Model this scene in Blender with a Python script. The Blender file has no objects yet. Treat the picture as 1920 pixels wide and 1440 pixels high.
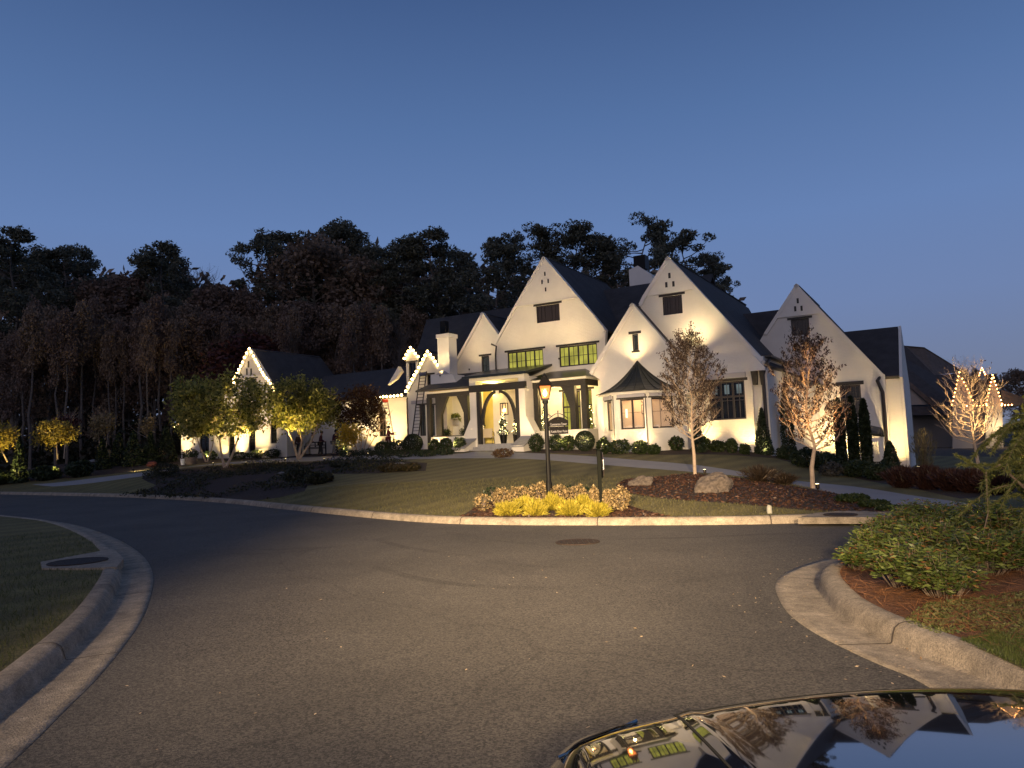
import bpy, math, random
import numpy as np
from mathutils import Vector, Matrix
from mathutils.geometry import tessellate_polygon, delaunay_2d_cdt

C = bpy.context.scene.collection
R = random.Random(11)
NR = np.random.default_rng(5)
rad = math.radians

# ---------------------------------------------------------------- camera
F = 1397.0; PITCH = rad(4.7); ROLL = 0.040; CAMZ = 1.7
CAM = Vector((0, 0, CAMZ))
RIGHT = Vector((1, 0, 0)); UP = Vector((0, -math.sin(PITCH), math.cos(PITCH))); FWD = Vector((0, math.cos(PITCH), math.sin(PITCH)))
IX = RIGHT * math.cos(ROLL) - UP * math.sin(ROLL)
IY = RIGHT * math.sin(ROLL) + UP * math.cos(ROLL)
cd = bpy.data.cameras.new('camera'); cam = bpy.data.objects.new('camera', cd); C.objects.link(cam)
cd.sensor_width = 36; cd.lens = 36 * F / 1920; cd.clip_end = 3000; cd.clip_start = 0.05
m = Matrix.Identity(4)
for i in range(3):
    m[i][0] = IX[i]; m[i][1] = IY[i]; m[i][2] = -FWD[i]; m[i][3] = CAM[i]
cam.matrix_world = m
bpy.context.scene.camera = cam
def ray(px, py):
    return IX * ((px - 960) / F) - IY * ((py - 720) / F) + FWD
def proj(p):
    d = Vector(p) - CAM
    w = d.dot(FWD)
    return 960 + F * d.dot(IX) / w, 720 - F * d.dot(IY) / w
def atd(px, py, Y):
    d = ray(px, py); return CAM + d * (Y / d.y)
def atz(px, py, z=0.0):
    d = ray(px, py); return CAM + d * ((z - CAMZ) / d.z)

# house frame: local x = u along the facade, local y = v into the house
PHI = rad(30)
HU = Vector((math.cos(PHI), -math.sin(PHI), 0)); HV = Vector((math.sin(PHI), math.cos(PHI), 0))
HO = atd(1030, 838, 44); HO.z = 0
LC = Vector(((CAM - HO).dot(HU), (CAM - HO).dot(HV), CAMZ))
def lray(px, py):
    d = ray(px, py); return Vector((d.dot(HU), d.dot(HV), d.z))
def hp(px, py, v):
    d = lray(px, py); t = (v - LC.y) / d.y; return LC + d * t
def uz(px, py, v):
    p = hp(px, py, v); return (p.x, p.z)
def hu(px, py, u):
    d = lray(px, py); t = (u - LC.x) / d.x; return LC + d * t
def onp(px, py, a, b, c):
    n = (b - a).cross(c - a); d = lray(px, py); t = (a - LC).dot(n) / d.dot(n); return LC + d * t
def toW(p):
    return HO + HU * p[0] + HV * p[1] + Vector((0, 0, p[2]))
def toL(p):
    q = Vector(p) - HO; return Vector((q.dot(HU), q.dot(HV), p[2]))

# ---------------------------------------------------------------- materials
MATS = {}
def mat(name, col, rough=.7, var=0, scale=5, bump=0, bscale=60, metal=0, spec=.5, emit=None, es=1, coat=0, col2=None, detail=6, obj=True, ior=None, trans_leaf=0):
    if name in MATS: return MATS[name]
    m = bpy.data.materials.new(name); m.use_nodes = True; nt = m.node_tree; N = nt.nodes; L = nt.links
    b = N['Principled BSDF']
    b.inputs['Base Color'].default_value = (*col, 1); b.inputs['Roughness'].default_value = rough
    b.inputs['Metallic'].default_value = metal; b.inputs['Specular IOR Level'].default_value = spec
    if ior: b.inputs['IOR'].default_value = ior
    if coat: b.inputs['Coat Weight'].default_value = coat; b.inputs['Coat Roughness'].default_value = .02
    if emit: b.inputs['Emission Color'].default_value = (*emit, 1); b.inputs['Emission Strength'].default_value = es
    tc = N.new('ShaderNodeTexCoord')
    if var or col2:
        n = N.new('ShaderNodeTexNoise'); n.inputs['Scale'].default_value = scale; n.inputs['Detail'].default_value = detail
        n.inputs['Roughness'].default_value = .65
        L.new(tc.outputs['Object'], n.inputs['Vector'])
        r = N.new('ShaderNodeValToRGB'); L.new(n.outputs['Fac'], r.inputs['Fac'])
        c2 = col2 or tuple(min(1, c * (1 + var)) for c in col); c1 = col if col2 else tuple(c * (1 - var) for c in col)
        r.color_ramp.elements[0].position = .32; r.color_ramp.elements[1].position = .68
        r.color_ramp.elements[0].color = (*c1, 1); r.color_ramp.elements[1].color = (*c2, 1)
        L.new(r.outputs['Color'], b.inputs['Base Color'])
    if bump:
        n2 = N.new('ShaderNodeTexNoise'); n2.inputs['Scale'].default_value = bscale; n2.inputs['Detail'].default_value = 4
        L.new(tc.outputs['Object'], n2.inputs['Vector'])
        bp = N.new('ShaderNodeBump'); bp.inputs['Strength'].default_value = bump; bp.inputs['Distance'].default_value = .02
        L.new(n2.outputs['Fac'], bp.inputs['Height']); L.new(bp.outputs['Normal'], b.inputs['Normal'])
    MATS[name] = m
    return m
def leafmat(name, c1, c2, trans=.35, rough=.5):
    """leaf: colour varies from leaf to leaf (per island), some light passes through"""
    m = bpy.data.materials.new(name); m.use_nodes = True; nt = m.node_tree; N = nt.nodes; L = nt.links
    out = N['Material Output']; b = N['Principled BSDF']
    g = N.new('ShaderNodeNewGeometry'); r = N.new('ShaderNodeValToRGB')
    L.new(g.outputs['Random Per Island'], r.inputs['Fac'])
    r.color_ramp.elements[0].color = (*c1, 1); r.color_ramp.elements[1].color = (*c2, 1)
    L.new(r.outputs['Color'], b.inputs['Base Color']); b.inputs['Roughness'].default_value = rough
    b.inputs['Specular IOR Level'].default_value = .3
    t = N.new('ShaderNodeBsdfTranslucent'); L.new(r.outputs['Color'], t.inputs['Color'])
    mx = N.new('ShaderNodeMixShader'); mx.inputs[0].default_value = trans
    L.new(b.outputs[0], mx.inputs[1]); L.new(t.outputs[0], mx.inputs[2]); L.new(mx.outputs[0], out.inputs['Surface'])
    MATS[name] = m
    return m
def brickmat(name, col, strength=.35, bw=.25, bh=.08):
    m = mat(name, col, rough=.8, var=.05, scale=1.2)
    nt = m.node_tree; N = nt.nodes; L = nt.links; b = N['Principled BSDF']
    tc = N['Texture Coordinate']; s = N.new('ShaderNodeSeparateXYZ'); c = N.new('ShaderNodeCombineXYZ'); ad = N.new('ShaderNodeMath')
    L.new(tc.outputs['Object'], s.inputs[0]); L.new(s.outputs[0], ad.inputs[0]); L.new(s.outputs[1], ad.inputs[1])
    L.new(ad.outputs[0], c.inputs[0]); L.new(s.outputs[2], c.inputs[1])
    br = N.new('ShaderNodeTexBrick'); br.inputs['Scale'].default_value = 1; br.inputs['Brick Width'].default_value = bw
    br.inputs['Row Height'].default_value = bh; br.inputs['Mortar Size'].default_value = .01; br.inputs['Mortar Smooth'].default_value = .4
    L.new(c.outputs[0], br.inputs['Vector'])
    n2 = N.new('ShaderNodeTexNoise'); n2.inputs['Scale'].default_value = 9; L.new(tc.outputs['Object'], n2.inputs['Vector'])
    mm = N.new('ShaderNodeMath'); mm.operation = 'MULTIPLY_ADD'; mm.inputs[1].default_value = -1; L.new(br.outputs['Fac'], mm.inputs[0]); L.new(n2.outputs['Fac'], mm.inputs[2])
    bp = N.new('ShaderNodeBump'); bp.inputs['Strength'].default_value = strength; bp.inputs['Distance'].default_value = .012
    L.new(mm.outputs[0], bp.inputs['Height']); L.new(bp.outputs['Normal'], b.inputs['Normal'])
    return m
def emitmat(name, col, s):
    m = bpy.data.materials.new(name); m.use_nodes = True; nt = m.node_tree
    nt.nodes.remove(nt.nodes['Principled BSDF']); e = nt.nodes.new('ShaderNodeEmission')
    e.inputs[0].default_value = (*col, 1); e.inputs[1].default_value = s
    nt.links.new(e.outputs[0], nt.nodes['Material Output'].inputs[0]); MATS[name] = m
    return m

# ---------------------------------------------------------------- mesh builder
class MB:
    def __init__(s): s.v = []; s.f = []
    def quad(s, a, b, c, d): s.poly([a, b, c, d])
    def poly(s, pts):
        n = len(s.v); s.v += [tuple(p) for p in pts]; s.f.append(tuple(range(n, n + len(pts))))
    def box(s, a, b):
        x0, x1 = sorted((a[0], b[0])); y0, y1 = sorted((a[1], b[1])); z0, z1 = sorted((a[2], b[2]))
        n = len(s.v)
        s.v += [(x0, y0, z0), (x1, y0, z0), (x1, y1, z0), (x0, y1, z0), (x0, y0, z1), (x1, y0, z1), (x1, y1, z1), (x0, y1, z1)]
        s.f += [tuple(n + i for i in q) for q in ((0, 3, 2, 1), (4, 5, 6, 7), (0, 1, 5, 4), (1, 2, 6, 5), (2, 3, 7, 6), (3, 0, 4, 7))]
        return s
    def prism(s, pts, off):
        """closed polygon pts (3-D), extruded by vector off"""
        n = len(s.v); k = len(pts); off = Vector(off)
        s.v += [tuple(p) for p in pts] + [tuple(Vector(p) + off) for p in pts]
        s.f.append(tuple(range(n, n + k))); s.f.append(tuple(reversed(range(n + k, n + 2 * k))))
        for i in range(k): j = (i + 1) % k; s.f.append((n + i, n + j, n + k + j, n + k + i))
        return s
    def tube(s, pts, rr, sides=6, cap=True):
        pts = [Vector(p) for p in pts]
        if not hasattr(rr, '__len__'): rr = [rr] * len(pts)
        n = len(s.v); up = None
        for i, p in enumerate(pts):
            t = (pts[min(i + 1, len(pts) - 1)] - pts[max(i - 1, 0)])
            if t.length < 1e-9: t = Vector((0, 0, 1))
            t.normalize()
            if up is None: up = Vector((1, 0, 0)) if abs(t.x) < .8 else Vector((0, 1, 0))
            a = t.cross(up).normalized(); b = t.cross(a); up = b.cross(t) * -1 if False else up
            for k in range(sides):
                w = 2 * math.pi * k / sides
                s.v.append(tuple(p + (a * math.cos(w) + b * math.sin(w)) * rr[i]))
        for i in range(len(pts) - 1):
            for k in range(sides):
                j = (k + 1) % sides
                s.f.append((n + i * sides + k, n + i * sides + j, n + (i + 1) * sides + j, n + (i + 1) * sides + k))
        if cap:
            s.f.append(tuple(n + k for k in range(sides))); s.f.append(tuple(n + (len(pts) - 1) * sides + k for k in reversed(range(sides))))
        return s
    def lathe(s, prof, cen=(0, 0, 0), sides=16, sx=1, sy=1):
        n = len(s.v)
        for r, z in prof:
            for k in range(sides):
                w = 2 * math.pi * k / sides; s.v.append((cen[0] + r * sx * math.cos(w), cen[1] + r * sy * math.sin(w), cen[2] + z))
        for i in range(len(prof) - 1):
            for k in range(sides):
                j = (k + 1) % sides; s.f.append((n + i * sides + k, n + i * sides + j, n + (i + 1) * sides + j, n + (i + 1) * sides + k))
        s.f.append(tuple(n + k for k in reversed(range(sides)))); s.f.append(tuple(n + (len(prof) - 1) * sides + k for k in range(sides)))
        return s
    def build(s, name, m, parent=None, smooth=False, loc=None, rotz=0):
        me = bpy.data.meshes.new(name); me.from_pydata(s.v, [], s.f); me.validate(); me.update()
        if m: me.materials.append(m)
        if smooth: me.polygons.foreach_set('use_smooth', [True] * len(me.polygons))
        return link(name, me, parent, loc, rotz)
def link(name, me, parent=None, loc=None, rotz=0):
    o = bpy.data.objects.new(name, me); C.objects.link(o)
    if parent: o.parent = parent
    if loc is not None: o.location = loc
    o.rotation_euler.z = rotz
    return o
def empty(name, loc=(0, 0, 0), rotz=0):
    o = bpy.data.objects.new(name, None); C.objects.link(o); o.location = loc; o.rotation_euler.z = rotz; o.empty_display_size = .2
    return o
def tag(o, label=None, cat=None, group=None, kind=None):
    if label: o['label'] = label
    if cat: o['category'] = cat
    if group: o['group'] = group
    if kind: o['kind'] = kind
    return o
def copy_tree(o, parent=None):
    c = o.copy(); C.objects.link(c)
    if parent: c.parent = parent
    for ch in o.children: copy_tree(ch, c)
    return c
def np_mesh(name, V, nq, m, k=4):
    """V: (nq*k,3) array, nq faces of k corners"""
    me = bpy.data.meshes.new(name); nv = nq * k
    me.vertices.add(nv); me.vertices.foreach_set('co', np.asarray(V, dtype=np.float32).ravel())
    me.loops.add(nv); me.loops.foreach_set('vertex_index', np.arange(nv, dtype=np.int32))
    me.polygons.add(nq); me.polygons.foreach_set('loop_start', np.arange(0, nv, k, dtype=np.int32))
    me.update(calc_edges=True); me.validate()
    if m: me.materials.append(m)
    return me
def leaves(P, L, asp=.5, up=0.0, axis=None):
    """diamond leaves centred on P; L half-length (array or number); up biases normals upward"""
    n = len(P); a = NR.normal(size=(n, 3)) if axis is None else axis + NR.normal(size=(n, 3)) * .25
    a /= np.linalg.norm(a, axis=1)[:, None] + 1e-9
    w = NR.normal(size=(n, 3)); w[:, 2] += up
    b = np.cross(a, w); b /= np.linalg.norm(b, axis=1)[:, None] + 1e-9
    L = np.broadcast_to(np.asarray(L, dtype=float), (n,))[:, None]
    V = np.stack([P - a * L, P + b * L * asp, P + a * L, P - b * L * asp], axis=1)
    return V.reshape(-1, 3)
def leafobj(name, P, L, m, parent=None, asp=.5, up=0.0, axis=None, loc=None):
    me = np_mesh(name, leaves(P, L, asp, up, axis), len(P), m)
    return link(name, me, parent, loc)
def catmull(pts, n=8):
    """centripetal spline, safe for uneven spacing"""
    out = []; P = [Vector(p) for p in pts]; P = [P[0] * 2 - P[1]] + P + [P[-1] * 2 - P[-2]]
    for i in range(1, len(P) - 2):
        p0, p1, p2, p3 = P[i - 1:i + 3]; t0 = 0; t1 = t0 + (p1 - p0).length ** .5; t2 = t1 + (p2 - p1).length ** .5; t3 = t2 + (p3 - p2).length ** .5
        if min(t1 - t0, t2 - t1, t3 - t2) < 1e-6: out.append(p1); continue
        for k in range(n):
            t = t1 + (t2 - t1) * k / n
            A1 = p0 * ((t1 - t) / (t1 - t0)) + p1 * ((t - t0) / (t1 - t0)); A2 = p1 * ((t2 - t) / (t2 - t1)) + p2 * ((t - t1) / (t2 - t1)); A3 = p2 * ((t3 - t) / (t3 - t2)) + p3 * ((t - t2) / (t3 - t2))
            B1 = A1 * ((t2 - t) / (t2 - t0)) + A2 * ((t - t0) / (t2 - t0)); B2 = A2 * ((t3 - t) / (t3 - t1)) + A3 * ((t - t1) / (t3 - t1))
            out.append(B1 * ((t2 - t) / (t2 - t1)) + B2 * ((t - t1) / (t2 - t1)))
    out.append(P[-2]); return out
def offset(line, d):
    out = []
    for i, p in enumerate(line):
        t = (line[min(i + 1, len(line) - 1)] - line[max(i - 1, 0)]); t.z = 0; t.normalize()
        out.append(p + Vector((t.y, -t.x, 0)) * d)      # positive: to the right of travel
    return out

# palette
WHITE = brickmat('painted white brick', (.70, .67, .61), .6)
WHITE2 = mat('white stucco', (.72, .69, .63), rough=.85, var=.04, scale=2, bump=.1, bscale=30)
FIREB = brickmat('rough white brick', (.62, .56, .5), .9)
ROOF = None
TIMBER = mat('dark stained timber', (.020, .018, .015), rough=.6, var=.3, scale=8, bump=.2, bscale=20)
FRAME = mat('dark bronze window frame', (.022, .016, .013), rough=.4)
METAL = mat('standing seam metal roof', (.045, .05, .048), rough=.32, metal=.6, var=.15, scale=3)
IRON = mat('black iron', (.006, .0055, .005), rough=.5, metal=.1, spec=.2)
SHADE = mat('grey roller shade', (.36, .35, .38), rough=.8)
GLASSD = mat('dark glass', (.008, .009, .010), rough=.12, spec=.35)
STONE = mat('grey step stone', (.25, .25, .26), rough=.85, var=.15, scale=6, bump=.2)
def shingle(name, c):
    m = mat(name, c, rough=.9, var=.25, scale=1.5)
    nt = m.node_tree; N = nt.nodes; L = nt.links; b = N['Principled BSDF']; tc = N['Texture Coordinate']
    w = N.new('ShaderNodeTexWave'); w.wave_type = 'BANDS'; w.bands_direction = 'Z'; w.wave_profile = 'SAW'; w.inputs['Scale'].default_value = 1.6
    w.inputs['Distortion'].default_value = .5; L.new(tc.outputs['Object'], w.inputs['Vector'])
    n = N.new('ShaderNodeTexNoise'); n.inputs['Scale'].default_value = 14; L.new(tc.outputs['Object'], n.inputs['Vector'])
    ad = N.new('ShaderNodeMath'); L.new(w.outputs['Fac'], ad.inputs[0]); L.new(n.outputs['Fac'], ad.inputs[1])
    bp = N.new('ShaderNodeBump'); bp.inputs['Strength'].default_value = .6; bp.inputs['Distance'].default_value = .03
    L.new(ad.outputs[0], bp.inputs['Height']); L.new(bp.outputs['Normal'], b.inputs['Normal'])
    return m
ROOF = shingle('charcoal roof shingle', (.038, .037, .040))
ROOFB = shingle('brown roof shingle', (.11, .085, .07))
ROOFN = shingle('grey brown roof shingle', (.05, .045, .045))
BARK = mat('grey brown bark', (.16, .12, .09), rough=.9, var=.3, scale=6, bump=.4, bscale=25)
BARKL = mat('pale smooth bark', (.42, .32, .23), rough=.8, var=.25, scale=5, bump=.2, bscale=25)
BARKD = mat('dark forest bark', (.10, .085, .075), rough=.95, var=.3, scale=3)

def window_mat(name, base, s, curt=8.0, dark=.55):
    """lit room seen through a pane: warm glow with curtain folds and darker furniture shapes"""
    m = bpy.data.materials.new(name); m.use_nodes = True; nt = m.node_tree; N = nt.nodes; L = nt.links; b = N['Principled BSDF']
    b.inputs['Base Color'].default_value = (.01, .01, .01, 1); b.inputs['Roughness'].default_value = .08
    tc = N.new('ShaderNodeTexCoord'); w = N.new('ShaderNodeTexWave'); w.inputs['Scale'].default_value = curt; w.inputs['Distortion'].default_value = 1.5
    w.inputs['Detail'].default_value = 1; L.new(tc.outputs['Object'], w.inputs['Vector'])
    n = N.new('ShaderNodeTexNoise'); n.inputs['Scale'].default_value = 1.1; L.new(tc.outputs['Object'], n.inputs['Vector'])
    r = N.new('ShaderNodeValToRGB'); r.color_ramp.elements[0].position = .35; r.color_ramp.elements[1].position = .6
    r.color_ramp.elements[0].color = (dark, dark, dark, 1); r.color_ramp.elements[1].color = (1, 1, 1, 1); L.new(n.outputs['Fac'], r.inputs[0])
    mr = N.new('ShaderNodeMapRange'); mr.inputs[3].default_value = .75; mr.inputs[4].default_value = 1.1; L.new(w.outputs['Fac'], mr.inputs[0])
    mx = N.new('ShaderNodeMix'); mx.data_type = 'RGBA'; mx.blend_type = 'MULTIPLY'; mx.inputs[0].default_value = 1
    mx.inputs[6].default_value = (*base, 1); L.new(r.outputs[0], mx.inputs[7]); L.new(mx.outputs[2], b.inputs['Emission Color'])
    ms = N.new('ShaderNodeMath'); ms.operation = 'MULTIPLY'; ms.inputs[1].default_value = s; L.new(mr.outputs[0], ms.inputs[0]); L.new(ms.outputs[0], b.inputs['Emission Strength'])
    MATS[name] = m; return m
LITG = window_mat('lit window greenish', (.46, .42, .06), 1.2)
LITW = window_mat('lit window warm', (.8, .5, .2), .9, dark=.6)
LITD = window_mat('dim window', (.05, .05, .035), .6, dark=.2)
PANEG = bpy.data.materials.new('clear pane'); PANEG.use_nodes = True
_n = PANEG.node_tree; _t = _n.nodes.new('ShaderNodeBsdfTransparent'); _g = _n.nodes.new('ShaderNodeBsdfGlossy'); _g.inputs['Roughness'].default_value = .02
_f = _n.nodes.new('ShaderNodeMixShader'); _f.inputs[0].default_value = .08; _n.links.new(_t.outputs[0], _f.inputs[1]); _n.links.new(_g.outputs[0], _f.inputs[2])
_n.links.new(_f.outputs[0], _n.nodes['Material Output'].inputs[0])
BULB = emitmat('warm bulb', (1, .66, .22), 26)
BULBN = emitmat('orange warm bulb', (1, .42, .12), 24)
FLAME = emitmat('flame', (1, .45, .12), 30)
FAIRY = emitmat('fairy light', (1, .8, .35), 14)
# ================================================================ terrain, road, kerbs
def V2(p): return Vector((p.x, p.y, 0))
farpx = [(0, 927), (120, 929.5), (240, 933), (361, 939), (440, 945), (505, 952), (570, 959), (640, 966), (740, 975.5), (840, 982), (960, 984.5), (1070, 985), (1200, 985), (1360, 984), (1467, 982), (1560, 979), (1640, 976)]
fk = [V2(atz(*p)) for p in farpx]
d0 = (fk[0] - fk[1]).normalized()
fk = [fk[0] + d0 * 60, fk[0] + d0 * 25] + fk + [Vector((8.6, 13.75, 0)), Vector((12, 13.6, 0)), Vector((20, 13, 0)), Vector((60, 9, 0))]
FK = catmull(fk, 5)
lpx = [(0, 967.5), (83, 976), (117, 980), (155, 988), (192, 1000), (227, 1015), (255, 1032), (276, 1052), (287, 1078), (286, 1100), (264, 1165), (184, 1270), (126, 1328), (14, 1436)]
lk = [V2(atz(*p)) for p in lpx]
lk = [lk[0] + (lk[0] - lk[1]).normalized() * 55, lk[0] + (lk[0] - lk[1]).normalized() * 20] + lk + [Vector((-2.72, 2.6, 0)), Vector((-2.65, .5, 0)), Vector((-2.6, -4, 0)), Vector((-2.6, -25, 0))]
LK = catmull(lk, 5)
rpx = [(1746, 1291), (1710, 1271), (1641, 1243), (1573, 1211), (1521, 1183), (1480, 1152), (1460, 1122), (1454, 1098), (1468, 1078), (1521, 1056), (1577, 1044)]
rk = [V2(atz(*p)) for p in rpx]
rk = [Vector((3.1, -25, 0)), Vector((3.0, -4, 0)), Vector((2.9, .5, 0)), Vector((2.82, 2.6, 0))] + rk + [Vector((5.6, 10.75, 0)), Vector((7.2, 11.1, 0)), Vector((12, 10.8, 0)), Vector((20, 10, 0)), Vector((60, 6, 0))]
RK = catmull(rk, 5)

CONC = mat('kerb concrete', (.30, .25, .19), rough=.95, var=.28, scale=2.2, bump=.55, bscale=70, detail=12)
def speckle(m, lo, hi, sc=120):
    nt = m.node_tree; N = nt.nodes; L = nt.links; b = N['Principled BSDF']; tc = N['Texture Coordinate']; src = b.inputs['Base Color'].links[0].from_socket
    v = N.new('ShaderNodeTexVoronoi'); v.inputs['Scale'].default_value = sc; L.new(tc.outputs['Object'], v.inputs['Vector']); sp = N.new('ShaderNodeSeparateColor'); L.new(v.outputs['Color'], sp.inputs[0])
    r = N.new('ShaderNodeMapRange'); r.inputs[3].default_value = lo; r.inputs[4].default_value = hi; L.new(sp.outputs[0], r.inputs[0])
    n = N.new('ShaderNodeTexNoise'); n.inputs['Scale'].default_value = 7; n.inputs['Detail'].default_value = 10; n.inputs['Roughness'].default_value = .75; L.new(tc.outputs['Object'], n.inputs['Vector'])
    r2 = N.new('ShaderNodeMapRange'); r2.inputs[1].default_value = .35; r2.inputs[2].default_value = .62; r2.inputs[3].default_value = .62; r2.inputs[4].default_value = 1.12; L.new(n.outputs[0], r2.inputs[0])
    ml = N.new('ShaderNodeMath'); ml.operation = 'MULTIPLY'; L.new(r.outputs[0], ml.inputs[0]); L.new(r2.outputs[0], ml.inputs[1])
    mx = N.new('ShaderNodeMix'); mx.data_type = 'RGBA'; mx.blend_type = 'MULTIPLY'; mx.inputs[0].default_value = 1; L.new(src, mx.inputs[6]); L.new(ml.outputs[0], mx.inputs[7]); L.new(mx.outputs[2], b.inputs['Base Color'])
speckle(CONC, .72, 1.25)
CONCD = mat('driveway concrete', (.27, .265, .27), rough=.9, var=.1, scale=1.2, bump=.2, bscale=40, detail=9)
ASPH = mat('asphalt', (.080, .074, .068), rough=.82, var=.2, scale=.4, detail=10, spec=.3)
def asphalt_detail(m):
    nt = m.node_tree; N = nt.nodes; L = nt.links; b = N['Principled BSDF']; tc = N['Texture Coordinate']
    src = b.inputs['Base Color'].links[0].from_socket
    # pale aggregate grains
    v = N.new('ShaderNodeTexVoronoi'); v.inputs['Scale'].default_value = 75; L.new(tc.outputs['Object'], v.inputs['Vector'])
    r = N.new('ShaderNodeValToRGB'); r.color_ramp.elements[0].color = (.62, .62, .62, 1); r.color_ramp.elements[1].color = (1.6, 1.55, 1.45, 1)
    r.color_ramp.elements[0].position = .15; r.color_ramp.elements[1].position = .95
    sp = N.new('ShaderNodeSeparateColor'); L.new(v.outputs['Color'], sp.inputs[0]); L.new(sp.outputs[0], r.inputs[0])
    mx = N.new('ShaderNodeMix'); mx.data_type = 'RGBA'; mx.blend_type = 'MULTIPLY'; mx.inputs[0].default_value = 1
    L.new(src, mx.inputs[6]); L.new(r.outputs[0], mx.inputs[7])
    # hairline cracks
    w = N.new('ShaderNodeTexNoise'); w.inputs['Scale'].default_value = .6; w.inputs['Detail'].default_value = 8; L.new(tc.outputs['Object'], w.inputs['Vector'])
    mp = N.new('ShaderNodeVectorMath'); mp.operation = 'MULTIPLY_ADD'; mp.inputs[1].default_value = (1.6, 1.6, 0); L.new(w.outputs['Color'], mp.inputs[0]); L.new(tc.outputs['Object'], mp.inputs[2])
    c = N.new('ShaderNodeTexVoronoi'); c.feature = 'DISTANCE_TO_EDGE'; c.inputs['Scale'].default_value = .11; L.new(mp.outputs[0], c.inputs['Vector'])
    lt = N.new('ShaderNodeMapRange'); lt.inputs[1].default_value = .0; lt.inputs[2].default_value = .0028; lt.inputs[3].default_value = .76; lt.inputs[4].default_value = 1; L.new(c.outputs['Distance'], lt.inputs[0])
    m2 = N.new('ShaderNodeMix'); m2.data_type = 'RGBA'; m2.blend_type = 'MULTIPLY'; m2.inputs[0].default_value = 1
    L.new(mx.outputs[2], m2.inputs[6]); L.new(lt.outputs[0], m2.inputs[7]); L.new(m2.outputs[2], b.inputs['Base Color'])
    n2 = N.new('ShaderNodeTexNoise'); n2.inputs['Scale'].default_value = 110; n2.inputs['Detail'].default_value = 3; L.new(tc.outputs['Object'], n2.inputs['Vector'])
    bp = N.new('ShaderNodeBump'); bp.inputs['Strength'].default_value = .6; bp.inputs['Distance'].default_value = .010
    L.new(n2.outputs['Fac'], bp.inputs['Height']); L.new(bp.outputs['Normal'], b.inputs['Normal'])
asphalt_detail(ASPH)
MULCH = mat('dark bark mulch', (.014, .007, .005), rough=1, col2=(.04, .018, .010), scale=28, bump=1, bscale=40, detail=10)
LAWN = mat('winter lawn', (.105, .092, .028), rough=1, col2=(.17, .14, .048), scale=.35, bump=.9, bscale=70, detail=12)
SOIL = mat('leaf litter', (.03, .022, .014), rough=1, var=.5, scale=4, bump=.8, bscale=20)
def mow(m):
    nt = m.node_tree; N = nt.nodes; L = nt.links; b = N['Principled BSDF']; tc = N['Texture Coordinate']
    src = b.inputs['Base Color'].links[0].from_socket
    mp = N.new('ShaderNodeMapping'); mp.inputs['Rotation'].default_value[2] = rad(38); L.new(tc.outputs['Object'], mp.inputs[0])
    w = N.new('ShaderNodeTexWave'); w.inputs['Scale'].default_value = .28; w.inputs['Distortion'].default_value = 1.2; w.inputs['Detail Scale'].default_value = .4; L.new(mp.outputs[0], w.inputs['Vector'])
    r = N.new('ShaderNodeMapRange'); r.inputs[3].default_value = .78; r.inputs[4].default_value = 1.12; L.new(w.outputs['Fac'], r.inputs[0])
    n = N.new('ShaderNodeTexNoise'); n.inputs['Scale'].default_value = 25; n.inputs['Detail'].default_value = 8; L.new(tc.outputs['Object'], n.inputs['Vector'])
    r2 = N.new('ShaderNodeMapRange'); r2.inputs[1].default_value = .3; r2.inputs[2].default_value = .7; r2.inputs[3].default_value = .6; r2.inputs[4].default_value = 1.35; L.new(n.outputs['Fac'], r2.inputs[0])
    ml = N.new('ShaderNodeMath'); ml.operation = 'MULTIPLY'; L.new(r.outputs[0], ml.inputs[0]); L.new(r2.outputs[0], ml.inputs[1])
    mx = N.new('ShaderNodeMix'); mx.data_type = 'RGBA'; mx.blend_type = 'MULTIPLY'; mx.inputs[0].default_value = 1
    L.new(src, mx.inputs[6]); L.new(ml.outputs[0], mx.inputs[7]); L.new(mx.outputs[2], b.inputs['Base Color'])
mow(LAWN)

# terrain heights: thin-plate spline through points read off at their depths
cp = []
def tp(px, py, Y):
    p = atd(px, py, Y); cp.append((p.x, p.y, p.z))
for a in [(1028, 943, 18), (930, 846, 41), (1120, 842, 41), (1250, 840, 38.5), (1400, 842, 37), (1677, 878, 39), (1560, 878, 36), (765, 845, 47), (600, 856, 51), (430, 862, 56), (339, 862, 59),
          (200, 862, 62), (100, 872, 60), (0, 890, 55), (800, 900, 28), (1000, 880, 30), (1340, 870, 30), (1373, 894, 24), (1231, 894, 26), (1524, 915, 20), (1590, 929, 18.5),
          (571, 921, 25), (293, 910, 36), (146, 908, 44), (265, 893, 42), (700, 890, 32), (460, 885, 44), (1465, 850, 40), (1200, 862, 33), (1652, 906, 25), (1833, 880, 30)]: tp(*a)
cp += [(-10, 75, 2), (20, 75, .8), (50, 70, -1), (-50, 80, 2.5), (-80, 90, 3), (0, 110, 3), (60, 110, -1), (-60, 130, 5), (30, 50, -.8), (40, 30, -.8), (-60, 60, 1.5), (30, 20, -.1), (20, 16, .1), (-80, 60, 1.5)]
cp += [(p.x, p.y, .16) for p in offset(FK, -.4)[5:-6:4]]
cp = np.array(cp)
def _k(r2): return np.where(r2 > 1e-9, r2 * np.log(r2 + 1e-12), 0)
CPN = len(cp); _d = ((cp[:, None, :2] - cp[None, :, :2]) ** 2).sum(2); A_ = np.zeros((CPN + 3, CPN + 3)); A_[:CPN, :CPN] = _k(_d) + np.eye(CPN) * 6
A_[:CPN, CPN] = 1; A_[:CPN, CPN + 1:] = cp[:, :2]; A_[CPN, :CPN] = 1; A_[CPN + 1:, :CPN] = cp[:, :2].T
Wt = np.linalg.solve(A_, np.concatenate([cp[:, 2], [0, 0, 0]]))
FKa = np.array([(p.x, p.y) for p in offset(FK, -.18)])
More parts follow.
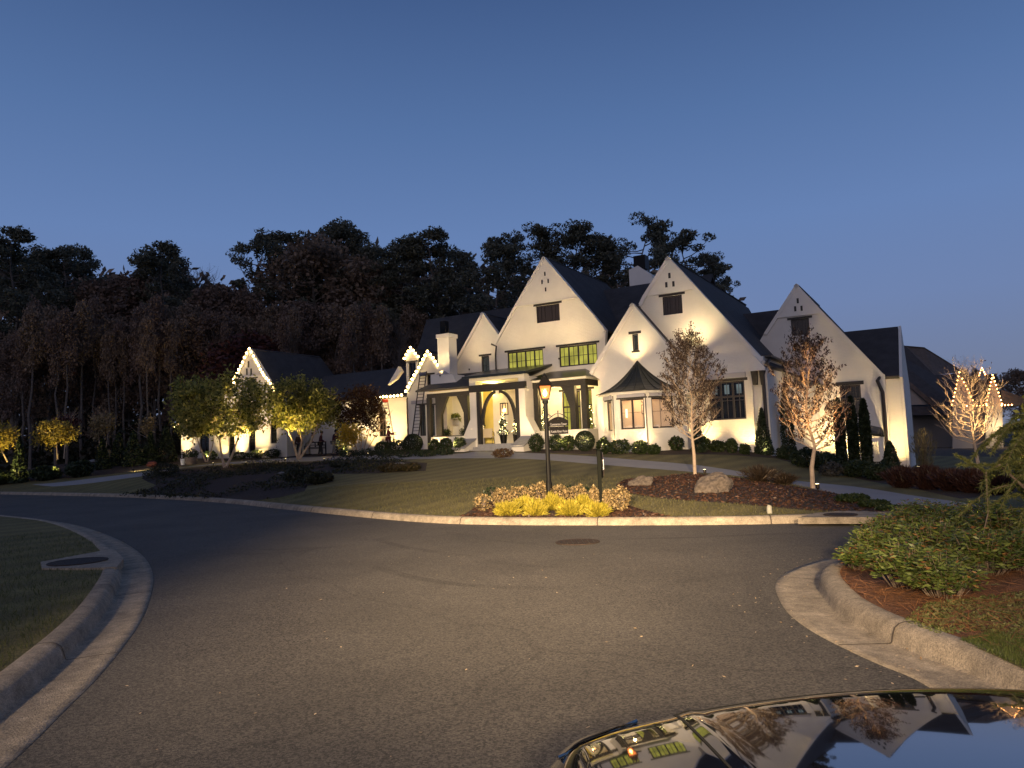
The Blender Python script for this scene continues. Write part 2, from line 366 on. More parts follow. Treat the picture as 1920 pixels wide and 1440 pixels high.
def seg_dist(P, line):
    a = line[:-1]; b = line[1:]; d = b - a; P = P[:, None, :]
    t = np.clip(((P - a) * d).sum(2) / ((d * d).sum(1) + 1e-9), 0, 1)
    return np.sqrt((((a + d * t[..., None]) - P) ** 2).sum(2)).min(1)
def hz(P):
    P = np.atleast_2d(np.asarray(P, dtype=float))[:, :2]
    r2 = ((P[:, None] - cp[None, :, :2]) ** 2).sum(2)
    z = _k(r2) @ Wt[:CPN] + Wt[CPN] + P @ Wt[CPN + 1:]
    z = np.clip(z, -1.2, 6)
    s = np.clip(seg_dist(P, FKa) / 2.2, 0, 1); s = s * s * (3 - 2 * s)
    return .14 * (1 - s) + z * s
def H(x, y): return float(hz([(x, y)])[0])
def G(px, py):
    """where the view ray through a pixel meets the yard"""
    d = ray(px, py); t = 12.0; last = None
    for i in range(1200):
        p = CAM + d * t; h = H(p.x, p.y)
        if p.z < h:
            for _ in range(14):
                mid = (last + t) / 2 if last else t; q = CAM + d * mid
                if q.z < H(q.x, q.y): t = mid
                else: last = mid
            p = CAM + d * t; return Vector((p.x, p.y, H(p.x, p.y)))
        last = t; t *= 1.006
        if t > 200: break
    p = CAM + d * 60; return Vector((p.x, p.y, H(p.x, p.y)))
def at(px, Y, dz=0):
    """yard point at horizontal pixel px (near the horizon line) and depth Y"""
    z = 1.0; 
    for _ in range(3):
        yy = 720 + F * math.tan(PITCH) * 1 + (CAMZ - z) / Y * F - ROLL * (px - 960)
        p = atd(px, yy, Y); z = H(p.x, p.y)
    return Vector((p.x, p.y, z + dz))

def inpoly(P, poly):
    x, y = P[:, 0], P[:, 1]; ins = np.zeros(len(P), bool); n = len(poly); j = n - 1
    for i in range(n):
        xi, yi = poly[i]; xj, yj = poly[j]
        c = ((yi > y) != (yj > y)) & (x < (xj - xi) * (y - yi) / (yj - yi + 1e-12) + xi); ins ^= c; j = i
    return ins
def gpoly(pts, smooth=0):
    P = [G(*p) for p in pts]
    if smooth: P = catmull(P + [P[0]], smooth)[:-1]
    return [(p.x, p.y) for p in P]

drive_up = [(60, 908), (100, 905.5), (180, 896), (281, 884), (420, 867.5), (560, 857.5), (700, 853.5), (800, 852), (870, 850), (893, 846.5), (960, 848), (1010, 850), (1100, 855), (1200, 863), (1370, 881), (1500, 902), (1600, 912), (1746, 934), (1850, 950)]
drive_lo = [(1790, 969), (1746, 966), (1690, 953), (1644, 939), (1501, 911), (1370, 891), (1290, 884), (1200, 877), (1090, 868), (1000, 861), (900, 859), (760, 861), (600, 864), (480, 868), (348, 876), (265, 893), (200, 902), (146, 908.5), (100, 912)]
DR = [(p.x, p.y) for p in catmull([G(*p) for p in drive_up], 3) + catmull([G(*p) for p in drive_lo], 3)]
# left mouth of the drive reaches the road
BL = gpoly([(221, 929), (330, 933), (478, 939), (571, 921), (578, 909), (626, 904), (612, 889), (695, 888), (798, 883), (801, 868), (681, 862.5), (544, 866), (400, 874), (348, 878), (279, 888), (266, 897), (293, 910)])
BR_ = gpoly([(1155, 910), (1180, 898), (1231, 894), (1290, 888), (1373, 895), (1440, 905), (1501, 914), (1590, 929), (1640, 942), (1700, 958), (1640, 961), (1564, 960), (1440, 950), (1340, 942), (1240, 935), (1176, 924)], 3)
BF = gpoly([(862, 969), (890, 952), (940, 938), (1060, 934), (1150, 940), (1210, 957), (1275, 972)])
BF = BF + [(p.x, p.y) for p in offset(FK, -.2) if G(1275, 972).x > p.x > G(862, 969).x][::-1]
BH = gpoly([(1000, 849), (1040, 850), (1100, 851.5), (1250, 853), (1400, 855), (1457, 860), (1548, 881), (1652, 906), (1800, 935)])
_far = [toW(Vector(q + (0,))) for q in ((24, 0), (24, 4), (-6, 1), (-3, -3.2))]
BH = BH + [(26, 24), (30, 40)] + [(p.x, p.y) for p in _far[1:]]
BH2 = gpoly([(893, 846), (870, 849), (760, 851), (640, 855), (520, 859), (420, 865), (300, 878), (200, 890), (60, 902), (0, 904)])
BH2 = BH2 + [(-60, 62), (-40, 64)] + [(p.x, p.y) for p in [toW(Vector((-24, 3, 0))), toW(Vector((-12, 2, 0))), toW(Vector((-5, -1, 0)))]]

back = offset(FK, -.18)
outer = [(p.x, p.y) for p in back]
loop = outer + [(110, 8), (110, 170), (-150, 170), (-150, outer[0][1])]
gx = []
def inside_pts(sp, x0, x1, y0, y1):
    X, Y = np.meshgrid(np.arange(x0, x1, sp), np.arange(y0, y1, sp)); P = np.stack([X.ravel(), Y.ravel()], 1)
    return P + NR.uniform(-.2, .2, P.shape) * sp
pts = np.concatenate([inside_pts(1.1, -40, 32, 14, 58), inside_pts(6, -140, 100, 14, 165)])
m1 = ~((pts[:, 0] > -40) & (pts[:, 0] < 32) & (pts[:, 1] < 58)); m1[:len(inside_pts(1.1, -40, 32, 14, 58))] = True
pts = pts[m1]; pts = pts[inpoly(pts, loop)]; pts = pts[seg_dist(pts, FKa) > .5]
allv = [Vector(p) for p in loop]; edges = [(i, (i + 1) % len(loop)) for i in range(len(loop))]
def densify(poly, step=.8):
    out = []
    for i, a in enumerate(poly):
        b = poly[(i + 1) % len(poly)]; d = math.hypot(b[0] - a[0], b[1] - a[1]); k = max(1, int(d / step))
        for j in range(k): out.append((a[0] + (b[0] - a[0]) * j / k, a[1] + (b[1] - a[1]) * j / k))
    return out
for poly in (DR, BL, BR_, BF, BH, BH2):
    n0 = len(allv); q = densify(poly); allv += [Vector(p) for p in q]; edges += [(n0 + i, n0 + (i + 1) % len(q)) for i in range(len(q))]
allv += [Vector(p) for p in pts]
cv, ce, cf, _, _, _ = delaunay_2d_cdt(allv, edges, [], 0, 1e-4)
cv = np.array([(v[0], v[1]) for v in cv]); cf = np.array([f for f in cf if len(f) == 3])
cen = cv[cf].mean(1); keep = inpoly(cen, loop); cf = cf[keep]; cen = cen[keep]
Z = hz(cv); V3 = np.concatenate([cv, Z[:, None]], 1)
reg = np.zeros(len(cf), int)
HB = [(p.x, p.y) for p in [toW(Vector(q)) for q in ((-26, 1, 0), (23, 4, 0), (23, 16, 0), (-26, 16, 0))]]
far_mask = (cen[:, 1] > 62) | (cen[:, 0] < -45)
reg[far_mask] = 3
reg[inpoly(cen, BH)] = 2; reg[inpoly(cen, BH2)] = 2; reg[inpoly(cen, BL)] = 2; reg[inpoly(cen, BR_)] = 2; reg[inpoly(cen, BF)] = 2
reg[inpoly(cen, DR)] = 1
for rid, nm, mt in ((0, 'lawn', LAWN), (1, 'driveway', CONCD), (2, 'mulch_bed', MULCH), (3, 'ground', SOIL)):
    f = cf[reg == rid]; us, inv = np.unique(f, return_inverse=True); me = bpy.data.meshes.new(nm)
    me.from_pydata(V3[us].tolist(), [], inv.reshape(-1, 3).tolist()); me.materials.append(mt); me.update()
    me.polygons.foreach_set('use_smooth', [True] * len(me.polygons))
    tag(link(nm, me), kind='structure')
# the sheet that reaches the horizon
o = MB(); o.poly([(-1500, -1500, -1.6), (1500, -1500, -1.6), (1500, 2500, -1.6), (-1500, 2500, -1.6)]); tag(o.build('ground', SOIL), kind='structure')

# road: flat sheet between the kerbs (generous, edges run under the gutters)
road = [(p.x, p.y) for p in offset(FK, .0)] + [(p.x, p.y) for p in reversed(offset(RK, .02))] + [(p.x, p.y) for p in reversed(offset(LK, .02))]
o = MB(); tri = tessellate_polygon([[Vector((*p, 0)) for p in road]]); o.v = [(*p, 0) for p in road]; o.f = [tuple(t) for t in tri]
tag(o.build('road', ASPH), kind='structure')

def kerb(name, line, side, gutter, mt=CONC, hole=None):
    """line = road edge of the gutter (or the kerb foot); side = -1: kerb lies to the left of travel"""
    prof = []
    if gutter: prof += [(0, -.05), (0, .006), (.10, .004), (gutter - .02, -.012)]
    else: prof += [(-.0, -.05)]
    g = gutter
    prof += [(g, .0), (g + .012, .05), (g + .035, .105), (g + .075, .138), (g + .12, .15), (g + .20, .15), (g + .235, .138), (g + .245, .05), (g + .245, -.2)]
    b = MB(); k = len(prof); L = [offset(line, side * d) for d, _ in prof]
    for i in range(len(line)):
        for j, (d, z) in enumerate(prof):
            p = L[j][i]; b.v.append((p.x, p.y, z))
    for i in range(len(line) - 1):
        for j in range(k - 1): a = i * k + j; b.f.append((a, a + 1, a + k + 1, a + k))
    return b
def joints(m):
    nt = m.node_tree; N = nt.nodes
kb = kerb('kerb', FK, -1, 0); tag(kb.build('kerb', CONC, smooth=True), kind='structure')
kb = kerb('kerb', LK, 1, .42); tag(kb.build('kerb', CONC, smooth=True), kind='structure')
kb = kerb('kerb', RK, 1, .45); tag(kb.build('kerb', CONC, smooth=True), kind='structure')
# dark joints cut across kerb and gutter
JT = mat('kerb joint', (.07, .055, .045), rough=1)
def joint_set(line, side, gutter, step, start=0):
    b = MB(); acc = start
    for i in range(1, len(line)):
        acc += (line[i] - line[i - 1]).length
        if acc > step:
            acc = 0; t = (line[i] - line[i - 1]).normalized(); n = Vector((t.y, -t.x, 0)) * side; p = line[i]; w = t * (.007 + .00035 * p.length)
            pr = ([(.0, .010), (gutter - .02, -.008)] if gutter else []) + [(gutter - .004, .0), (gutter + .008, .055), (gutter + .03, .112), (gutter + .07, .143), (gutter + .12, .155), (gutter + .20, .155), (gutter + .238, .142)]
            for j in range(len(pr) - 1):
                a = p + n * pr[j][0] + Vector((0, 0, pr[j][1])); c = p + n * pr[j + 1][0] + Vector((0, 0, pr[j + 1][1])); b.poly([a - w, a + w, c + w, c - w])
    return b
bj = MB()
for args in ((FK, -1, 0, 3.2, 1), (LK, 1, .42, 3.0, .5), (RK, 1, .45, 3.0, 0)):
    q = joint_set(*args); n0 = len(bj.v); bj.v += q.v; bj.f += [tuple(n0 + i for i in f) for f in q.f]
tag(bj.build('kerb_joints', JT), kind='structure')

# near lawns behind the two near kerbs
def near(line, side, w, corners, zf, name, m, sp=.6, x0=0, x1=0, y0=0, y1=0):
    bk = [(p.x, p.y) for p in offset(line, side * w)]; lp = bk + corners
    P = inside_pts(sp, x0, x1, y0, y1); P = P[inpoly(P, lp)]; P = P[seg_dist(P, np.array(bk)) > sp * .5]
    vs = [Vector(p) for p in lp] + [Vector(p) for p in P]; es = [(i, (i + 1) % len(lp)) for i in range(len(lp))]
    v, e, f, _, _, _ = delaunay_2d_cdt(vs, es, [], 0, 1e-4); v = np.array([(q[0], q[1]) for q in v]); f = np.array([t for t in f if len(t) == 3])
    f = f[inpoly(v[f].mean(1), lp)]; z = zf(v, np.array(bk))
    me = bpy.data.meshes.new(name); me.from_pydata(np.concatenate([v, z[:, None]], 1).tolist(), [], f.tolist()); me.materials.append(m)
    me.polygons.foreach_set('use_smooth', [True] * len(me.polygons)); tag(link(name, me), kind='structure')
    return lp
zl = lambda v, bk: .135 + np.minimum(seg_dist(v, bk), 12) * .006
LLP = near(LK, 1, .655, [(-90, -25)], zl, 'lawn', LAWN, .9, -60, 0, -10, 30)
STRAW = mat('pine straw ground', (.08, .032, .014), rough=1, col2=(.20, .085, .035), scale=9, bump=1, bscale=40, detail=10)
def zr(v, bk): return .135 + np.minimum(seg_dist(v, bk), 6) * .05
RLP = near(RK, 1, .685, [(90, -25)], zr, 'pine_straw_bed', STRAW, .35, 3, 14, -6, 12)
RBK = np.array([(p.x, p.y) for p in offset(RK, .685)])
def HR(x, y): return float(zr(np.array([[x, y]]), RBK)[0])

# storm drains: concrete apron with cast iron cover
COVER = mat('rusty cast iron', (.035, .022, .016), rough=.8, var=.4, scale=20, bump=.5, metal=.3)
def slab(name, pts, z, th, m, kind='structure', parent=None):
    b = MB(); b.prism([Vector((p[0], p[1], z)) for p in pts], (0, 0, -th)); o = b.build(name, m, parent)
    if kind: o['kind'] = kind
    return o
APR = ap = [atz(*q, .16) for q in ((213, 1029), (76, 1054), (79, 1066), (150, 1066), (218, 1064), (232, 1048))]
slab('drain_apron', ap, .165, .12, CONC)
def cover(name, c, r, z, label, cat='drain cover'):
    b = MB(); b.lathe([(r, 0), (r, .012), (r * .93, .014), (r * .9, .0085), (0.01, .0085)], (0, 0, 0), 28); o = b.build(name, COVER, loc=(c.x, c.y, z)); tag(o, label, cat)
    g = MB()
    for i in range(-3, 4):
        w = math.sqrt(max(0, .72 - (i * .24) ** 2)) * r; g.box((i * .24 * r - .006, -w, .008), (i * .24 * r + .006, w, .0095))
    g.build('raised_ribs', IRON, o); return o
c = atz(146, 1053, .17); cover('manhole_cover', c, .42, .167, 'round rusty drain cover set in the concrete apron on the left verge')
c = atz(1083, 1017, 0); cover('manhole_cover', c, .38, .004, 'dark round manhole cover in the middle of the road')
ap2 = [atz(*q, .155) for q in ((1496, 971), (1530, 962), (1570, 958.5), (1625, 958.5), (1665, 965), (1655, 970))]
slab('drain_apron', ap2, .162, .12, CONC)
p1, p2 = atz(1555, 963.5, .17), atz(1597, 966, .17); cc = (p1 + p2) / 2
cover('manhole_cover', cc, .3, .165, 'flat dark drain cover in the concrete by the far kerb on the right')
# inlet slot in the far kerb
q1, q2 = atz(1500, 980.5, .0), atz(1638, 975.6, .0); t = (q2 - q1).normalized(); n = Vector((t.y, -t.x, 0))
b = MB(); b.prism([q1 + n * .004 + Vector((0, 0, .012)), q2 + n * .004 + Vector((0, 0, .012)), q2 + n * .004 + Vector((0, 0, .075)), q1 + n * .004 + Vector((0, 0, .075))], -n * -.02)
tag(b.build('storm_drain_inlet', mat('drain slot', (.004, .004, .004), rough=1)), 'long black storm drain slot in the far kerb face', 'drain')
# ================================================================ the big white house
HS = empty('white_house', HO, -PHI)
tag(HS, 'large white painted brick house with steep gables and dark shingle roofs, lit from below', 'house')
def rect(x0, y0, x1, y1, v):
    a = uz(x0, y0, v); b = uz(x1, y1, v); return (a[0], b[1], b[0], a[1])        # u0, z0, u1, z1
def wall(out, v, holes=(), th=.3, m=WHITE, name='wall', parent=None, jamb=.16):
    """front wall from an outline in (u, z) with real openings"""
    b = MB(); loops = [[Vector((u, v, z)) for u, z in out]]
    for h in holes: u0, z0, u1, z1 = h; loops.append([Vector(q) for q in ((u0, v, z0), (u0, v, z1), (u1, v, z1), (u1, v, z0))])
    flat = [p for l in loops for p in l]; b.v = [tuple(p) for p in flat]; b.f = [tuple(t) for t in tessellate_polygon(loops)]
    for k, l in enumerate(loops):
        d = th if k == 0 else jamb
        for i, p in enumerate(l): q = l[(i + 1) % len(l)]; b.poly([p, q, q + Vector((0, d, 0)), p + Vector((0, d, 0))])
    return b.build(name, m, parent or HS)
def window(r, v, cols=2, rows=2, pane=LITG, lint=.12, sill=False, mun=2, shade=0, name='window', ly=None, jamb=.16, transom=0):
    u0, z0, u1, z1 = r; y = v + .07; b = MB(); f = .075
    b.box((u0, y, z0), (u0 + f, y + .07, z1)); b.box((u1 - f, y, z0), (u1, y + .07, z1)); b.box((u0 + f, y, z0), (u1 - f, y + .07, z0 + f)); b.box((u0 + f, y, z1 - f), (u1 - f, y + .07, z1))
    w = (u1 - u0) / cols
    for i in range(1, cols): b.box((u0 + i * w - .045, y + .002, z0 + f), (u0 + i * w + .045, y + .068, z1 - f))
    if transom: b.box((u0 + f, y + .004, z1 - transom - .05), (u1 - f, y + .066, z1 - transom + .05))
    o = b.build(name, FRAME, HS)
    g = MB(); g.box((u0 + .01, y + .045, z0 + .01), (u1 - .01, y + .05, z1 - .01)); g.build('pane', pane, o)
    if mun or rows > 1:
        g = MB()
        for i in range(cols):
            for k in range(1, mun): x = u0 + i * w + w * k / mun; g.box((x - .014, y + .02, z0 + f), (x + .014, y + .04, z1 - f))
        for k in range(1, rows): z = z0 + (z1 - z0) * k / rows; g.box((u0 + f, y + .021, z - .014), (u1 - f, y + .039, z + .014))
        if g.v: g.build('muntins', FRAME, o)
    if lint: g = MB(); g.box((u0 - .17, v - .03, z1 + .001), (u1 + .17, v + .1, z1 + lint)); g.build('lintel', TIMBER, HS)
    if shade: g = MB(); g.box((u0 - .1, v - .12, z1 + lint + .002), (u1 + .1, v + .05, z1 + lint + shade)); g.build('shade_box', SHADE, HS)
    if sill: g = MB(); g.box((u0 - .06, v - .05, z0 - .07), (u1 + .06, v + .05, z0 - .001)); g.build('sill', WHITE2, HS)
    return o
def shutter(r, v, lint=.12, n=6):
    u0, z0, u1, z1 = r; o = window(r, v, 2, 1, GLASSD, lint, mun=0, name='shuttered_window'); b = MB(); w = (u1 - u0 - .16) / n
    for i in range(n): b.box((u0 + .08 + i * w + .012, v + .085, z0 + .09), (u0 + .08 + (i + 1) * w - .012, v + .105, z1 - .09))
    b.build('shutter_boards', FRAME, o); return o
def vents(px, v, w=.09, h=.24):
    for x, y in px:
        u, z = uz(x, y, v); b = MB(); b.box((u - w / 2, v - .012, z - h / 2), (u + w / 2, v + .05, z + h / 2)); b.build('vent_slot', TIMBER, HS)
def roofslab(pts, th=.14, m=None, name='roof'):
    pts = [Vector(p) for p in pts]; n = (pts[1] - pts[0]).cross(pts[2] - pts[0]).normalized()
    if n.z < 0: n = -n
    b = MB(); b.prism(pts, -n * th); return b.build(name, m or ROOF, HS)
def rake(a, c, v, w=.16, d=.10):
    """pale verge board proud of the wall along a gable edge, a and c in (u,z)"""
    A = Vector((a[0], v - d, a[1])); B = Vector((c[0], v - d, c[1])); t = (B - A).normalized(); n = Vector((-t.z, 0, t.x))
    if n.z > 0: n = -n
    b = MB(); b.prism([A, B, B + n * w, A + n * w], (0, d + .04, 0)); b.build('verge', WHITE2, HS)
def gableroof(ap, lf, rf, v0, L, right=True, left=True):
    """two slopes running back from a gable outline; ap, lf, rf in (u,z)"""
    y0 = v0 + .02
    for ok, ft in ((right, rf), (left, lf)):
        if ok: roofslab([(ap[0], y0, ap[1] + .06), (ft[0], y0, ft[1] + .06), (ft[0], v0 + L, ft[1] + .06), (ap[0], v0 + L, ap[1] + .06)], .16)
def pipe(pts, r=.055, name='downpipe'):
    b = MB(); b.tube(pts, r, 8); b.build(name, FRAME, HS)
def box(a, b_, m, name, parent=None):
    b = MB(); b.box(a, b_); return b.build(name, m, parent or HS)
ZB = .6

# ---- centre gable and its small neighbour (v = 0)
v = 0
ap = uz(1019.4, 480.8, v); r1 = uz(1087, 559, v); r2 = uz(1136, 618.3, v); r3 = uz(1134.6, 639, v); l1 = uz(965, 575, v); l2 = uz(927.7, 643, v)
uR = r3[0]; uL = uz(933, 665, v)[0]
wins = [rect(1005, 574.6, 1050, 600.6, v), rect(951, 661, 1019.4, 691.3, v), rect(1047.5, 650.6, 1120.8, 681.9, v)]
# ground floor openings behind the porch
low = [rect(905, 748, 927, 808, 0), rect(957, 756, 973, 827, 0), rect(1011, 733, 1021, 812, 0), rect(1053, 735, 1072, 812, 0), rect(1080, 733, 1091, 812, 0), rect(1100, 730, 1113, 812, 0)]
G1o = [(uL - 3.6, ZB), (uR, ZB), (uR, r3[1]), r2, r1, ap, l1, l2, (uL, l2[1] - .25), (uL, 5.0), (uL - 3.6, 5.0)]
wall([q for q in G1o], v, wins + low)
shutter(wins[0], v)
window(wins[1], v, 4, 2, LITG); window(wins[2], v, 4, 2, LITG)
vents([(1021.5, 513.5), (1016.3, 528.8), (1027.9, 527), (1023.1, 542.7)], v - .07)
wall([l1, r1, ap], v - .07, th=.06, m=WHITE2, name='gable_panel')
gb = MB(); gb.box((l1[0] + .05, v - .1, l1[1] - .05), (r1[0] - .05, v + .01, l1[1] + .02)); gb.build('string_course', WHITE2, HS)
for a, c in ((ap, r1), (r1, r2), (ap, l1), (l1, l2)): rake(a, c, v)
# roof of the centre gable
gz = lambda q, dv=.0: (q[0], dv, q[1])
Lr = 9.5
roofslab([(ap[0], .3, ap[1]), (r2[0], .3, r2[1]), (r2[0], Lr, r2[1]), (ap[0], Lr, ap[1])]); roofslab([(ap[0], .3, ap[1]), (l2[0], .3, l2[1]), (l2[0], Lr, l2[1]), (ap[0], Lr, ap[1])])
window(low[0], 0, 2, 2, LITG, mun=1); window(low[1], 0, 1, 4, LITD, mun=2, lint=0)
for r in low[2:]: window(r, 0, 1, 2, LITG, mun=2, lint=.13, transom=.9)
# G0
v = .45
a0 = uz(904.8, 585.6, v); b0 = uz(935.4, 626.7, v); c0 = uz(861, 665, v); c1 = uz(848.3, 686.7, v); c2 = uz(868.5, 713.5, v)
w0 = rect(902.3, 668.3, 918.3, 701.7, v)
wall([c2, (c2[0], ZB), (b0[0] + .9, ZB), (b0[0] + .9, b0[1] - .8), b0, a0, c0, c1], v, [w0], th=.25)
window(w0, v, 1, 2, LITD, mun=2); rake(a0, c0, v); rake(c0, c1, v); rake(a0, (b0[0] + .3, b0[1] - .4), v)
kk = (b0[0] + .9, a0[1] - (b0[0] + .9 - a0[0]) * (a0[1] - b0[1]) / (b0[0] - a0[0]))
roofslab([gz(a0, v + .25), gz(kk, v + .25), gz(kk, 7), gz(a0, 7)]); roofslab([gz(a0, v + .25), gz(c1, v + .25), gz(c1, 6), gz(a0, 6)])
g = uz(929, 645, -.12); pipe([(g[0] - .3, -.12, g[1] + .02), (g[0] + .05, -.12, g[1] - .15), (uL - .08, -.12, g[1] - .7), (uL - .08, -.12, 5.2)])

# ---- main roofs behind
def ridge_at(x, y, v): return hp(x, y, v)
A = hp(1105, 546.5, 7); B = hp(1235, 530, 7); zr_ = (A.z + B.z) / 2
roofslab([(A.x - 3, 7, zr_), (B.x + 3.5, 7, zr_), (B.x + 3.5, .4, 6.2), (A.x - 3, .4, 6.2)]); roofslab([(A.x - 3, 7, zr_), (B.x + 3.5, 7, zr_), (B.x + 3.5, 15, 5), (A.x - 3, 15, 5)])
A = hp(800, 598, 6); B = hp(965, 577, 6); z2_ = (A.z + B.z) / 2
e = hp(768, 716, .9)
eL = hp(757, 739, .75); roofslab([(A.x, 6, z2_), (B.x + 2, 6, z2_), (B.x + 2, .75, e.z - .9), (eL.x, .75, e.z - .9)])
roofslab([(A.x, 6, z2_), (B.x + 2, 6, z2_), (B.x + 2, 13, 5), (A.x, 13, 5)])
b = MB(); b.prism([(A.x + .05, 6, z2_ - .15), (eL.x + .1, .9, e.z - 1.1), (eL.x + .1, .9, 1), (A.x + .05, 13, 1), (A.x + .05, 13, 4.8)], (.2, 0, 0)); b.build('wall', WHITE, HS)

box((uL - 3, .75, ZB), (uR, 14, 5), WHITE, 'wall')

# ---- big right gable (v = -2.0)
v = -2.0
ap = uz(1252.7, 480.8, v); ra = uz(1309, 541.3, v); rb = uz(1432, 674.6, v); la = uz(1204.8, 556.9, v); lb = uz(1198.5, 570.4, v)
uc = uz(1437, 690, v)[0]; lend = (lb[0] - 2.6, lb[1] - 4.4)
gw = rect(1241.3, 556.9, 1280.2, 587, v); bw = rect(1327.5, 718, 1399.7, 785.1, v)
zc = uz(1437, 684, v)[1]
wall([(lend[0], ZB - .8), (uc, ZB - 1.6), (uc, zc), rb, ra, ap, la, lb, lend], v, [gw, bw])
shutter(gw, v); vents([(1255.2, 516.7), (1249.4, 534), (1262.7, 532.3)], v - .07, .12, .28)
ra2 = ra
wall([la, ra2, ap], v - .07, th=.06, m=WHITE2, name='gable_panel')
for a, c in ((ap, ra), (ra, rb), (ap, la), (la, lb)): rake(a, c, v, .2)
wo = window(bw, v, 3, 2, GLASSD, .14, mun=2, shade=.26, transom=.75)
u0, z0, u1, z1 = bw; TRM = window_mat('pale transom light', (.16, .2, .2), .8, dark=.6)
for i in range(3): w = (u1 - u0) / 3; b = MB(); b.box((u0 + i * w + .18, v + .105, z1 - .62), (u0 + (i + 1) * w - .18, v + .108, z1 - .16)); b.build('lit_transom', TRM, wo)
for du in (.62, 1.15):
    b = MB(); b.lathe([(.05, 0), (.06, .3), (.02, .34)], (u1 - du, v + .6, z0 + .12), 8); b.build('candle_lamp', emitmat('pale lamp %g' % du, (1, .8, .5), 1.2), wo)
g = MB(); g.box((u0 - .1, v - .02, z0 - .9), (uc - .9, v + .02, z0 - .87)); g.build('string_course', WHITE2, HS)
pA, pB = Vector((ap[0], v, ap[1])), Vector((rb[0], v, rb[1])); pC = pA + Vector((0, 5, 0))
Rr = [onp(x, y, pA, pB, pC) for x, y in ((1404, 578), (1427, 619), (1502, 701))]
rr2 = pB + (pB - pA).normalized() * .35
roofslab([pA + Vector((0, .3, 0)), rr2 + Vector((0, .3, 0)), Rr[2], Rr[1], Rr[0]], .2)
roofslab([pA + Vector((0, .3, 0)), Vector((lend[0], v + .3, lend[1])), Vector((lend[0], Rr[0].y, lend[1])), Vector((ap[0], Rr[0].y, ap[1]))], .2)
# corbelled timber brackets under the eave box
q = rect(1405, 672, 1435, 694, v - .3); b = MB(); b.prism([(q[0], v - .42, q[1]), (q[2], v - .42, q[1]), (q[2], v - .42, q[3] - .5), (q[0] + .25, v - .42, q[3] + .1), (q[0], v - .42, q[3] - .2)], (0, .43, 0)); b.build('eave_box', WHITE2, HS)
for x0, x1 in ((1407.4, 1420.6), (1423.3, 1433)):
    r = rect(x0, 694.6, x1, 721, v - .3); b = MB(); d = (r[2] - r[0]) * .12
    b.v = [(r[0], v - .38, r[3]), (r[2], v - .38, r[3]), (r[2] - d, v - .22, r[1]), (r[0] + d, v - .22, r[1]), (r[0], v - .03, r[3]), (r[2], v - .03, r[3]), (r[2] - d, v - .03, r[1]), (r[0] + d, v - .03, r[1])]
    b.f = [(0, 1, 2, 3), (1, 5, 6, 2), (5, 4, 7, 6), (4, 0, 3, 7), (0, 4, 5, 1), (3, 2, 6, 7)]; b.build('bracket', TIMBER, HS)
r = rect(1406.5, 722, 1418, 833, v - .15); box((r[0], v - .16, .2), (r[2], v - .002, r[3]), WHITE, 'pilaster')
# downpipe on the corner
t = uz(1440, 683, v - .12); pipe([(uc + .05, v + .5, t[1] + .25), (uc + .02, v - .12, t[1] + .02), (uc - .16, v - .14, t[1] - .5), (uc - .12, v - .14, .0)], .085)
# side wall under the right eave, then a bay with a little shed roof
s1 = hu(1466, 690, uc - .12); vb = s1.y
b = MB(); b.box((uc - .5, v + .001, -1.6), (uc - .12, vb, s1.z + .25)); b.build('wall', WHITE, HS)
g = hp(1441, 786, v); b = MB(); b.box((uc - .3, v + .3, -1.6), (uc, vb - .05, hu(1460, 785, uc).z)); b.build('plinth', WHITE, HS)
b = MB(); b.box((uc - .45, v + .3, s1.z + .22), (uc + .2, vb + 8, s1.z + .32)); b.build('gutter', FRAME, HS)
p = hp(1470, 700, vb); q = hp(1500, 720, vb)
box((uc - .4, vb, -1.6), (uc + 1.5, vb + 3, q.z - .1), WHITE, 'wall')
roofslab([(uc - .1, vb - .25, q.z + .85), (uc - .1, vb + 3.2, q.z + .85), (uc + 1.8, vb + 3.2, q.z - .05), (uc + 1.8, vb - .25, q.z - .05)], .1, METAL)
box((uc - .1, vb - .02, q.z), (uc + .45, vb + .1, q.z + .8), WHITE2, 'cheek')
bb = rect(1459.8, 720, 1465, 784, vb - .05); box((uc - .1, vb - .04, bb[1]), (uc + .08, vb + .02, bb[3]), FRAME, 'shutter')
box((lend[0], v + .4, -1), (uc - .51, v + 10, zc - .3), WHITE, 'wall')

# ---- small gable over the bay (v = -2.9)
v2 = -2.9
ap = uz(1186, 568.3, v2); lf = uz(1106, 699.6, v2); lc = uz(1124, 711, v2); ld = uz(1127.5, 736, v2)
k = (ap[1] - lf[1]) / (ap[0] - lf[0]); rf = (ap[0] + (ap[1] - uz(1193, 735, v2)[1]) / k, uz(1193, 735, v2)[1])
sw = rect(1184.6, 626.7, 1197.9, 656.9, v2); uW = uz(1120, 760, v2)[0]
wall([(ld[0] - .28, ZB), (rf[0] - 1.0, ZB), (rf[0] - 1.0, rf[1] - .3), rf, ap, lf, lc, ld, (ld[0] - .28, ld[1] - .3)], v2, [sw], th=.28)
window(sw, v2, 1, 1, LITD, .14, mun=0); box((sw[0] - .05, v2 - .05, sw[1] - .09), (sw[2] + .05, v2 + .1, sw[1] - .002), FRAME, 'sill')
box((rf[0] - 1.3, v2 + .01, ZB), (rf[0] - 1.0, -2.0, rf[1] - .3), WHITE, 'wall')
for a, c in ((ap, rf), (ap, lf)): rake(a, c, v2, .2)
gableroof((ap[0], ap[1] - .06), (lf[0], lf[1] - .06), (rf[0] + .1, rf[1] - .16), v2 + .26, .64)

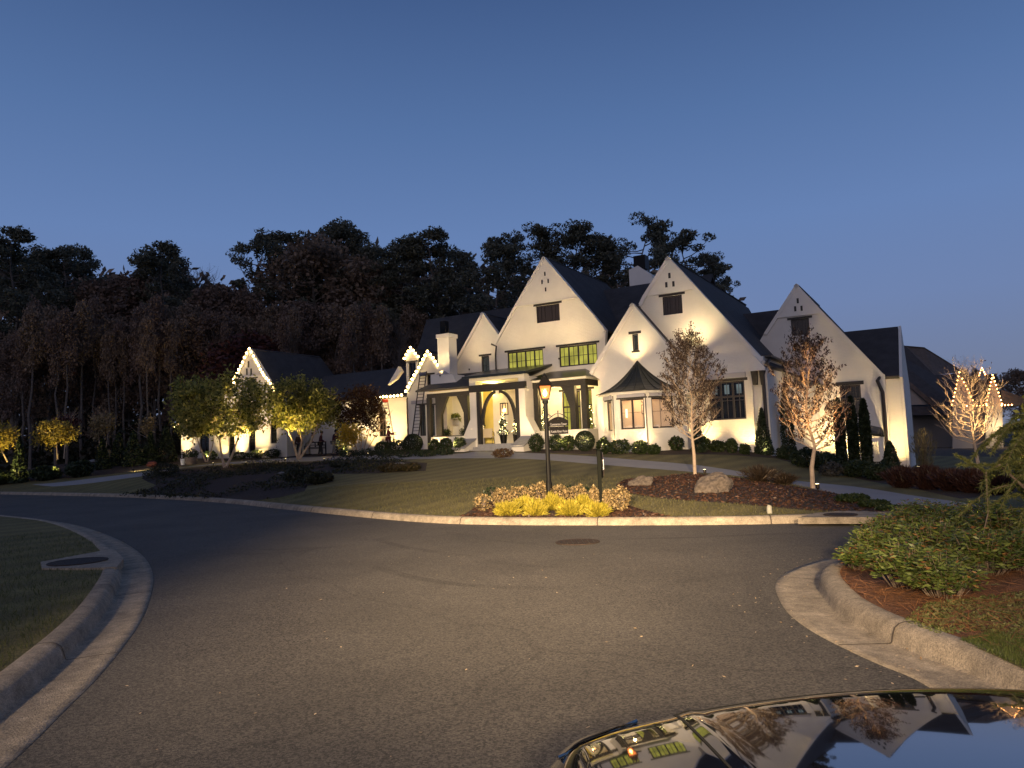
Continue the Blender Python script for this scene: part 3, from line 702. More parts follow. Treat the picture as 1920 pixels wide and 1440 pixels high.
# ---- bay window: half octagon with a concave metal tent roof
vc = -4.3
cL = uz(1152.8, 800, vc)[0]; cR = uz(1213.9, 800, vc)[0]; wd = vc - v2
zt = uz(1180, 735, vc)[1]; cu = (cL + cR) / 2; hw = (cR - cL) / 2
# plan corners
k45 = abs(wd) * .85
P_ = [(cL - k45, v2), (cL, vc), (cR, vc), (cR + k45, v2)]
cw = rect(1161.6, 749.2, 1212.0, 803.2, vc)
def face(a, c, hole, pane=PANEG, cols=2):
    """one face of the bay, drawn in its own flat frame then turned into place"""
    a = Vector((*a, 0)); c = Vector((*c, 0)); L_ = (c - a).length; ang = math.atan2(c.y - a.y, c.x - a.x)
    e = empty('bay_face', a, ang); e.parent = HS
    g = globals(); hs = g['HS']; g['HS'] = e
    wall([(0, ZB), (L_, ZB), (L_, zt), (0, zt)], 0, [hole], th=.2)
    window(hole, 0, cols, 1, pane, .07, mun=0, shade=.22, name='bay_window'); g['HS'] = hs
L_ = cR - cL
def flat(e_):     # re-parent children of the face empties straight to the house, keeping place
    for ch in list(e_.children):
        mw = Matrix.Translation(e_.location) @ Matrix.Rotation(e_.rotation_euler.z, 4, 'Z')
        ch.matrix_local = mw; ch.parent = HS
    bpy.data.objects.remove(e_)
zz0, zz1 = cw[1], cw[3]
face(P_[1], P_[2], (cw[0] - cL, zz0, min(cw[2] - cL, L_ - .12), zz1))
fl = math.hypot(k45, wd)
face(P_[0], P_[1], (fl * .30, zz0 - .05, fl * .78, zz1 - .02), cols=1)
face(P_[2], P_[3], (fl * .16, zz0, fl * .84, zz1), cols=1)
for e_ in [o for o in list(C.objects) if o.name.startswith('bay_face')]: flat(e_)
# room inside the bay: pale panelled wall, two framed prints, cushions on a window seat
ROOMW = mat('cream room wall', (.62, .48, .33), rough=.8)
box((P_[0][0] + .2, v2 - .02, ZB), (P_[3][0] - .2, v2 - .10, zt), ROOMW, 'room_wall')
box((cL + .05, vc + .4, zz0 - .55), (cR - .05, v2 - .11, zz0 - .1), ROOMW, 'window_seat')
b = MB()
for i in range(4): x = cL - .3 + i * .75; b.box((x, v2 - .12, zz0 - .1), (x + .02, v2 - .101, zz1 + .1))
b.box((cL - .6, v2 - .125, zz0 + .85), (cR + .6, v2 - .101, zz0 + .87)); b.build('panel_shadow_line', mat('shadow line', (.12, .08, .05)), HS)  # dark strips paint the shade lines of the panelling
PF = mat('picture frame', (.08, .05, .035)); PM = mat('picture mat', (.8, .66, .5), var=.12, scale=9)
for z in (zz0 + .75, zz0 + 1.35):
    o = box((cR - .72, v2 - .15, z), (cR - .28, v2 - .102, z + .48), PF, 'picture'); box((cR - .68, v2 - .156, z + .04), (cR - .32, v2 - .151, z + .44), PM, 'print', o)
for i in range(5):
    b = MB(); b.lathe([(.02, -.12), (.2, -.08), (.24, 0), (.2, .1), (.03, .14)], (0, 0, 0), 12, 1, .5); b.build('cushion', mat('cream cushion', (.75, .62, .5), rough=.9), HS, True, loc=(cL + .1 + i * .45, vc + .62, zz0 + .05))
pl = bpy.data.lights.new('room_light', 'POINT'); pl.energy = 44; pl.color = (1, .62, .3); pl.shadow_soft_size = .15
lo = bpy.data.objects.new('room_light', pl); C.objects.link(lo); lo.location = toW((cu, vc + .75, zt - .25))
b = MB(); b.lathe([(.05, 0), (.06, .4), (.05, .45)], (cL + .25, v2 - .35, zz0 + .6), 10); b.build('table_lamp', emitmat('lamp shade glow', (1, .75, .4), 3), HS)
# tent roof
apx = uz(1193, 676.7, v2 - .3); hh = apx[1] - zt; b = MB(); nseg = 9; ring = []
eave = [(P_[0][0] - .35, v2 - .02), (cL - .18, vc - .3), (cR + .18, vc - .3), (P_[3][0] + .35, v2 - .02)]
def lerp(a, c, t): return (a[0] + (c[0] - a[0]) * t, a[1] + (c[1] - a[1]) * t)
ev = []
for i in range(3):
    for t in (0, .33, .66): ev.append(lerp(eave[i], eave[i + 1], t))
ev.append(eave[3]); top = (cu, v2 - .03)
for s in range(nseg + 1):
    t = s / nseg; zz = zt + .02 + hh * (.72 * t ** 1.0 * t + .28 * t) ; ring.append([(*lerp(q, top, t), zz) for q in ev])
for s in range(nseg):
    for i in range(len(ev) - 1): b.quad(ring[s][i], ring[s][i + 1], ring[s + 1][i + 1], ring[s + 1][i])
tr = b.build('bay_roof', METAL, HS)
b = MB()
for i in range(len(ev)): b.tube([Vector(ring[s][i]) + Vector((0, -.01, .02)) for s in range(nseg + 1)], .018, 4)
b.build('roof_seam', METAL, tr)
b = MB(); b.prism([(q[0], q[1], zt - .10) for q in [(P_[0][0] - .2, v2 - .01), (cL - .1, vc - .18), (cR + .1, vc - .18), (P_[3][0] + .2, v2 - .01)]], (0, 0, .115)); b.build('cornice', WHITE2, HS)
for q in ((cL, vc), (cR, vc)): pipe([(q[0], q[1] - .07, zt - .15), (q[0], q[1] - .07, 1.0)], .028, 'downpipe')

# ---- right wing gable (v = 3.6) and the block behind it
v = 3.6
ap = uz(1493.3, 531.9, v); ra = uz(1545, 587, v); rb = uz(1655.8, 700.5, v); la = uz(1450.6, 597.5, v); lb = uz(1432.5, 625.6, v)
ue = uz(1660, 720, v)[0]; lo_ = (lb[0] - 2, lb[1] - 3)
sh = rect(1482.3, 600, 1518.8, 626.7, v); wn = rect(1574, 723.6, 1617.8, 782, v)
wall([(lo_[0], -2.5), (ue, -2.5), (ue, rb[1] - .05), rb, ra, ap, la, lb, lo_], v, [sh, wn])
shutter(sh, v); window(wn, v, 2, 1, GLASSD, .2, mun=2, transom=.7); vents([(1495.8, 564), (1491, 579), (1503, 578)], v - .07, .11, .28)
b = MB(); u0, z0, u1, z1 = wn; b.box((u0 + .1, v + .105, z0 + .1), (u1 - .1, v + .11, z1 - .8)); b.build('blind', mat('drawn blind', (.10, .095, .085)), HS)
wall([la, ra, ap], v - .07, th=.06, m=WHITE2, name='gable_panel')
for a, c in ((ap, ra), (ra, rb), (ap, la), (la, lb)): rake(a, c, v, .18)
roofslab([gz(ap, v + .3), gz(rb, v + .3), gz(rb, v + 8), gz(ap, v + 8)]); roofslab([gz(ap, v + .3), gz(lo_, v + .3), gz(lo_, v + 8), gz(ap, v + 8)])
A = hp(1587, 621.5, v + 4); B = hp(1683.5, 612.5, v + 4); zz = (A.z + B.z) / 2; e1 = hp(1684, 705, v + .7)
roofslab([(A.x - 2.5, v + 4, zz), (B.x, v + 4, zz), (B.x, v + .5, e1.z), (A.x - 2.5, v + .5, e1.z)]); roofslab([(A.x - 2.5, v + 4, zz), (B.x, v + 4, zz), (B.x, v + 9, e1.z), (A.x - 2.5, v + 9, e1.z)])
b = MB(); b.prism([(B.x + .02, v + .4, e1.z - .1), (B.x + .02, v + 4, zz + .02), (B.x + .02, v + 9.2, e1.z - .1), (B.x + .02, v + 9.2, -3), (B.x + .02, v + .75, -3), (B.x + .02, v + .75, e1.z - .1)], (.14, 0, 0)); b.build('wall', WHITE, HS)
box((ue - .2, v + .75, -3), (B.x + .01, v + 9, e1.z - .12), WHITE, 'wall')
A = hp(1400, 588, v + 4); B2 = hp(1470, 581, v + 4)
roofslab([(A.x - 2, v + 4, A.z), (B2.x + 1, v + 4, A.z), (B2.x + 1, v + .4, A.z - 3.6), (A.x - 2, v + .4, A.z - 3.6)])
t = uz(1658, 702, v - .1); bt = uz(1680, 880, v - .1); pipe([(ue - .1, v + .3, t[1] + .1), (ue - .35, v - .12, t[1] - .3), (ue - .15, v - .12, t[1] - .9), (ue - .15, v - .12, bt[1])], .09)
# low porch roof at basement level
q = rect(1632, 806, 1659, 815, v - 1.2); roofslab([(q[0] - 1.2, v, q[3] + .55), (q[2] - .2, v, q[3] + .1), (q[2], v - 1.3, q[1]), (q[0] - 1.2, v - 1.3, q[1] + .3)], .12, METAL)
box((q[0] - 1.2, v - 1.25, q[1] - .35), (q[2] - .05, v - 1.05, q[1] - .13), WHITE2, 'porch_beam'); box((q[2] - .3, v - 1.25, -2), (q[2] - .08, v - 1.05, q[1] - .36), WHITE2, 'porch_post')
b = MB()
for i in range(12): x = q[0] - 1.0 + i * .18; b.box((x, v - 1.2, -.9), (x + .03, v - 1.17, .1))
b.box((q[0] - 1.2, v - 1.21, .1), (q[2] - .3, v - 1.15, .16)); b.build('railing', IRON, HS)

# ---- rear chimney
A = hp(1179, 506, 9); B = hp(1222, 513, 9); t_ = hp(1196, 502, 9)
b = MB(); b.prism([(A.x, 9, A.z), (t_.x, 9, t_.z + .15), (B.x, 9, B.z - .1), (B.x, 9, A.z - 3), (A.x, 9, A.z - 3)], (0, 1.2, 0)); ch = b.build('chimney', WHITE2, HS)
b = MB(); b.box((A.x + .3, 9.2, A.z), (B.x - .5, 10, A.z + .95)); b.build('flue', IRON, ch)

# ---- entry porch (v = -3.0)
v = -3.0
CORN = WHITE2
pL = rect(879.4, 714, 895.4, 832, v); pR = rect(971.5, 710, 988, 828, v); zf = uz(930, 832, v)[1]; zs = uz(930, 714, v)[1]; ztop = uz(930, 704, v)[1]
zs = (uz(883, 716, v)[1] + uz(985, 707, v)[1]) / 2; uPL, uPR = pL[0], pR[2]
def pier(u0, u1, flare_l, flare_r):
    zf_ = 1.1; b = MB()
    pts = [(u0, zs), (u1, zs), (u1, 3.3)] + ([(u1 + .55, 2.25)] if flare_r else []) + [(u1 + (.55 if flare_r else 0), zf_), (u0 - (.55 if flare_l else 0), zf_)] + ([(u0 - .55, 2.25)] if flare_l else []) + [(u0, 3.3)]
    b.prism([(u, v, z) for u, z in pts], (0, .75, 0)); b.build('pier', WHITE, HS)
pier(pL[0], pL[2], True, False); pier(pR[0], pR[2], False, True)
box((uPL - .001, v - .002, zs), (uPR + .001, v + .5, zs + .22), CORN, 'cornice')
roofslab([(uPL - .3, v - .3, zs + .3), (uPR + .25, v - .3, zs + .3), (uPR + .25, 0, zs + .95), (uPL - .3, 0, zs + .95)], .12, METAL)
box((uPR - .3, v + .76, zs - 3.4), (uPR - .02, -.02, zs + .1), WHITE, 'wall')
box((uPL - .3, v - .32, zs + .17), (uPR + .25, v - .30, zs + .31), METAL, 'fascia')
box((uPL + .002, v + .5, zs + .02), (uPR, 0, zs + .1), WHITE2, 'porch_ceiling')
bm_ = rect(887, 719, 979, 727, v - .06); zb1 = zs - .22; zb0 = zs - .62
box((pL[2] - .45, v - .06, zb0), (pR[0] + .42, v + .2, zb1), TIMBER, 'beam')
for u in (pL[2] + .02, pR[0] - .24): box((u, v + .02, zf), (u + .22, v + .24, zb0), TIMBER, 'post')
def brace(u0, u1, z0, z1, vv, w=.26, d=.16, name='brace'):
    """curved brace from the post (u0, z0) up to the beam (u1, z1)"""
    b = MB(); n = 10; A = []; Bq = []
    for i in range(n + 1):
        a = i / n * math.pi / 2; x = u0 + (u1 - u0) * (1 - math.cos(a)); z = z0 + (z1 - z0) * math.sin(a); s = 1 if u1 > u0 else -1
        A.append((x, vv, z)); Bq.append((x + s * w * math.cos(a) , vv, z - w * math.sin(a) * .9))
    b.prism(A + Bq[::-1], (0, d, 0)); b.build(name, TIMBER, HS)
um = (pL[2] + pR[0]) / 2
brace(pL[2] + .24, um - .08, zb0 - 1.9, zb0 + .02, v + .05, .17); brace(pR[0] - .24, um + .08, zb0 - 1.9, zb0 + .02, v + .05, .17)
box((um - .1, v + .03, zb0 - .2), (um + .1, v + .2, zb0 - .001), CORN, 'keystone')
box((uPL + .4, v + .001, 1.0), (uPR - .3, -.001, zf), STONE, 'porch_floor')
for i in range(3): box((pL[2] - .1 - i * .12, v - .36 * (i + 1), 1.0), (pR[0] + .02, v - .36 * i - .001, zf - .14 * (i + 1)), STONE, 'step')
for (x0, x1, sgn) in ((pL[0] - .35, pL[2] - .12, 1), (pR[0] + .1, pR[2] + .45, 1)):
    b = MB(); b.prism([(x0, v - .002, 1.0), (x0, v - .002, 2.1), (x0, v - 1.2, 1.62), (x0, v - 1.2, 1.0)], (x1 - x0, 0, 0)); b.build('cheek_wall', WHITE, HS)
    b = MB(); b.prism([(x0 - .06, v - .003, 2.11), (x0 - .06, v - .003, 2.19), (x0 - .06, v - 1.28, 1.68), (x0 - .06, v - 1.28, 1.60)], (x1 - x0 + .12, 0, 0)); b.build('coping', STONE, HS)
# inner wall that carries the lantern
li = uz(934, 760, -.9)[0]; box((li, -1.5, zf), (uz(957, 760, -.9)[0] + .1, -.01, zs), WHITE2, 'wall')
LANT = (uz(947, 767, -1.55)[0], -1.66, uz(947, 767, -1.55)[1])

# ---- porch to the right of the entry (v = -2.0)
v = -2.0
q0 = uz(998, 728, v); q1 = uz(1095, 716, v); zb = (q0[1] + q1[1]) / 2; uA = uz(986, 728, v)[0]; uB = uz(1098, 716, v)[0]; uC = uz(1118, 720, -.6)[0]
zw = uz(1050, 806.5, v)[1]; ZBR = zb - .35
b = MB(); b.prism([(uA, v - .05, zb - .1), (uB, v - .05, zb - .1), (uC, -.6, zb - .1), (uC, -.35, zb - .1), (uB - .05, v + .2, zb - .1), (uA, v + .2, zb - .1)], (0, 0, .34)); b.build('beam', TIMBER, HS)
b = MB(); b.prism([(uA - .1, v - .15, zb + .242), (uB + .1, v - .15, zb + .242), (uC + .15, -.6, zb + .242), (uC + .15, -.01, zb + .242), (uA - .1, -.01, zb + .242)], (0, 0, .11)); b.build('cornice', CORN, HS)
b = MB(); e_ = [(uA - .3, v - .35, zb + .354), (uB + .2, v - .35, zb + .354), (uC + .35, -.7, zb + .354), (uC + .2, -.003, zb + .354)]; t_ = [(uA + .6, -.003, zb + 1.0), (uC - .9, -.003, zb + 1.0)]
b.poly([e_[0], e_[1], t_[1], t_[0]]); b.poly([e_[1], e_[2], t_[1]]); b.poly([e_[2], e_[3], t_[1]]); b.poly([e_[0], t_[0], (uA - .3, -.003, zb + .354)]); b.poly([e_[0], e_[1], e_[2], e_[3], (uA - .3, -.003, zb + .354)]); b.build('porch_roof', METAL, HS)
for x0, x1, vv in ((998, 1009.4, v), (1069.4, 1078.8, v), (1090.6, 1100, v)):
    a = uz(x0, 770, vv)[0]; c = uz(x1, 770, vv)[0]; box((a, vv, zw), (c, vv + .3, zb - .1), TIMBER, 'post')
a = uz(1069.4, 770, v)[0]; b = MB(); b.prism([(a, v + .02, zb - 1.4), (a, v + .02, zb - .101), (a - .55, v + .02, zb - .101), (a - .3, v + .02, zb - .5)], (0, .25, 0)); b.build('bracket', TIMBER, HS)
b = MB(); b.prism([(uA - .1, v - .1, .8), (uB + .05, v - .1, .8), (uC, -.7, .8), (uC, -.4, .8), (uB - .1, v + .2, .8), (uA - .1, v + .2, .8)], (0, 0, zw - .8)); b.build('low_wall', WHITE, HS)
box((uA, v + .21, 1.2), (uC, -.01, zf), STONE, 'porch_floor')

# ---- left porch with the outdoor fireplace (front v = -2.4)
v = -2.4
uA = uz(800, 740, v)[0]; uB = uPL - .02; q0 = uz(801, 740, v)[1]; q1 = uz(876, 733, v)[1]; zb = (q0 + q1) / 2 - .1; zw = uz(840, 817, v)[1]
box((uA, v, zb - .12), (uB, v + .25, zb + .12), TIMBER, 'beam'); box((uA - .05, v - .08, zb + .122), (uB, v + .3, zb + .24), CORN, 'cornice')
roofslab([(uA - .6, v - .35, zb + .35), (uB, v - .35, zb + .35), (uB, .40, zb + 1.5), (uA - .2, .40, zb + 1.5)], .1)
for x0, x1, z_ in ((799.7, 806.2, 1.2), (816.5, 826.7, zw), (869, 877, zw)):
    a = uz(x0, 770, v)[0]; c = uz(x1, 770, v)[0]; box((a, v + .01, z_), (c, v + .24, zb - .12), TIMBER, 'post')
a = uz(826.7, 770, v)[0]; b = MB(); b.prism([(a, v + .03, zb - 1.2), (a, v + .03, zb - .121), (a + .5, v + .03, zb - .121), (a + .25, v + .03, zb - .6)], (0, .2, 0)); b.build('bracket', TIMBER, HS)
a = uz(869, 770, v)[0]; b = MB(); b.prism([(a, v + .03, zb - 1.2), (a, v + .03, zb - .121), (a - .5, v + .03, zb - .121), (a - .25, v + .03, zb - .6)], (0, .2, 0)); b.build('bracket', TIMBER, HS)
box((uA + .05, v + .02, 1.0), (uB - .05, v + .3, zw - .05), WHITE, 'low_wall'); box((uA, v - .02, zw - .05), (uB - .1, v + .34, zw), FRAME, 'coping')
a = uz(828, 770, -1.4)[0]; c = uz(838, 770, -1.4)[0]; box((a, -1.4, 1.2), (c, -.3, zb + .3), FIREB, 'brick_column')
YEL = mat('cream plaster', (.66, .52, .16), rough=.85)
box((a - 3, -.29, 1.2), (uB, -.05, zb + .8), YEL, 'wall'); box((uA - .2, v + .31, 1.2), (uB, -.30, zw - .55), STONE, 'porch_floor')
box((uA, v + .26, zb + .26), (uB, -.3, zb + .32), YEL, 'porch_ceiling')
f0, f1 = uz(842, 790, -.5)[0], uz(868, 790, -.5)[0]; zm = uz(855, 786, -.6)[1]
b = MB(); fc = (f0 + f1) / 2; b.box((f0, -.8, zw - .6), (fc - .35, -.3, zm)); b.box((fc + .35, -.8, zw - .6), (f1, -.3, zm)); b.box((fc - .35, -.8, zm - .45), (fc + .35, -.3, zm)); fp = b.build('fireplace', YEL, HS)
box((f0 - .1, -.95, zm + .001), (f1 + .1, -.3, zm + .1), CORN, 'mantel', fp); box((fc - .35, -.35, zw - .5), (fc + .35, -.31, zm - .45), mat('soot', (.02, .012, .01)), 'firebox', fp)
b = MB()
for i in range(16): x = fc + R.uniform(-.28, .28); z = zw - .35 + R.random() * .35; b.lathe([(.01, -.04), (.045, 0), (.01, .06)], (x, -.6 + R.uniform(-.1, .1), z), 6)
b.build('embers', emitmat('ember', (1, .12, .05), 2.2), fp)
b = MB(); b.lathe([(.01, 0), (.34, .0), (.38, .03), (.34, .06), (.01, .05)], (0, 0, 0), 20, .8, 1.15); mo = b.build('oval_mirror', mat('old mirror', (.16, .15, .07), rough=.3, metal=.5), HS); mo.matrix_local = Matrix.Translation((fc - .05, -.31, uz(856, 770, -.4)[1])) @ Matrix.Rotation(rad(90), 4, 'X')
tag(mo, 'oval dark mirror hanging above the porch mantel', 'mirror'); mo.parent = None; mo.matrix_world = Matrix.Translation(toW((fc - .05, -.31, uz(856, 770, -.4)[1]))) @ Matrix.Rotation(-PHI, 4, 'Z') @ Matrix.Rotation(rad(90), 4, 'X')
GARL = (f0, f1, zm, fc)

# ---- gable beside the left porch (v = -.8), with chimney
v = -.8
ap = uz(801.7, 660.5, v); lf = uz(763.5, 733, v); rf = uz(822, 688, v); uE = uz(764.5, 745, v)[0]; uF = uz(868, 740, v)[0]
dw = rect(800, 703, 812, 733, v); fd = rect(786, 760, 799, 817, v); fd2 = rect(807.5, 760, 816, 817, v)
kr = (ap[1] - rf[1]) / (rf[0] - ap[0]); rf2 = (ap[0] + (ap[0] - lf[0]), lf[1])
wall([(uE, ZB), (uF, ZB), (uF, lf[1] - .6), (rf2[0], lf[1] - .6), rf2, ap, lf, (uE, lf[1] - .2)], v, [dw, fd, fd2], th=.25)
window(dw, v, 1, 1, GLASSD, .1, mun=2); window(fd, v, 2, 3, LITD, .1, mun=1); window(fd2, v, 1, 3, LITD, .1, mun=1)
box((fd[0] - .6, v - .06, fd[3] + .1), (fd2[0] + .2, v - .001, fd[3] + .32), SHADE, 'shade_box')
for a, c in ((ap, lf), (ap, rf2)): rake(a, c, v, .15)
roofslab([gz(ap, v + .25), gz(lf, v + .25), gz(lf, 3), gz(ap, 3)]); roofslab([gz(ap, v + .25), gz(rf2, v + .25), gz(rf2, 3), gz(ap, 3)])
g = uz(762, 741, v - .1); pipe([(uE - .12, v + .4, g[1] + .1), (uE + .0, v - .09, g[1] - .25), (uE + .02, v - .09, 1.3)], .045)
vC = -1.3
cr = rect(819.5, 627.5, 843.5, 703, vC); cb = [uz(x, y, vC) for x, y in ((811.7, 703), (853, 702), (861, 720), (861, 735), (813, 735), (812.5, 728))]
b = MB(); uu0, zz0_, uu1, zz1_ = cr
for k_, (du, dz0, dz1, dv) in enumerate(((0, zz0_ - 1, zz1_ - .25, 0), (-.06, zz1_ - .25, zz1_, -.06))): b.box((uu0 + du, vC + dv, dz0), (uu1 - du, vC + .85 - dv, dz1))
ch = b.build('chimney', WHITE2, HS)
b = MB(); b.box((uu0 + .03, vC + .05, zz1_ + .001), (uu1 - .03, vC + .8, zz1_ + .07)); b.build('chimney_cap', IRON, ch)
b = MB(); b.box((uu0 + .1, vC + .2, zz1_ + .07), (uu0 + .5, vC + .6, zz1_ + .85)); b.build('flue', IRON, ch)
b = MB(); b.prism([(u, vC - .25, z) for u, z in cb], (0, 1.3, 0)); b.build('chimney_shoulder', WHITE2, HS)
uc_ = (uu0 + uu1) / 2; b = MB(); b.prism([(uu0, vC - .26, cb[0][1] - .05), (uc_, vC - .26, cb[0][1] + .22), (uu1, vC - .26, cb[0][1] - .05)], (0, .25, 0)); b.build('chimney_hood', SHADE, HS)

# ---- little dormer with lights
v = .62
ap = uz(769.5, 652, v); lf = uz(757.5, 674, v); rf = uz(784.5, 671, v); a0_ = uz(761.7, 690, v)[0]; a1_ = uz(783, 690, v)[0]; zbm = uz(770, 722, v)[1]
dr = rect(765.8, 679.5, 780.3, 715, v)
wall([(a0_, zbm - 1), (a1_, zbm - 1), (a1_, lf[1]), rf, ap, lf, (a0_, lf[1])], v, [dr], th=.2); window(dr, v, 1, 1, GLASSD, .08, mun=2)
roofslab([gz(ap, v + .2), gz(lf, v + .2), gz(lf, 6.5), gz(ap, 6.5)]); roofslab([gz(ap, v + .2), gz(rf, v + .2), gz(rf, 6.5), gz(ap, 6.5)])
box((a0_ + .02, v + .21, zbm - 1), (a1_ - .02, 6, lf[1] - .1), ROOF, 'dormer_cheek')
q = [uz(x, y, .6) for x, y in ((726.7, 721.7), (746.7, 687), (752, 696.5), (742, 711))]; b = MB(); b.prism([(u, .6, z) for u, z in q], (0, .3, 0)); b.build('parapet', WHITE2, HS)

# ---- middle wing (v = 1.3)
v = 1.3
zt_ = (uz(703, 748, v)[1] + uz(757, 743, v)[1]) / 2; u0 = uz(640, 760, v)[0]; u1 = uE + .2; mw = rect(710, 768, 724, 818, v)
wall([(u0, ZB), (u1, ZB), (u1, zt_), (u0, zt_)], v, [mw]); window(mw, v, 2, 4, GLASSD, .1, mun=1)
A = hp(625, 702, 6.5); B = hp(745, 691, 6.5); zz = (A.z + B.z) / 2
roofslab([(A.x - 2, 6.5, zz), (B.x + 4, 6.5, zz), (u1 + 3, v - .3, zt_ + .05), (u0 - 2, v - .3, zt_ + .05)]); roofslab([(A.x - 2, 6.5, zz), (B.x + 4, 6.5, zz), (u1 + 3, 12, zt_), (u0 - 2, 12, zt_)])
box((u0, v + .31, ZB), (u1, 12, zt_ - .2), WHITE, 'wall'); box((u0, v - .06, zt_ - .16), (u1 - .3, v - .002, zt_ - .01), CORN, 'cornice')
tk = uz(763, 763, v - 1); box((tk[0] - .35, v - .4, tk[1] - .05), (tk[0], v - .002, tk[1] + .05), FRAME, 'wall_fitting')

# ---- bench wall (v = 2.2) and garage wing with its lit gable (v = 0)
v = 2.2
u0b = uz(540, 800, v)[0]; u1b = uz(636, 800, v)[0]; ztb = uz(590, 770, v)[1]
box((u0b - 1, v, ZB), (u1b, v + 8, ztb), WHITE, 'wall'); box((u1b + .001, v + .6, ZB), (u0 + .3, v + 1, ztb), WHITE, 'wall')
v = 0
ap = uz(467, 653, v); l1 = uz(438, 717.5, v); l2 = uz(331, 797, v); r1 = uz(515, 731, v); r2 = uz(536, 757, v); uLg = uz(339.5, 820, v)[0]; uRg = uz(538, 820, v)[0]
hg = [rect(464, 711, 481, 735, v), rect(374, 812, 392, 849, v), rect(429, 818, 440, 853, v), rect(466, 797, 479, 846, v), rect(507, 789, 519, 831, v)]
wall([(uLg, ZB), (uRg, ZB), (uRg, r2[1]), r2, r1, ap, l1, l2, (uLg, l2[1])], v, hg)
for i, r in enumerate(hg): window(r, v, 2 if i in (0, 1) else 1, 2, GLASSD, .12, mun=1)
vents([(466, 683), (463, 697), (471, 697)], v, .16, .5)
q0, q1 = uz(450, 709, v - .06), uz(495, 707, v - .06); box((q0[0], v - .07, q0[1] - .04), (q1[0], v - .001, q0[1] + .06), WHITE2, 'string_course')
for a, c in ((ap, l1), (l1, l2), (ap, r1), (r1, r2)): rake(a, c, v, .2)
pA = Vector(gz(ap)); pB = Vector(gz(r1)); pC = pA + Vector((0, 4, 0))
G5 = [onp(x, y, pA, pB, pC) for x, y in ((602, 671.5), (627, 704), (700, 770), (536, 757))]
roofslab([pA + Vector((0, .3, 0)), Vector(gz(r1, .3)), Vector(gz(r2, .3)) + Vector((0, 0, 0)), Vector((r2[0], G5[1].y, r2[1])), G5[1], G5[0]] if False else [pA + Vector((0, .3, 0)), pB + (pB - pA).normalized() * 1.6 + Vector((0, .3, 0)), pB + (pB - pA).normalized() * 1.6 + Vector((0, G5[1].y, 0)), G5[1], G5[0]], .2)
roofslab([gz(ap, .3), gz(l1, .3), gz(l1, G5[0].y), gz(ap, G5[0].y)]); roofslab([gz(l1, .3), gz(l2, .3), gz(l2, G5[0].y), gz(l1, G5[0].y)])
box((uLg + .1, .31, ZB), (uRg, 9, r2[1] - .3), WHITE, 'wall')
mesh_parts = None

# ================================================================ things on and round the house
# string lights along eaves and gables
def string(pts, label, r=.08, m=BULB, group=None, up=.10):
    e = empty('string_lights', pts[0]); tag(e, label, 'string lights', group); o0 = Vector(pts[0])
    b = MB(); b.tube([Vector(p) - o0 + Vector((0, 0, up * .2)) for p in pts], .012, 4); b.build('cord', IRON, e)
    b = MB(); b.lathe([(r * .3, -r), (r * .8, -r * .6), (r, 0), (r * .75, r * .6), (r * .25, r)], (0, 0, 0), 8); me = None
    for p in pts[:100]:
        if me is None: q = b.build('bulb', m, e, True); me = q.data
        else: q = link('bulb', me, e)
        q.location = Vector(p) - o0 + Vector((0, 0, up))
z6 = lambda L_: [(620 + x / 6, 620 + y / 6) for x, y in L_]
z7 = lambda L_: [(320 + x / 5.538, 640 + y / 5.538) for x, y in L_]
st = lambda L_, v: [toW(hp(x, y, v)) - Vector((0, 0, .10)) for x, y in L_]
string(st(z6([(507, 750), (548, 745), (590, 743), (630, 741), (672, 739), (712, 735), (755, 730), (797, 724)]), .95), 'row of warm bulbs along the low eave beside the aluminium ladder')
string(st(z6([(843, 680), (867, 633), (890, 591), (915, 547), (938, 500), (963, 460), (990, 413), (1016, 369), (1037, 322), (1062, 278), (1088, 233), (1121, 268), (1150, 305), (1175, 346), (1203, 385)]), -.95), 'warm bulbs climbing the gable that the tall dark ladder leans on')
string(st(z6([(827, 313), (849, 269), (872, 231), (897, 190), (927, 223), (952, 257), (983, 292)]), .48), 'seven warm bulbs on the narrow dormer peak')
string(st(z7([(655, 430), (652, 392), (668, 360), (688, 325), (704, 293), (724, 256), (745, 215), (765, 168), (788, 122), (815, 75), (835, 110), (858, 152), (878, 190), (895, 218), (912, 250), (932, 290), (950, 322), (967, 350), (992, 380), (1015, 405), (1036, 438), (1058, 474), (1075, 505)]), -.15), 'warm bulbs outlining the far left garage gable')
string(st([(327, 799), (334, 795), (341, 792)], -.15), 'three warm bulbs at the far left garage eave')

# ladders
def ladder(name, base, top, width, side, m, label, n=None, cap=None, t=.035):
    e = empty(name, base); tag(e, label, 'ladder'); d = Vector(top) - Vector(base); s = Vector(side).normalized() * width / 2
    for k in (-1, 1):
        b = MB(); b.tube([s * k, s * k + d], t, 4); b.build('rail', m, e)
    b = MB(); n = n or int(d.length / .32)
    for i in range(1, n): q = d * (i / n); b.tube([q - s, q + s], .018, 4)
    b.build('rungs', m, e)
    if cap:
        b = MB(); b.tube([d * .97 - s, d * .97 + s], .13, 6); b.build('stand_off', cap, e)
tb = hp(794, 697, -1.0); bs = toL(G(774.5, 836)); bs = hp(774.5, 836, -2.6); bs = toW(bs); bs.z = H(bs.x, bs.y)
ladder('extension_ladder', bs, toW(tb), .5, HU, FRAME, 'tall dark extension ladder leaning on the light-strung gable by the porch', 24, mat('ladder pad', (.05, .06, .12)))
tb = toW(hp(721, 749, .9)); bs = toW(hp(737, 842, -.9)); bs.z = H(bs.x, bs.y)
ladder('extension_ladder', bs, tb, .42, HU * .35 + HV * .9, mat('aluminium', (.32, .3, .3), rough=.4, metal=.6), 'grey aluminium ladder with red top leaning on the low wing eave', 16, mat('red plastic', (.45, .03, .01)))

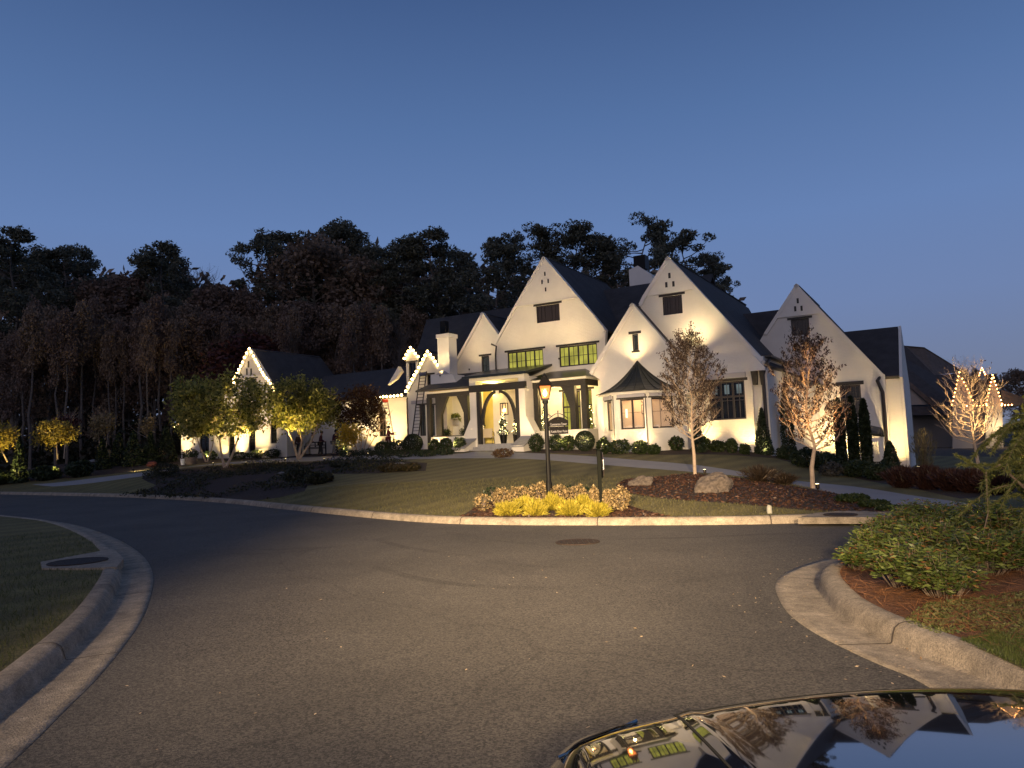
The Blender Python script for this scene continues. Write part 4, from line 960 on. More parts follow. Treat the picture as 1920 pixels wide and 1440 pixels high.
# hanging lantern in the entry
def lantern(loc, label, h=.62, w=.36):
    e = empty('wall_lantern', loc); tag(e, label, 'lantern'); b = MB()
    for x in (-1, 1):
        for y in (-1, 1): b.box((x * w / 2 - .018, y * w / 2 * .7 - .018, -h / 2), (x * w / 2 + .018, y * w / 2 * .7 + .018, h / 2))
    b.box((-w / 2 - .02, -w * .37, -h / 2 - .04), (w / 2 + .02, w * .37, -h / 2)); b.box((-w / 2 - .02, -w * .37, h / 2), (w / 2 + .02, w * .37, h / 2 + .05)); b.build('frame', IRON, e)
    b = MB(); b.lathe([(.03, -.1), (.04, 0), (.01, .09)], (-.06, 0, -.08), 6); b.lathe([(.03, -.1), (.04, 0), (.01, .09)], (.07, 0, -.08), 6); b.build('flame', FLAME, e)
    b = MB(); b.box((-w / 2 + .02, -w * .33, -h / 2), (w / 2 - .02, -w * .32, h / 2)); b.build('pane', PANEG, e)
    e.rotation_euler.z = -PHI; return e
lantern(toW(LANT), 'black iron lantern with orange flames on the entry wall')
def point(name, loc, w, col, r=.08, spot=None, aim=None, blend=1):
    l = bpy.data.lights.new(name, 'SPOT' if spot else 'POINT'); l.energy = w; l.color = col; l.shadow_soft_size = r
    if spot: l.spot_size = rad(spot); l.spot_blend = blend
    o = bpy.data.objects.new(name, l); C.objects.link(o); o.location = loc
    if aim is not None: o.rotation_euler = (Vector(aim) - Vector(loc)).to_track_quat('-Z', 'Y').to_euler()
    return o
W_Y = (1, .66, .24); W_G = (1, .78, .2)
point('lantern_light', toW((LANT[0], LANT[1] - .3, LANT[2])), 12, (1, .42, .14), .06)
point('porch_light', toW(((pL[2] + pR[0]) / 2 - 1.2, -1.6, zs - .35)), 210, W_G, .1)
point('porch_light', toW((um + 1.4, -1.2, zs - .35)), 60, W_Y, .1)
uQ = uz(1040, 760, -1)[0]
point('porch_light', toW((uQ, -.9, ZBR)), 120, W_Y, .08); point('porch_light', toW((uQ + 1.9, -1.0, ZBR)), 70, W_Y, .08)
point('porch_light', toW((fc - .1, -1.3, zb + .1)), 340, (1, .74, .12), .08)

# uplights at the foot of the walls: fixture + its beam
FIX = mat('bronze spotlight', (.03, .022, .016), rough=.4, metal=.5)
LENS = emitmat('spotlight lens', (1, .8, .4), 8)
def uplight(px, py, v, w=60, off=.55, lean=.10, h=9, label=None, cone=125, z=None, col=W_Y, grp='wall uplights in the planting along the house'):
    q = hp(px, py, v); p = toW((q.x, v - off, 0)); g = z if z is not None else H(p.x, p.y); p.z = g + .16
    e = empty('uplight', (p.x, p.y, g)); tag(e, label, 'spotlight', grp)
    b = MB(); b.tube([(0, 0, 0), (0, 0, .08)], .012, 5); b.build('stake', FIX, e)
    b = MB(); b.lathe([(.03, .06), (.045, .08), (.05, .15), (.042, .15)], (0, 0, 0), 10); b.build('housing', FIX, e)
    l = point('uplight_beam', p, w * 5.8, col, .05, cone, p + HV * (off * 1.0) + Vector((0, 0, 2.2)))
    if z is None: p2 = p - HV * 1.1; point('added_wash', p2, w * 14, (1, .69, .33), .08, 105, p2 + HV * 2.4 + Vector((0, 0, 5.5)))  # extra lamp added for an even wash up the wall, no fixture
    else: point('added_wash', p - HV * .9 + Vector((0, 0, .3)), w * 12.5, (1, .72, .38), .08, 120, p + HV * 2.0 + Vector((0, 0, 5)))
    return e
UL = [(1155, 838, -3.9, 40, 'uplight in the shrubs at the left corner of the bay window'), (1216.5, 838, -4.2, 45, 'uplight in front of the bay window under its right pier'),
      (1331, 838, -2, 60, 'uplight behind the first bare street tree'), (1407, 838, -2, 70, 'uplight at the corner pier right of the large dark window'),
      (1118, 840, -2.9, 40, 'uplight behind the big clipped ball by the porch'), (1076, 840, -2.1, 26, 'uplight between the two small shrubs under the sign'),
      (992, 836, -3.0, 36, 'uplight at the flared right pier of the entry'), (876, 838, -2.9, 46, 'uplight at the flared left pier of the entry'),
      (822, 838, -2.4, 40, 'uplight below the low wall of the fireplace porch'), (743, 838, 1.3, 60, 'uplight beside the foot of the aluminium ladder'),
      (702, 838, 1.3, 45, 'uplight left of the dark window of the low wing'), (655, 842, 1.3, 60, 'uplight behind the yellow lit maple'),
      (558, 850, 2.2, 60, 'uplight left of the garden bench'), (493, 852, 0, 60, 'uplight right of the lit garage gable door'), (453, 854, 0, 70, 'uplight between the two garage side doors'),
      (421, 856, 0, 60, 'uplight behind the forked tree trunk'), (350, 860, 0, 50, 'leftmost uplight at the end of the garage'),
      (1448, 850, -1.0, 14, 'uplight by the corner downpipe behind the cone conifer')]
for x, y, v_, w_, lb_ in UL: uplight(x, y, v_, w_, label=lb_)
uplight(1685, 878, 4.3, 60, label='uplight at the far right corner of the house', off=.8); uplight(1560, 870, 3.6, 45, label='uplight behind the second bare tree', off=.7)
uplight(1594, 860, 3.6, 40, label='uplight under the window behind the columnar evergreens', off=.5)
# roof-mounted spots: above the bay roof and on the valley right of the small gable
for (x, y, vv, w_, lb_, d_) in ((1193, 688, v2, 18, 'small spotlight at the tip of the bay roof', .35), (1308, 668, -2, 26, 'spotlight hidden behind the small gable roof', .5), (832, 705, vC, 14, 'spotlight on the chimney shoulder', .4), (905, 712, .45, 18, 'spotlight on the porch roof below the small gable', 1.5), (985, 700, 0, 26, 'spotlight on the porch roof left of the upper windows', 1.9), (1075, 695, 0, 34, 'spotlight on the porch roof right of the upper windows', 1.8)):
    q = hp(x, y, vv); e = uplight(x, y, vv, w_, off=d_, label=lb_, z=q.z + (.45 if y > 690 and vv in (0, .45) else -.1), h=4, grp='spotlights on the roofs', cone=110)
# ================================================================ forest behind the house
PINEL = leafmat('pine needles', (.06, .066, .046), (.15, .145, .10), .2)
RUSSET = leafmat('russet leaves', (.13, .09, .07), (.22, .15, .11), .3)
BROWNL = leafmat('brown oak leaves', (.15, .11, .08), (.27, .19, .13), .3)
REDL = leafmat('red maple leaves', (.06, .022, .02), (.12, .045, .035), .3)
def clumps(cs, n, rx, rz, rng=NR):
    P = []
    for c, s in cs:
        q = rng.normal(size=(n, 3)); q /= np.linalg.norm(q, axis=1)[:, None]; q *= (rng.uniform(.25, 1, (n, 1)) ** .5) * s
        q[:, 2] *= rz / rx; P.append(q * rx + np.array(c))
    return np.concatenate(P)
def limb(b, p, d, L, r, n=4, bend=.15, up=.0, sides=4):
    pts = [Vector(p)]; d = Vector(d).normalized()
    for i in range(n):
        d = (d + Vector((R.gauss(0, bend), R.gauss(0, bend), R.gauss(0, bend) + up))).normalized(); pts.append(pts[-1] + d * L / n)
    b.tube(pts, [r * (1 - .75 * i / n) for i in range(n + 1)], sides, False); return pts
def pine(h=24, lo=.5, w=4.2, dens=1.0, seed=0, lf=PINEL, flat=.65, nl=32):
    R.seed(seed); e = empty('pine_tree'); b = MB(); pts = [Vector((0, 0, -.5))]
    for i in range(1, 9): pts.append(Vector((R.gauss(0, .12) * i * .5, R.gauss(0, .12) * i * .5, h * .96 * i / 8)))
    b.tube(pts, [.30 - .26 * i / 8 for i in range(9)], 7); cs = []
    for k in range(nl):
        t = lo + (1 - lo) * (k + R.random()) / nl; z = h * t; i = min(7, int(z / (h * .96) * 8)); c = pts[i].lerp(pts[i + 1], z / (h * .96) * 8 - i) if i < 8 else pts[-1]
        ln = w * (math.sin(math.pi * min(1, (t - lo) / (1 - lo) * .78 + .2)) ** .7) * R.uniform(.55, 1.1); a = R.random() * 6.28
        q = limb(b, c, (math.cos(a), math.sin(a), R.uniform(.05, .5)), ln, .07, 4, .12, .05)
        for j in (2, 3, 4):
            if R.random() < .9 * dens: cs.append((q[j] + Vector((R.gauss(0, .3), R.gauss(0, .3), R.uniform(0, .5))), R.uniform(.7, 1.15)))
    b.build('trunk', BARKD, e)
    P = clumps([(tuple(c), s) for c, s in cs], 110, .9, .9 * flat); leafobj('crown', P, NR.uniform(.10, .27, len(P)), lf, e, .38, .6)
    return e
def broad(h=20, w=5, lf=RUSSET, seed=0, name='oak_tree', bare=False, lo=.3, nb=46, size=.26):
    R.seed(seed); e = empty(name); b = MB(); pts = [Vector((0, 0, -.5))]
    for i in range(1, 7): pts.append(Vector((R.gauss(0, .2) * i * .4, R.gauss(0, .2) * i * .4, h * .85 * i / 6)))
    b.tube(pts, [.26 - .21 * i / 6 for i in range(7)], 6); cs = []
    for k in range(nb):
        t = lo + (.98 - lo) * (k + R.random()) / nb; z = h * .85 * t; i = min(5, int(t * 6)); c = pts[i].lerp(pts[i + 1], t * 6 - i)
        a = R.random() * 6.28; ln = w * math.sin(math.pi * min(1, .22 + .72 * (t - lo) / (1 - lo))) * R.uniform(.7, 1.15)
        q = limb(b, c, (math.cos(a), math.sin(a), R.uniform(.5, 1.3)), ln, .08, 4, .2, .1)
        for s in range(5 if bare else 2):
            j = R.randint(1, 3); q2 = limb(b, q[j], (math.cos(a + R.gauss(0, 1)), math.sin(a + R.gauss(0, 1)), R.uniform(.3, 1.5)), ln * .5, .03, 3, .25, .1, 3)
            if bare:
                for u in range(5): limb(b, q2[R.randint(1, 3)], (R.gauss(0, 1), R.gauss(0, 1), 1.1), ln * .3, .014, 2, .2, .1, 3)
            else: cs.append((q2[-1], R.uniform(.7, 1.3)))
        cs.append((q[-1], R.uniform(.8, 1.4)))
    b.build('trunk', BARKD, e)
    if not bare:
        P = clumps([(tuple(c), s) for c, s in cs], 60, 1.05, .8); leafobj('crown', P, NR.uniform(size * .5, size, len(P)), lf, e, .55, .4)
    return e
PR = {'p0': (pine(24, .42, 4.8, 1, 1, nl=42), 24), 'p1': (pine(24, .36, 5.6, 1, 2, nl=44), 24), 'p2': (pine(24, .48, 4.4, 1, 3, nl=38), 24), 'p3': (pine(24, .55, 5.2, .65, 4, nl=26), 24), 'p4': (pine(24, .30, 5.0, 1, 5, nl=50), 24),
      'r0': (broad(20, 4.8, RUSSET, 6), 20), 'r1': (broad(20, 5.5, RUSSET, 7, lo=.2), 20), 'o0': (broad(20, 5.2, BROWNL, 8), 20), 'o1': (broad(20, 4.6, BROWNL, 9, lo=.15), 20),
      'm0': (broad(8, 2.4, REDL, 10, 'maple_tree', lo=.2, size=.2), 8), 'b0': (broad(18, 4.5, None, 11, 'bare_tree', True), 18), 'b1': (broad(18, 3.6, None, 12, 'bare_tree', True), 18),
      's0': (broad(18, 1.7, BROWNL, 13, 'slender_tree', lo=.6, nb=14), 18), 's1': (broad(18, 1.4, RUSSET, 14, 'slender_tree', lo=.55, nb=12), 18)}
USED = set()
def plant(kind, px, ytop, Y, label, w=1.0, group='trees of the dark wood behind the house', rot=None, tone=None):
    proto, h = PR[kind]; base = at(px, Y); top = atd(px, ytop + 9, Y).z
    if kind in USED: o = copy_tree(proto)
    else: o = proto; USED.add(kind)
    s = (top - base.z) / h; o.location = base; o.scale = (w * max(s, .7), w * max(s, .7), s); o.rotation_euler.z = R.random() * 6.28 if rot is None else rot
    tag(o, label, 'tree', group); return o
R.seed(3)
KW = {'p': 'dark pine', 'r': 'russet leaved tree', 'o': 'brown leaved oak', 'b': 'bare twiggy tree', 's': 'thin pale trunked tree'}
tops = [('p4', 20, 432, 72, 1.0, 'at the left edge of the photo, tallest of the far left'), ('p0', 62, 470, 80, .9, 'second from the left edge of the skyline'), ('b0', 92, 444, 92, .9, 'showing bare above the far left pines'), ('p1', 112, 456, 78, 1.0, 'broad crowned, left of the russet hollow in the skyline'), ('b1', 140, 447, 92, .9, 'bare top right of the broad far left pine'), ('p2', 158, 468, 84, .8, 'narrow, between the bare top and the russet crowns'),
        ('r0', 200, 478, 76, 1.0, 'left one of the pair in the low part of the skyline'), ('r1', 244, 476, 78, .9, 'right one of the pair in the low part of the skyline'), ('p4', 305, 457, 76, 1.0, 'rounded crown between russet crowns on the left skyline'), ('p0', 335, 478, 84, .8, 'lower shoulder right of the rounded pine'), ('b0', 374, 452, 84, .85, 'pale bare crown standing alone against the sky'), ('r0', 425, 496, 76, 1.0, 'low russet crown left of the tall central clump'), ('r1', 458, 512, 74, .7, 'lowest crown of the skyline beside the tall clump'),
        ('p3', 496, 450, 80, .9, 'left foot of the tall central clump with loose tufts'), ('p1', 545, 428, 80, 1.0, 'left side of the tall central clump'), ('o0', 592, 408, 78, 1.1, 'tallest crown of the central clump above the garage roof'), ('p0', 628, 416, 84, .9, 'just right of the tallest central crown'), ('p2', 662, 424, 82, 1.0, 'knobbly top in the middle of the central clump'), ('o1', 700, 440, 78, 1.0, 'right side of the tall central clump'), ('p1', 734, 458, 80, .9, 'low saddle right of the central clump'),
        ('p0', 768, 440, 76, .9, 'left one of the two domed pines above the left roof'), ('p4', 826, 433, 76, 1.1, 'broad dome, right one of the two above the left roof'), ('p2', 872, 470, 82, .9, 'low shoulder before the gap in the trees'), ('p4', 945, 446, 66, .95, 'round domed crown left of the centre gable tip'), ('p3', 998, 440, 76, .8, 'directly behind the centre gable tip'), ('b1', 1050, 422, 84, .6, 'few bare twigs above the pines behind the centre gable'), ('p1', 1052, 428, 72, .9, 'right behind the centre gable roof'), ('p0', 1092, 422, 70, .95, 'broad crown above the centre gable roof'), ('p2', 1140, 440, 72, .9, 'left of the rear chimney'), ('p1', 1172, 452, 76, .8, 'behind the rear chimney'),
        ('p3', 1218, 409, 70, .95, 'airy and tallest, just left of the big right gable'), ('p1', 1265, 440, 78, .7, 'behind the tip of the big right gable'), ('p3', 1312, 442, 66, 1.05, 'big spreading pine right of the big right gable'), ('p0', 1352, 470, 70, .75, 'outer right shoulder of the spreading pine'), ('p3', 1375, 520, 72, .6, 'rightmost low pine above the roof slope')]
for k, x, y, Y, w, lb in tops: plant(k, x, y, Y, KW[k[0]] + ' ' + lb, w * (1.0 if k[0] == 'b' else 1.15))
front = [('r1', 30, 590, 66, .8), ('o0', 85, 570, 68, .8), ('r0', 150, 560, 70, .9), ('o1', 215, 560, 68, .9), ('r1', 290, 545, 68, .9), ('o0', 350, 540, 70, .9), ('r0', 405, 550, 70, .9), ('o1', 455, 560, 72, .8), ('o0', 520, 540, 72, .9), ('r0', 575, 530, 72, 1.0), ('o1', 632, 535, 72, .9), ('r1', 690, 545, 72, .9), ('b0', 752, 560, 66, .7), ('o1', 780, 540, 74, .8), ('r0', 845, 572, 68, .8), ('r1', 890, 590, 72, .6)]
sd = ['at the very left', 'left of the yellow lit small tree', 'above the yellow lit small tree', 'right of the yellow lit small tree', 'above the row of dark cone shrubs', 'left above the forked lit tree', 'above the forked lit tree', 'left behind the garage gable', 'behind the garage roof', 'right behind the garage roof', 'above the low roof between garage and house', 'left of the narrow dormer', 'with crooked branches left of the main roof', 'behind the top of the left main roof', 'rusty crown above the left main roof', 'behind the small gable roof']
for (k, x, y, Y, w), s in zip(front, sd): plant(k, x, y, Y, 'mid height ' + KW[k[0]] + ' ' + s, w)
plant('m0', 488, 612, 68, 'small dark red maple behind the tip of the lit garage gable', 1.3)
xs = [4, 22, 40, 56, 70, 92, 104, 118, 125, 152, 178, 204, 216, 232, 262, 276, 300, 322, 428, 505, 538, 556, 648, 668, 700, 722]
for i, x in enumerate(xs):
    plant('s0' if i % 2 else 's1', x, R.uniform(500, 590), R.uniform(63, 69), 'thin pale trunk standing at the edge of the dark wood', .45 + .2 * R.random(), 'thin trunks at the edge of the wood')
for x, y, Y, w, k, lb in ((1815, 672, 135, .7, 'o0', 'dark tree rising behind the neighbour roof with lights'), (1840, 668, 140, .5, 'o1', 'small dark tree directly above the lit gables'), (1875, 700, 130, .8, 'p4', 'low dark tree right of the lit gables'), (1918, 672, 125, 1.1, 'o0', 'dark tree cut by the right edge of the photo'), (1760, 720, 140, .7, 'o1', 'dark tree behind the brown roofed neighbour')):
    plant(k, x, y, Y, lb, w, 'dark trees on the right horizon')
# far mass of the wood that closes the gaps
kx = [-400, 0, 60, 150, 230, 320, 430, 470, 540, 600, 700, 780, 850, 950, 1100, 1250, 1330, 1400, 1450]; ky = [500, 490, 500, 520, 525, 510, 545, 530, 490, 470, 480, 500, 500, 520, 520, 530, 540, 600, 700]
P = []
for i in range(40000):
    x = R.uniform(-380, 1400); y = R.uniform(np.interp(x, kx, ky) + R.gauss(0, 14), 880); P.append(atd(x, y, R.uniform(86, 104)))
leafobj('woodland', np.array([tuple(p) for p in P]), NR.uniform(.35, .8, len(P)), BROWNL, None, .6)['kind'] = 'stuff'
P = []
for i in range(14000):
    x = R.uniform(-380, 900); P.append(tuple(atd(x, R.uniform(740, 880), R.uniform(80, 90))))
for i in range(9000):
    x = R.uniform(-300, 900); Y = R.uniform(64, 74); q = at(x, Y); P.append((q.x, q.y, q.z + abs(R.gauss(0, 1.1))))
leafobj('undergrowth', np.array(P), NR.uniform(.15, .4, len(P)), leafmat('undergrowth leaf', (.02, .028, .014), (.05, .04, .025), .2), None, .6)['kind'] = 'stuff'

# ================================================================ garden plants
GREENL = leafmat('laurel leaf', (.014, .026, .009), (.05, .07, .022), .35)
DARKG = leafmat('dark evergreen leaf', (.012, .022, .010), (.035, .05, .022), .2)
YL_ = leafmat('yellow lit laurel leaf', (.10, .12, .025), (.46, .44, .10), .4)  # brightened: the yellow lamp light is put into the leaf colour
YELL = leafmat('golden thread foliage', (.20, .18, .022), (.60, .48, .06), .3)
PINKL = leafmat('pinkish autumn leaf', (.09, .068, .03), (.52, .37, .18), .35)
LITL = leafmat('crape myrtle leaf', (.07, .09, .02), (.50, .46, .12), .5)
TANG = leafmat('tan grass blade', (.25, .19, .09), (.45, .34, .18), .4)
ORGLIT = leafmat('orange lit dry leaf', (.22, .085, .03), (.42, .19, .08), .4)  # lit copy of the dry leaf: orange lamp light painted into the colour
DRYL = leafmat('dry brown leaf', (.028, .018, .014), (.085, .05, .034), .3)
BOXL = leafmat('clipped box leaf', (.010, .018, .008), (.026, .038, .016), .2)
def shrub(px, py, wpx, hpx, label, m=GREENL, name='shrub', shape='mound', n=900, size=.07, group='shrubs along the front of the house', Y=None, asp=.5, stems=True, base=None, axis=None, flowers=None):
    g = base or (G(px, py) if Y is None else at(px, Y)); Yd = g.y; k = Yd / F; rx = wpx * k / 2; h = hpx * k
    e = empty(name, g); tag(e, label, 'shrub', group)
    u = NR.normal(size=(n, 3)); u /= np.linalg.norm(u, axis=1)[:, None]; t = NR.uniform(.55, 1, n) ** .5
    if shape == 'mound':
        lump = 1 + .16 * np.sin(u[:, 0] * 5 + px) * np.cos(u[:, 1] * 4 + py) + NR.normal(0, .07, n); P = u * (t * lump)[:, None]; P = P * [rx, rx, h * .52] + [0, 0, h * .5]
    elif shape == 'ball':
        P = u * (.9 + .1 * t)[:, None] * [rx, rx, h * .5] + [0, 0, h * .5]
    elif shape == 'cone':
        z = NR.uniform(0, 1, n) ** 1.3; a = NR.uniform(0, 6.283, n); r_ = (1 - z) ** .8 * rx * NR.uniform(.55, 1.08, n) + .02; P = np.stack([r_ * np.cos(a), r_ * np.sin(a), z * h], 1)
    elif shape == 'column':
        z = NR.uniform(0, 1, n); a = NR.uniform(0, 6.283, n); r_ = np.minimum(1, (1 - z) * 3.2 + .12) ** .7 * rx * NR.uniform(.6, 1.08, n); P = np.stack([r_ * np.cos(a), r_ * np.sin(a), z * h], 1)
    elif shape == 'thread':
        lump = 1 + .22 * np.sin(u[:, 0] * 6 + px) * np.cos(u[:, 1] * 5 + px * .7) + .15 * np.sin(u[:, 2] * 9 + px); P = u * (t * lump * NR.uniform(.72, 1.15, n))[:, None] * [rx, rx, h * .55] + [0, 0, h * .40]; P = P[P[:, 2] > 0]; n = len(P); axis = (P - np.array([0, 0, h * .1])) / rx; axis /= np.linalg.norm(axis, axis=1)[:, None]; axis[:, 2] += .3
    elif shape == 'spray':      # arching upright shoots
        a = NR.uniform(0, 6.283, n); rr = NR.uniform(0, 1, n); z = NR.uniform(.05, 1, n); P = np.stack([np.cos(a) * rr * rx * (.35 + .65 * z), np.sin(a) * rr * rx * (.35 + .65 * z), z * h * (1 - .35 * rr ** 2)], 1)
        axis = P - np.array([0, 0, -.2 * h]); axis = axis / np.linalg.norm(axis, axis=1)[:, None]
    leafobj('foliage', P, NR.uniform(size * .6, size * 1.2, n), m, e, asp, .3, axis)
    if stems:
        b = MB()
        for i in range(6): a = R.random() * 6.28; b.tube([(0, 0, 0), (math.cos(a) * rx * .3, math.sin(a) * rx * .3, h * .35), (math.cos(a) * rx * .6, math.sin(a) * rx * .6, h * .8)], [.02, .012, .005], 4)
        b.build('stem', BARK, e)
    return e
# front planting, right of the entry
def hb(px, v):
    p = toW(hp(px, 838, v)); p.z = H(p.x, p.y); return p
shrub(1006, 841, 28, 33, 'rounded shrub beside the entry steps with lit top', base=hb(1006, -4.2), n=900, flowers=1)
shrub(1043, 841, 30, 30, 'dark rounded shrub right behind the lamp post', base=hb(1043, -3.2))
shrub(1066, 841, 24, 28, 'small shrub below the right end of the name sign', base=hb(1066, -3.0))
shrub(1097, 841, 37, 38, 'big clipped dark ball right of the name sign', m=BOXL, name='clipped_ball_shrub', shape='ball', n=4200, size=.045, base=hb(1097, -3.6))
for x, y, w, h, lb in ((1132, 842, 26, 30, 'loose shrub right of the big clipped ball'), (1162, 843, 42, 27, 'wide shrub below the left bay window'), (1200, 842, 32, 25, 'shrub below the middle bay window'), (1226, 843, 26, 18, 'low shrub below the right bay window'), (1268, 844, 28, 26, 'shrub left behind the first bare street tree'), (1320, 843, 26, 26, 'shrub right behind the first bare street tree'), (1345, 845, 30, 20, 'low shrub below the left part of the large dark window'), (1372, 844, 22, 26, 'sparse shrub below the middle of the large dark window'), (1396, 845, 20, 18, 'small shrub left of the cone conifer')):
    shrub(x, y, w, h, lb, n=800, base=hb(x, -5.6 if x < 1240 else -3.6))
shrub(1310, 848, 26, 62, 'dark pointed evergreen just right of the first street tree trunk', DARKG, 'cone_conifer', 'cone', 1500, .07)
shrub(1433, 852, 34, 86, 'broad cone conifer at the corner of the big right gable', DARKG, 'cone_conifer', 'cone', 2600, .075)
shrub(1480, 858, 24, 122, 'slim dark evergreen against the recessed wall behind the second bare tree', DARKG, 'columnar_evergreen', 'column', 2200, .075)
for x, y, w, h, lb in ((1580, 880, 16, 132, 'leftmost columnar evergreen under the right wing window'), (1604, 882, 17, 138, 'middle columnar evergreen under the right wing window'), (1628, 884, 17, 134, 'rightmost columnar evergreen by the basement porch')):
    shrub(x, y, w, h, lb, BOXL, 'columnar_evergreen', 'column', 3800, .09, 'columnar evergreens beside the right wing')
for x, y, w, h, lb in ((1478, 862, 40, 24, 'dark low shrub under the corner railing'), (1512, 876, 54, 34, 'dark spreading shrub below the second bare tree crown'), (1552, 884, 54, 34, 'dark spreading shrub left of the columnar evergreens'), (1606, 894, 60, 30, 'dark spreading shrub at the feet of the columnar evergreens'), (1650, 900, 50, 28, 'dark spreading shrub before the basement porch')):
    shrub(x, y, w, h, lb, DARKG, n=1500, size=.07, group='dark shrubs on the slope beside the right wing')
shrub(1672, 890, 40, 62, 'lit edged bushy evergreen at the far right corner', DARKG, 'cone_conifer', 'cone', 1300, .08)
shrub(1560, 893, 42, 26, 'grey shrub under the columnar evergreens', leafmat('grey leaf', (.06, .06, .05), (.12, .11, .09), .3), n=500)
shrub(1735, 880, 56, 75, 'sparse upright shrub lit from below beside the far right corner', leafmat('twig', (.12, .10, .05), (.26, .22, .11), .3), 'upright_shrub', 'spray', 900, .16, asp=.12)
# left of the entry
shrub(862, 846, 24, 26, 'lit green shrub at the left entry pier', base=hb(862, -4.0), n=800)
shrub(837, 847, 24, 24, 'round shrub under the low porch wall', base=hb(837, -3.4), n=800)
shrub(815, 846, 22, 22, 'shrub beside the corner post of the fireplace porch', base=hb(815, -3.4), n=700)
shrub(775, 848, 36, 34, 'big clipped dark ball at the foot of the dark ladder', BOXL, 'clipped_ball_shrub', 'ball', 4200, .05)
shrub(745, 849, 36, 24, 'low dark shrub left of the clipped ball by the ladder', DARKG)
shrub(718, 850, 30, 22, 'loose green shrub at the foot of the aluminium ladder')
for i, (x, y, w, h) in enumerate(((690, 855, 40, 14), (725, 856, 40, 13), (762, 857, 44, 13), (800, 856, 40, 12), (835, 853, 36, 12), (655, 858, 40, 14))):
    shrub(x, y, w, h, ['low ground cover below the yellow lit maple', 'low ground cover in front of the aluminium ladder', 'low ground cover in front of the clipped ball', 'low ground cover below the porch post', 'low ground cover below the fireplace porch', 'low ground cover right of the people'][i], DARKG, 'ground_cover_plant', n=600, size=.06)
shrub(943, 858, 40, 17, 'low rusty shrub mound in front of the entry steps', leafmat('rusty leaf', (.06, .03, .015), (.13, .08, .035), .3), n=900, size=.05)
for i, (x, y, w, h) in enumerate(((357, 862, 30, 20), (395, 862, 26, 16), (448, 861, 34, 14), (480, 859, 30, 15), (512, 858, 30, 16), (529, 856, 20, 46), (640, 850, 22, 70))):
    shrub(x, y, w, h, ['shrub by the grey basket left of the garage', 'shrub between the garage doors', 'reddish low shrub under the garage window', 'low shrub under the right garage window', 'low shrub at the right garage corner', 'upright dark evergreen at the garage corner', 'tall dark evergreen right of the people'][i], DARKG if i > 4 else GREENL, 'shrub' if i < 5 else 'columnar_evergreen', 'mound' if i < 5 else 'column', n=700 if i < 5 else 2000)
# far left garden
for i, (x, y, w, h, Y) in enumerate(((36, 888, 30, 85, 50), (192, 870, 30, 55, 54), (222, 870, 34, 60, 56), (250, 870, 40, 66, 55), (282, 868, 34, 60, 56), (312, 866, 40, 70, 57), (150, 880, 46, 30, 50), (85, 885, 50, 26, 50), (5, 890, 40, 24, 50))):
    shrub(x, y, w, h, ['dark conifer near the left edge', 'leftmost cone in the dark row', 'second cone in the dark row', 'third and widest cone in the dark row', 'fourth cone in the dark row', 'last cone of the dark row beside the garage', 'dark mound left of the cone row', 'dark mound under the yellow lit small tree', 'dark mound in the left corner of the garden'][i], DARKG, 'cone_conifer' if i < 6 else 'shrub', 'cone' if i < 6 else 'mound', 1500, .12, 'dark evergreens of the far left garden', Y)
for i, (x, y) in enumerate(((206, 866), (233, 866), (246, 863), (266, 865), (286, 864), (301, 863))):
    shrub(x, y, 15, 20, ['first', 'second', 'third', 'fourth', 'fifth', 'last'][i] + ' tan feathery clump counted from the left along the drive', TANG, 'feathery_grass', 'spray', 500, .16, 'tan grass clumps along the left drive', asp=.3, stems=False)
# island bed planting
for i, (x, y, w, h) in enumerate(((560, 905, 60, 26), (595, 908, 46, 22), (610, 903, 30, 14), (735, 884, 60, 14), (770, 883, 40, 14), (310, 892, 46, 24), (640, 876, 40, 9))):
    shrub(x, y, w, h, ['loose dark shrub in the middle of the island bed', 'shrub at the right point of the island bed', 'rusty low plant on the right tip of the island bed', 'low plants around the flat stone of the island bed', 'low plants at the far right end of the island bed', 'tufted dark plant at the left rear of the island bed', 'mat in front of the people'][i],
          leafmat('bed leaf %d' % i, (.012, .016, .007), (.045 + .02 * (i in (2, 3, 4)), .045, .018), .2), 'bed_plant', n=900 + w * 8, size=.06, group='plants of the mulch island')

q = np.stack([NR.uniform(-26, -5, 60000), NR.uniform(20, 48, 60000)], 1); q = q[inpoly(q, BL)]; from mathutils import noise as _nz
cov = np.array([_nz.noise(Vector((x * .35, y * .35, 2))) + .5 * _nz.noise(Vector((x * 1.1, y * 1.1, 5))) for x, y in q]); q = q[cov > .02]; cov = cov[cov > .02]
leafobj('ground_cover', np.concatenate([q, (hz(q) + NR.uniform(0, 1, len(q)) * np.clip(cov, 0, .5) * .9)[:, None]], 1), NR.uniform(.03, .09, len(q)), leafmat('island cover leaf', (.012, .016, .007), (.05, .05, .022), .2), None, .4, .3)['kind'] = 'stuff'
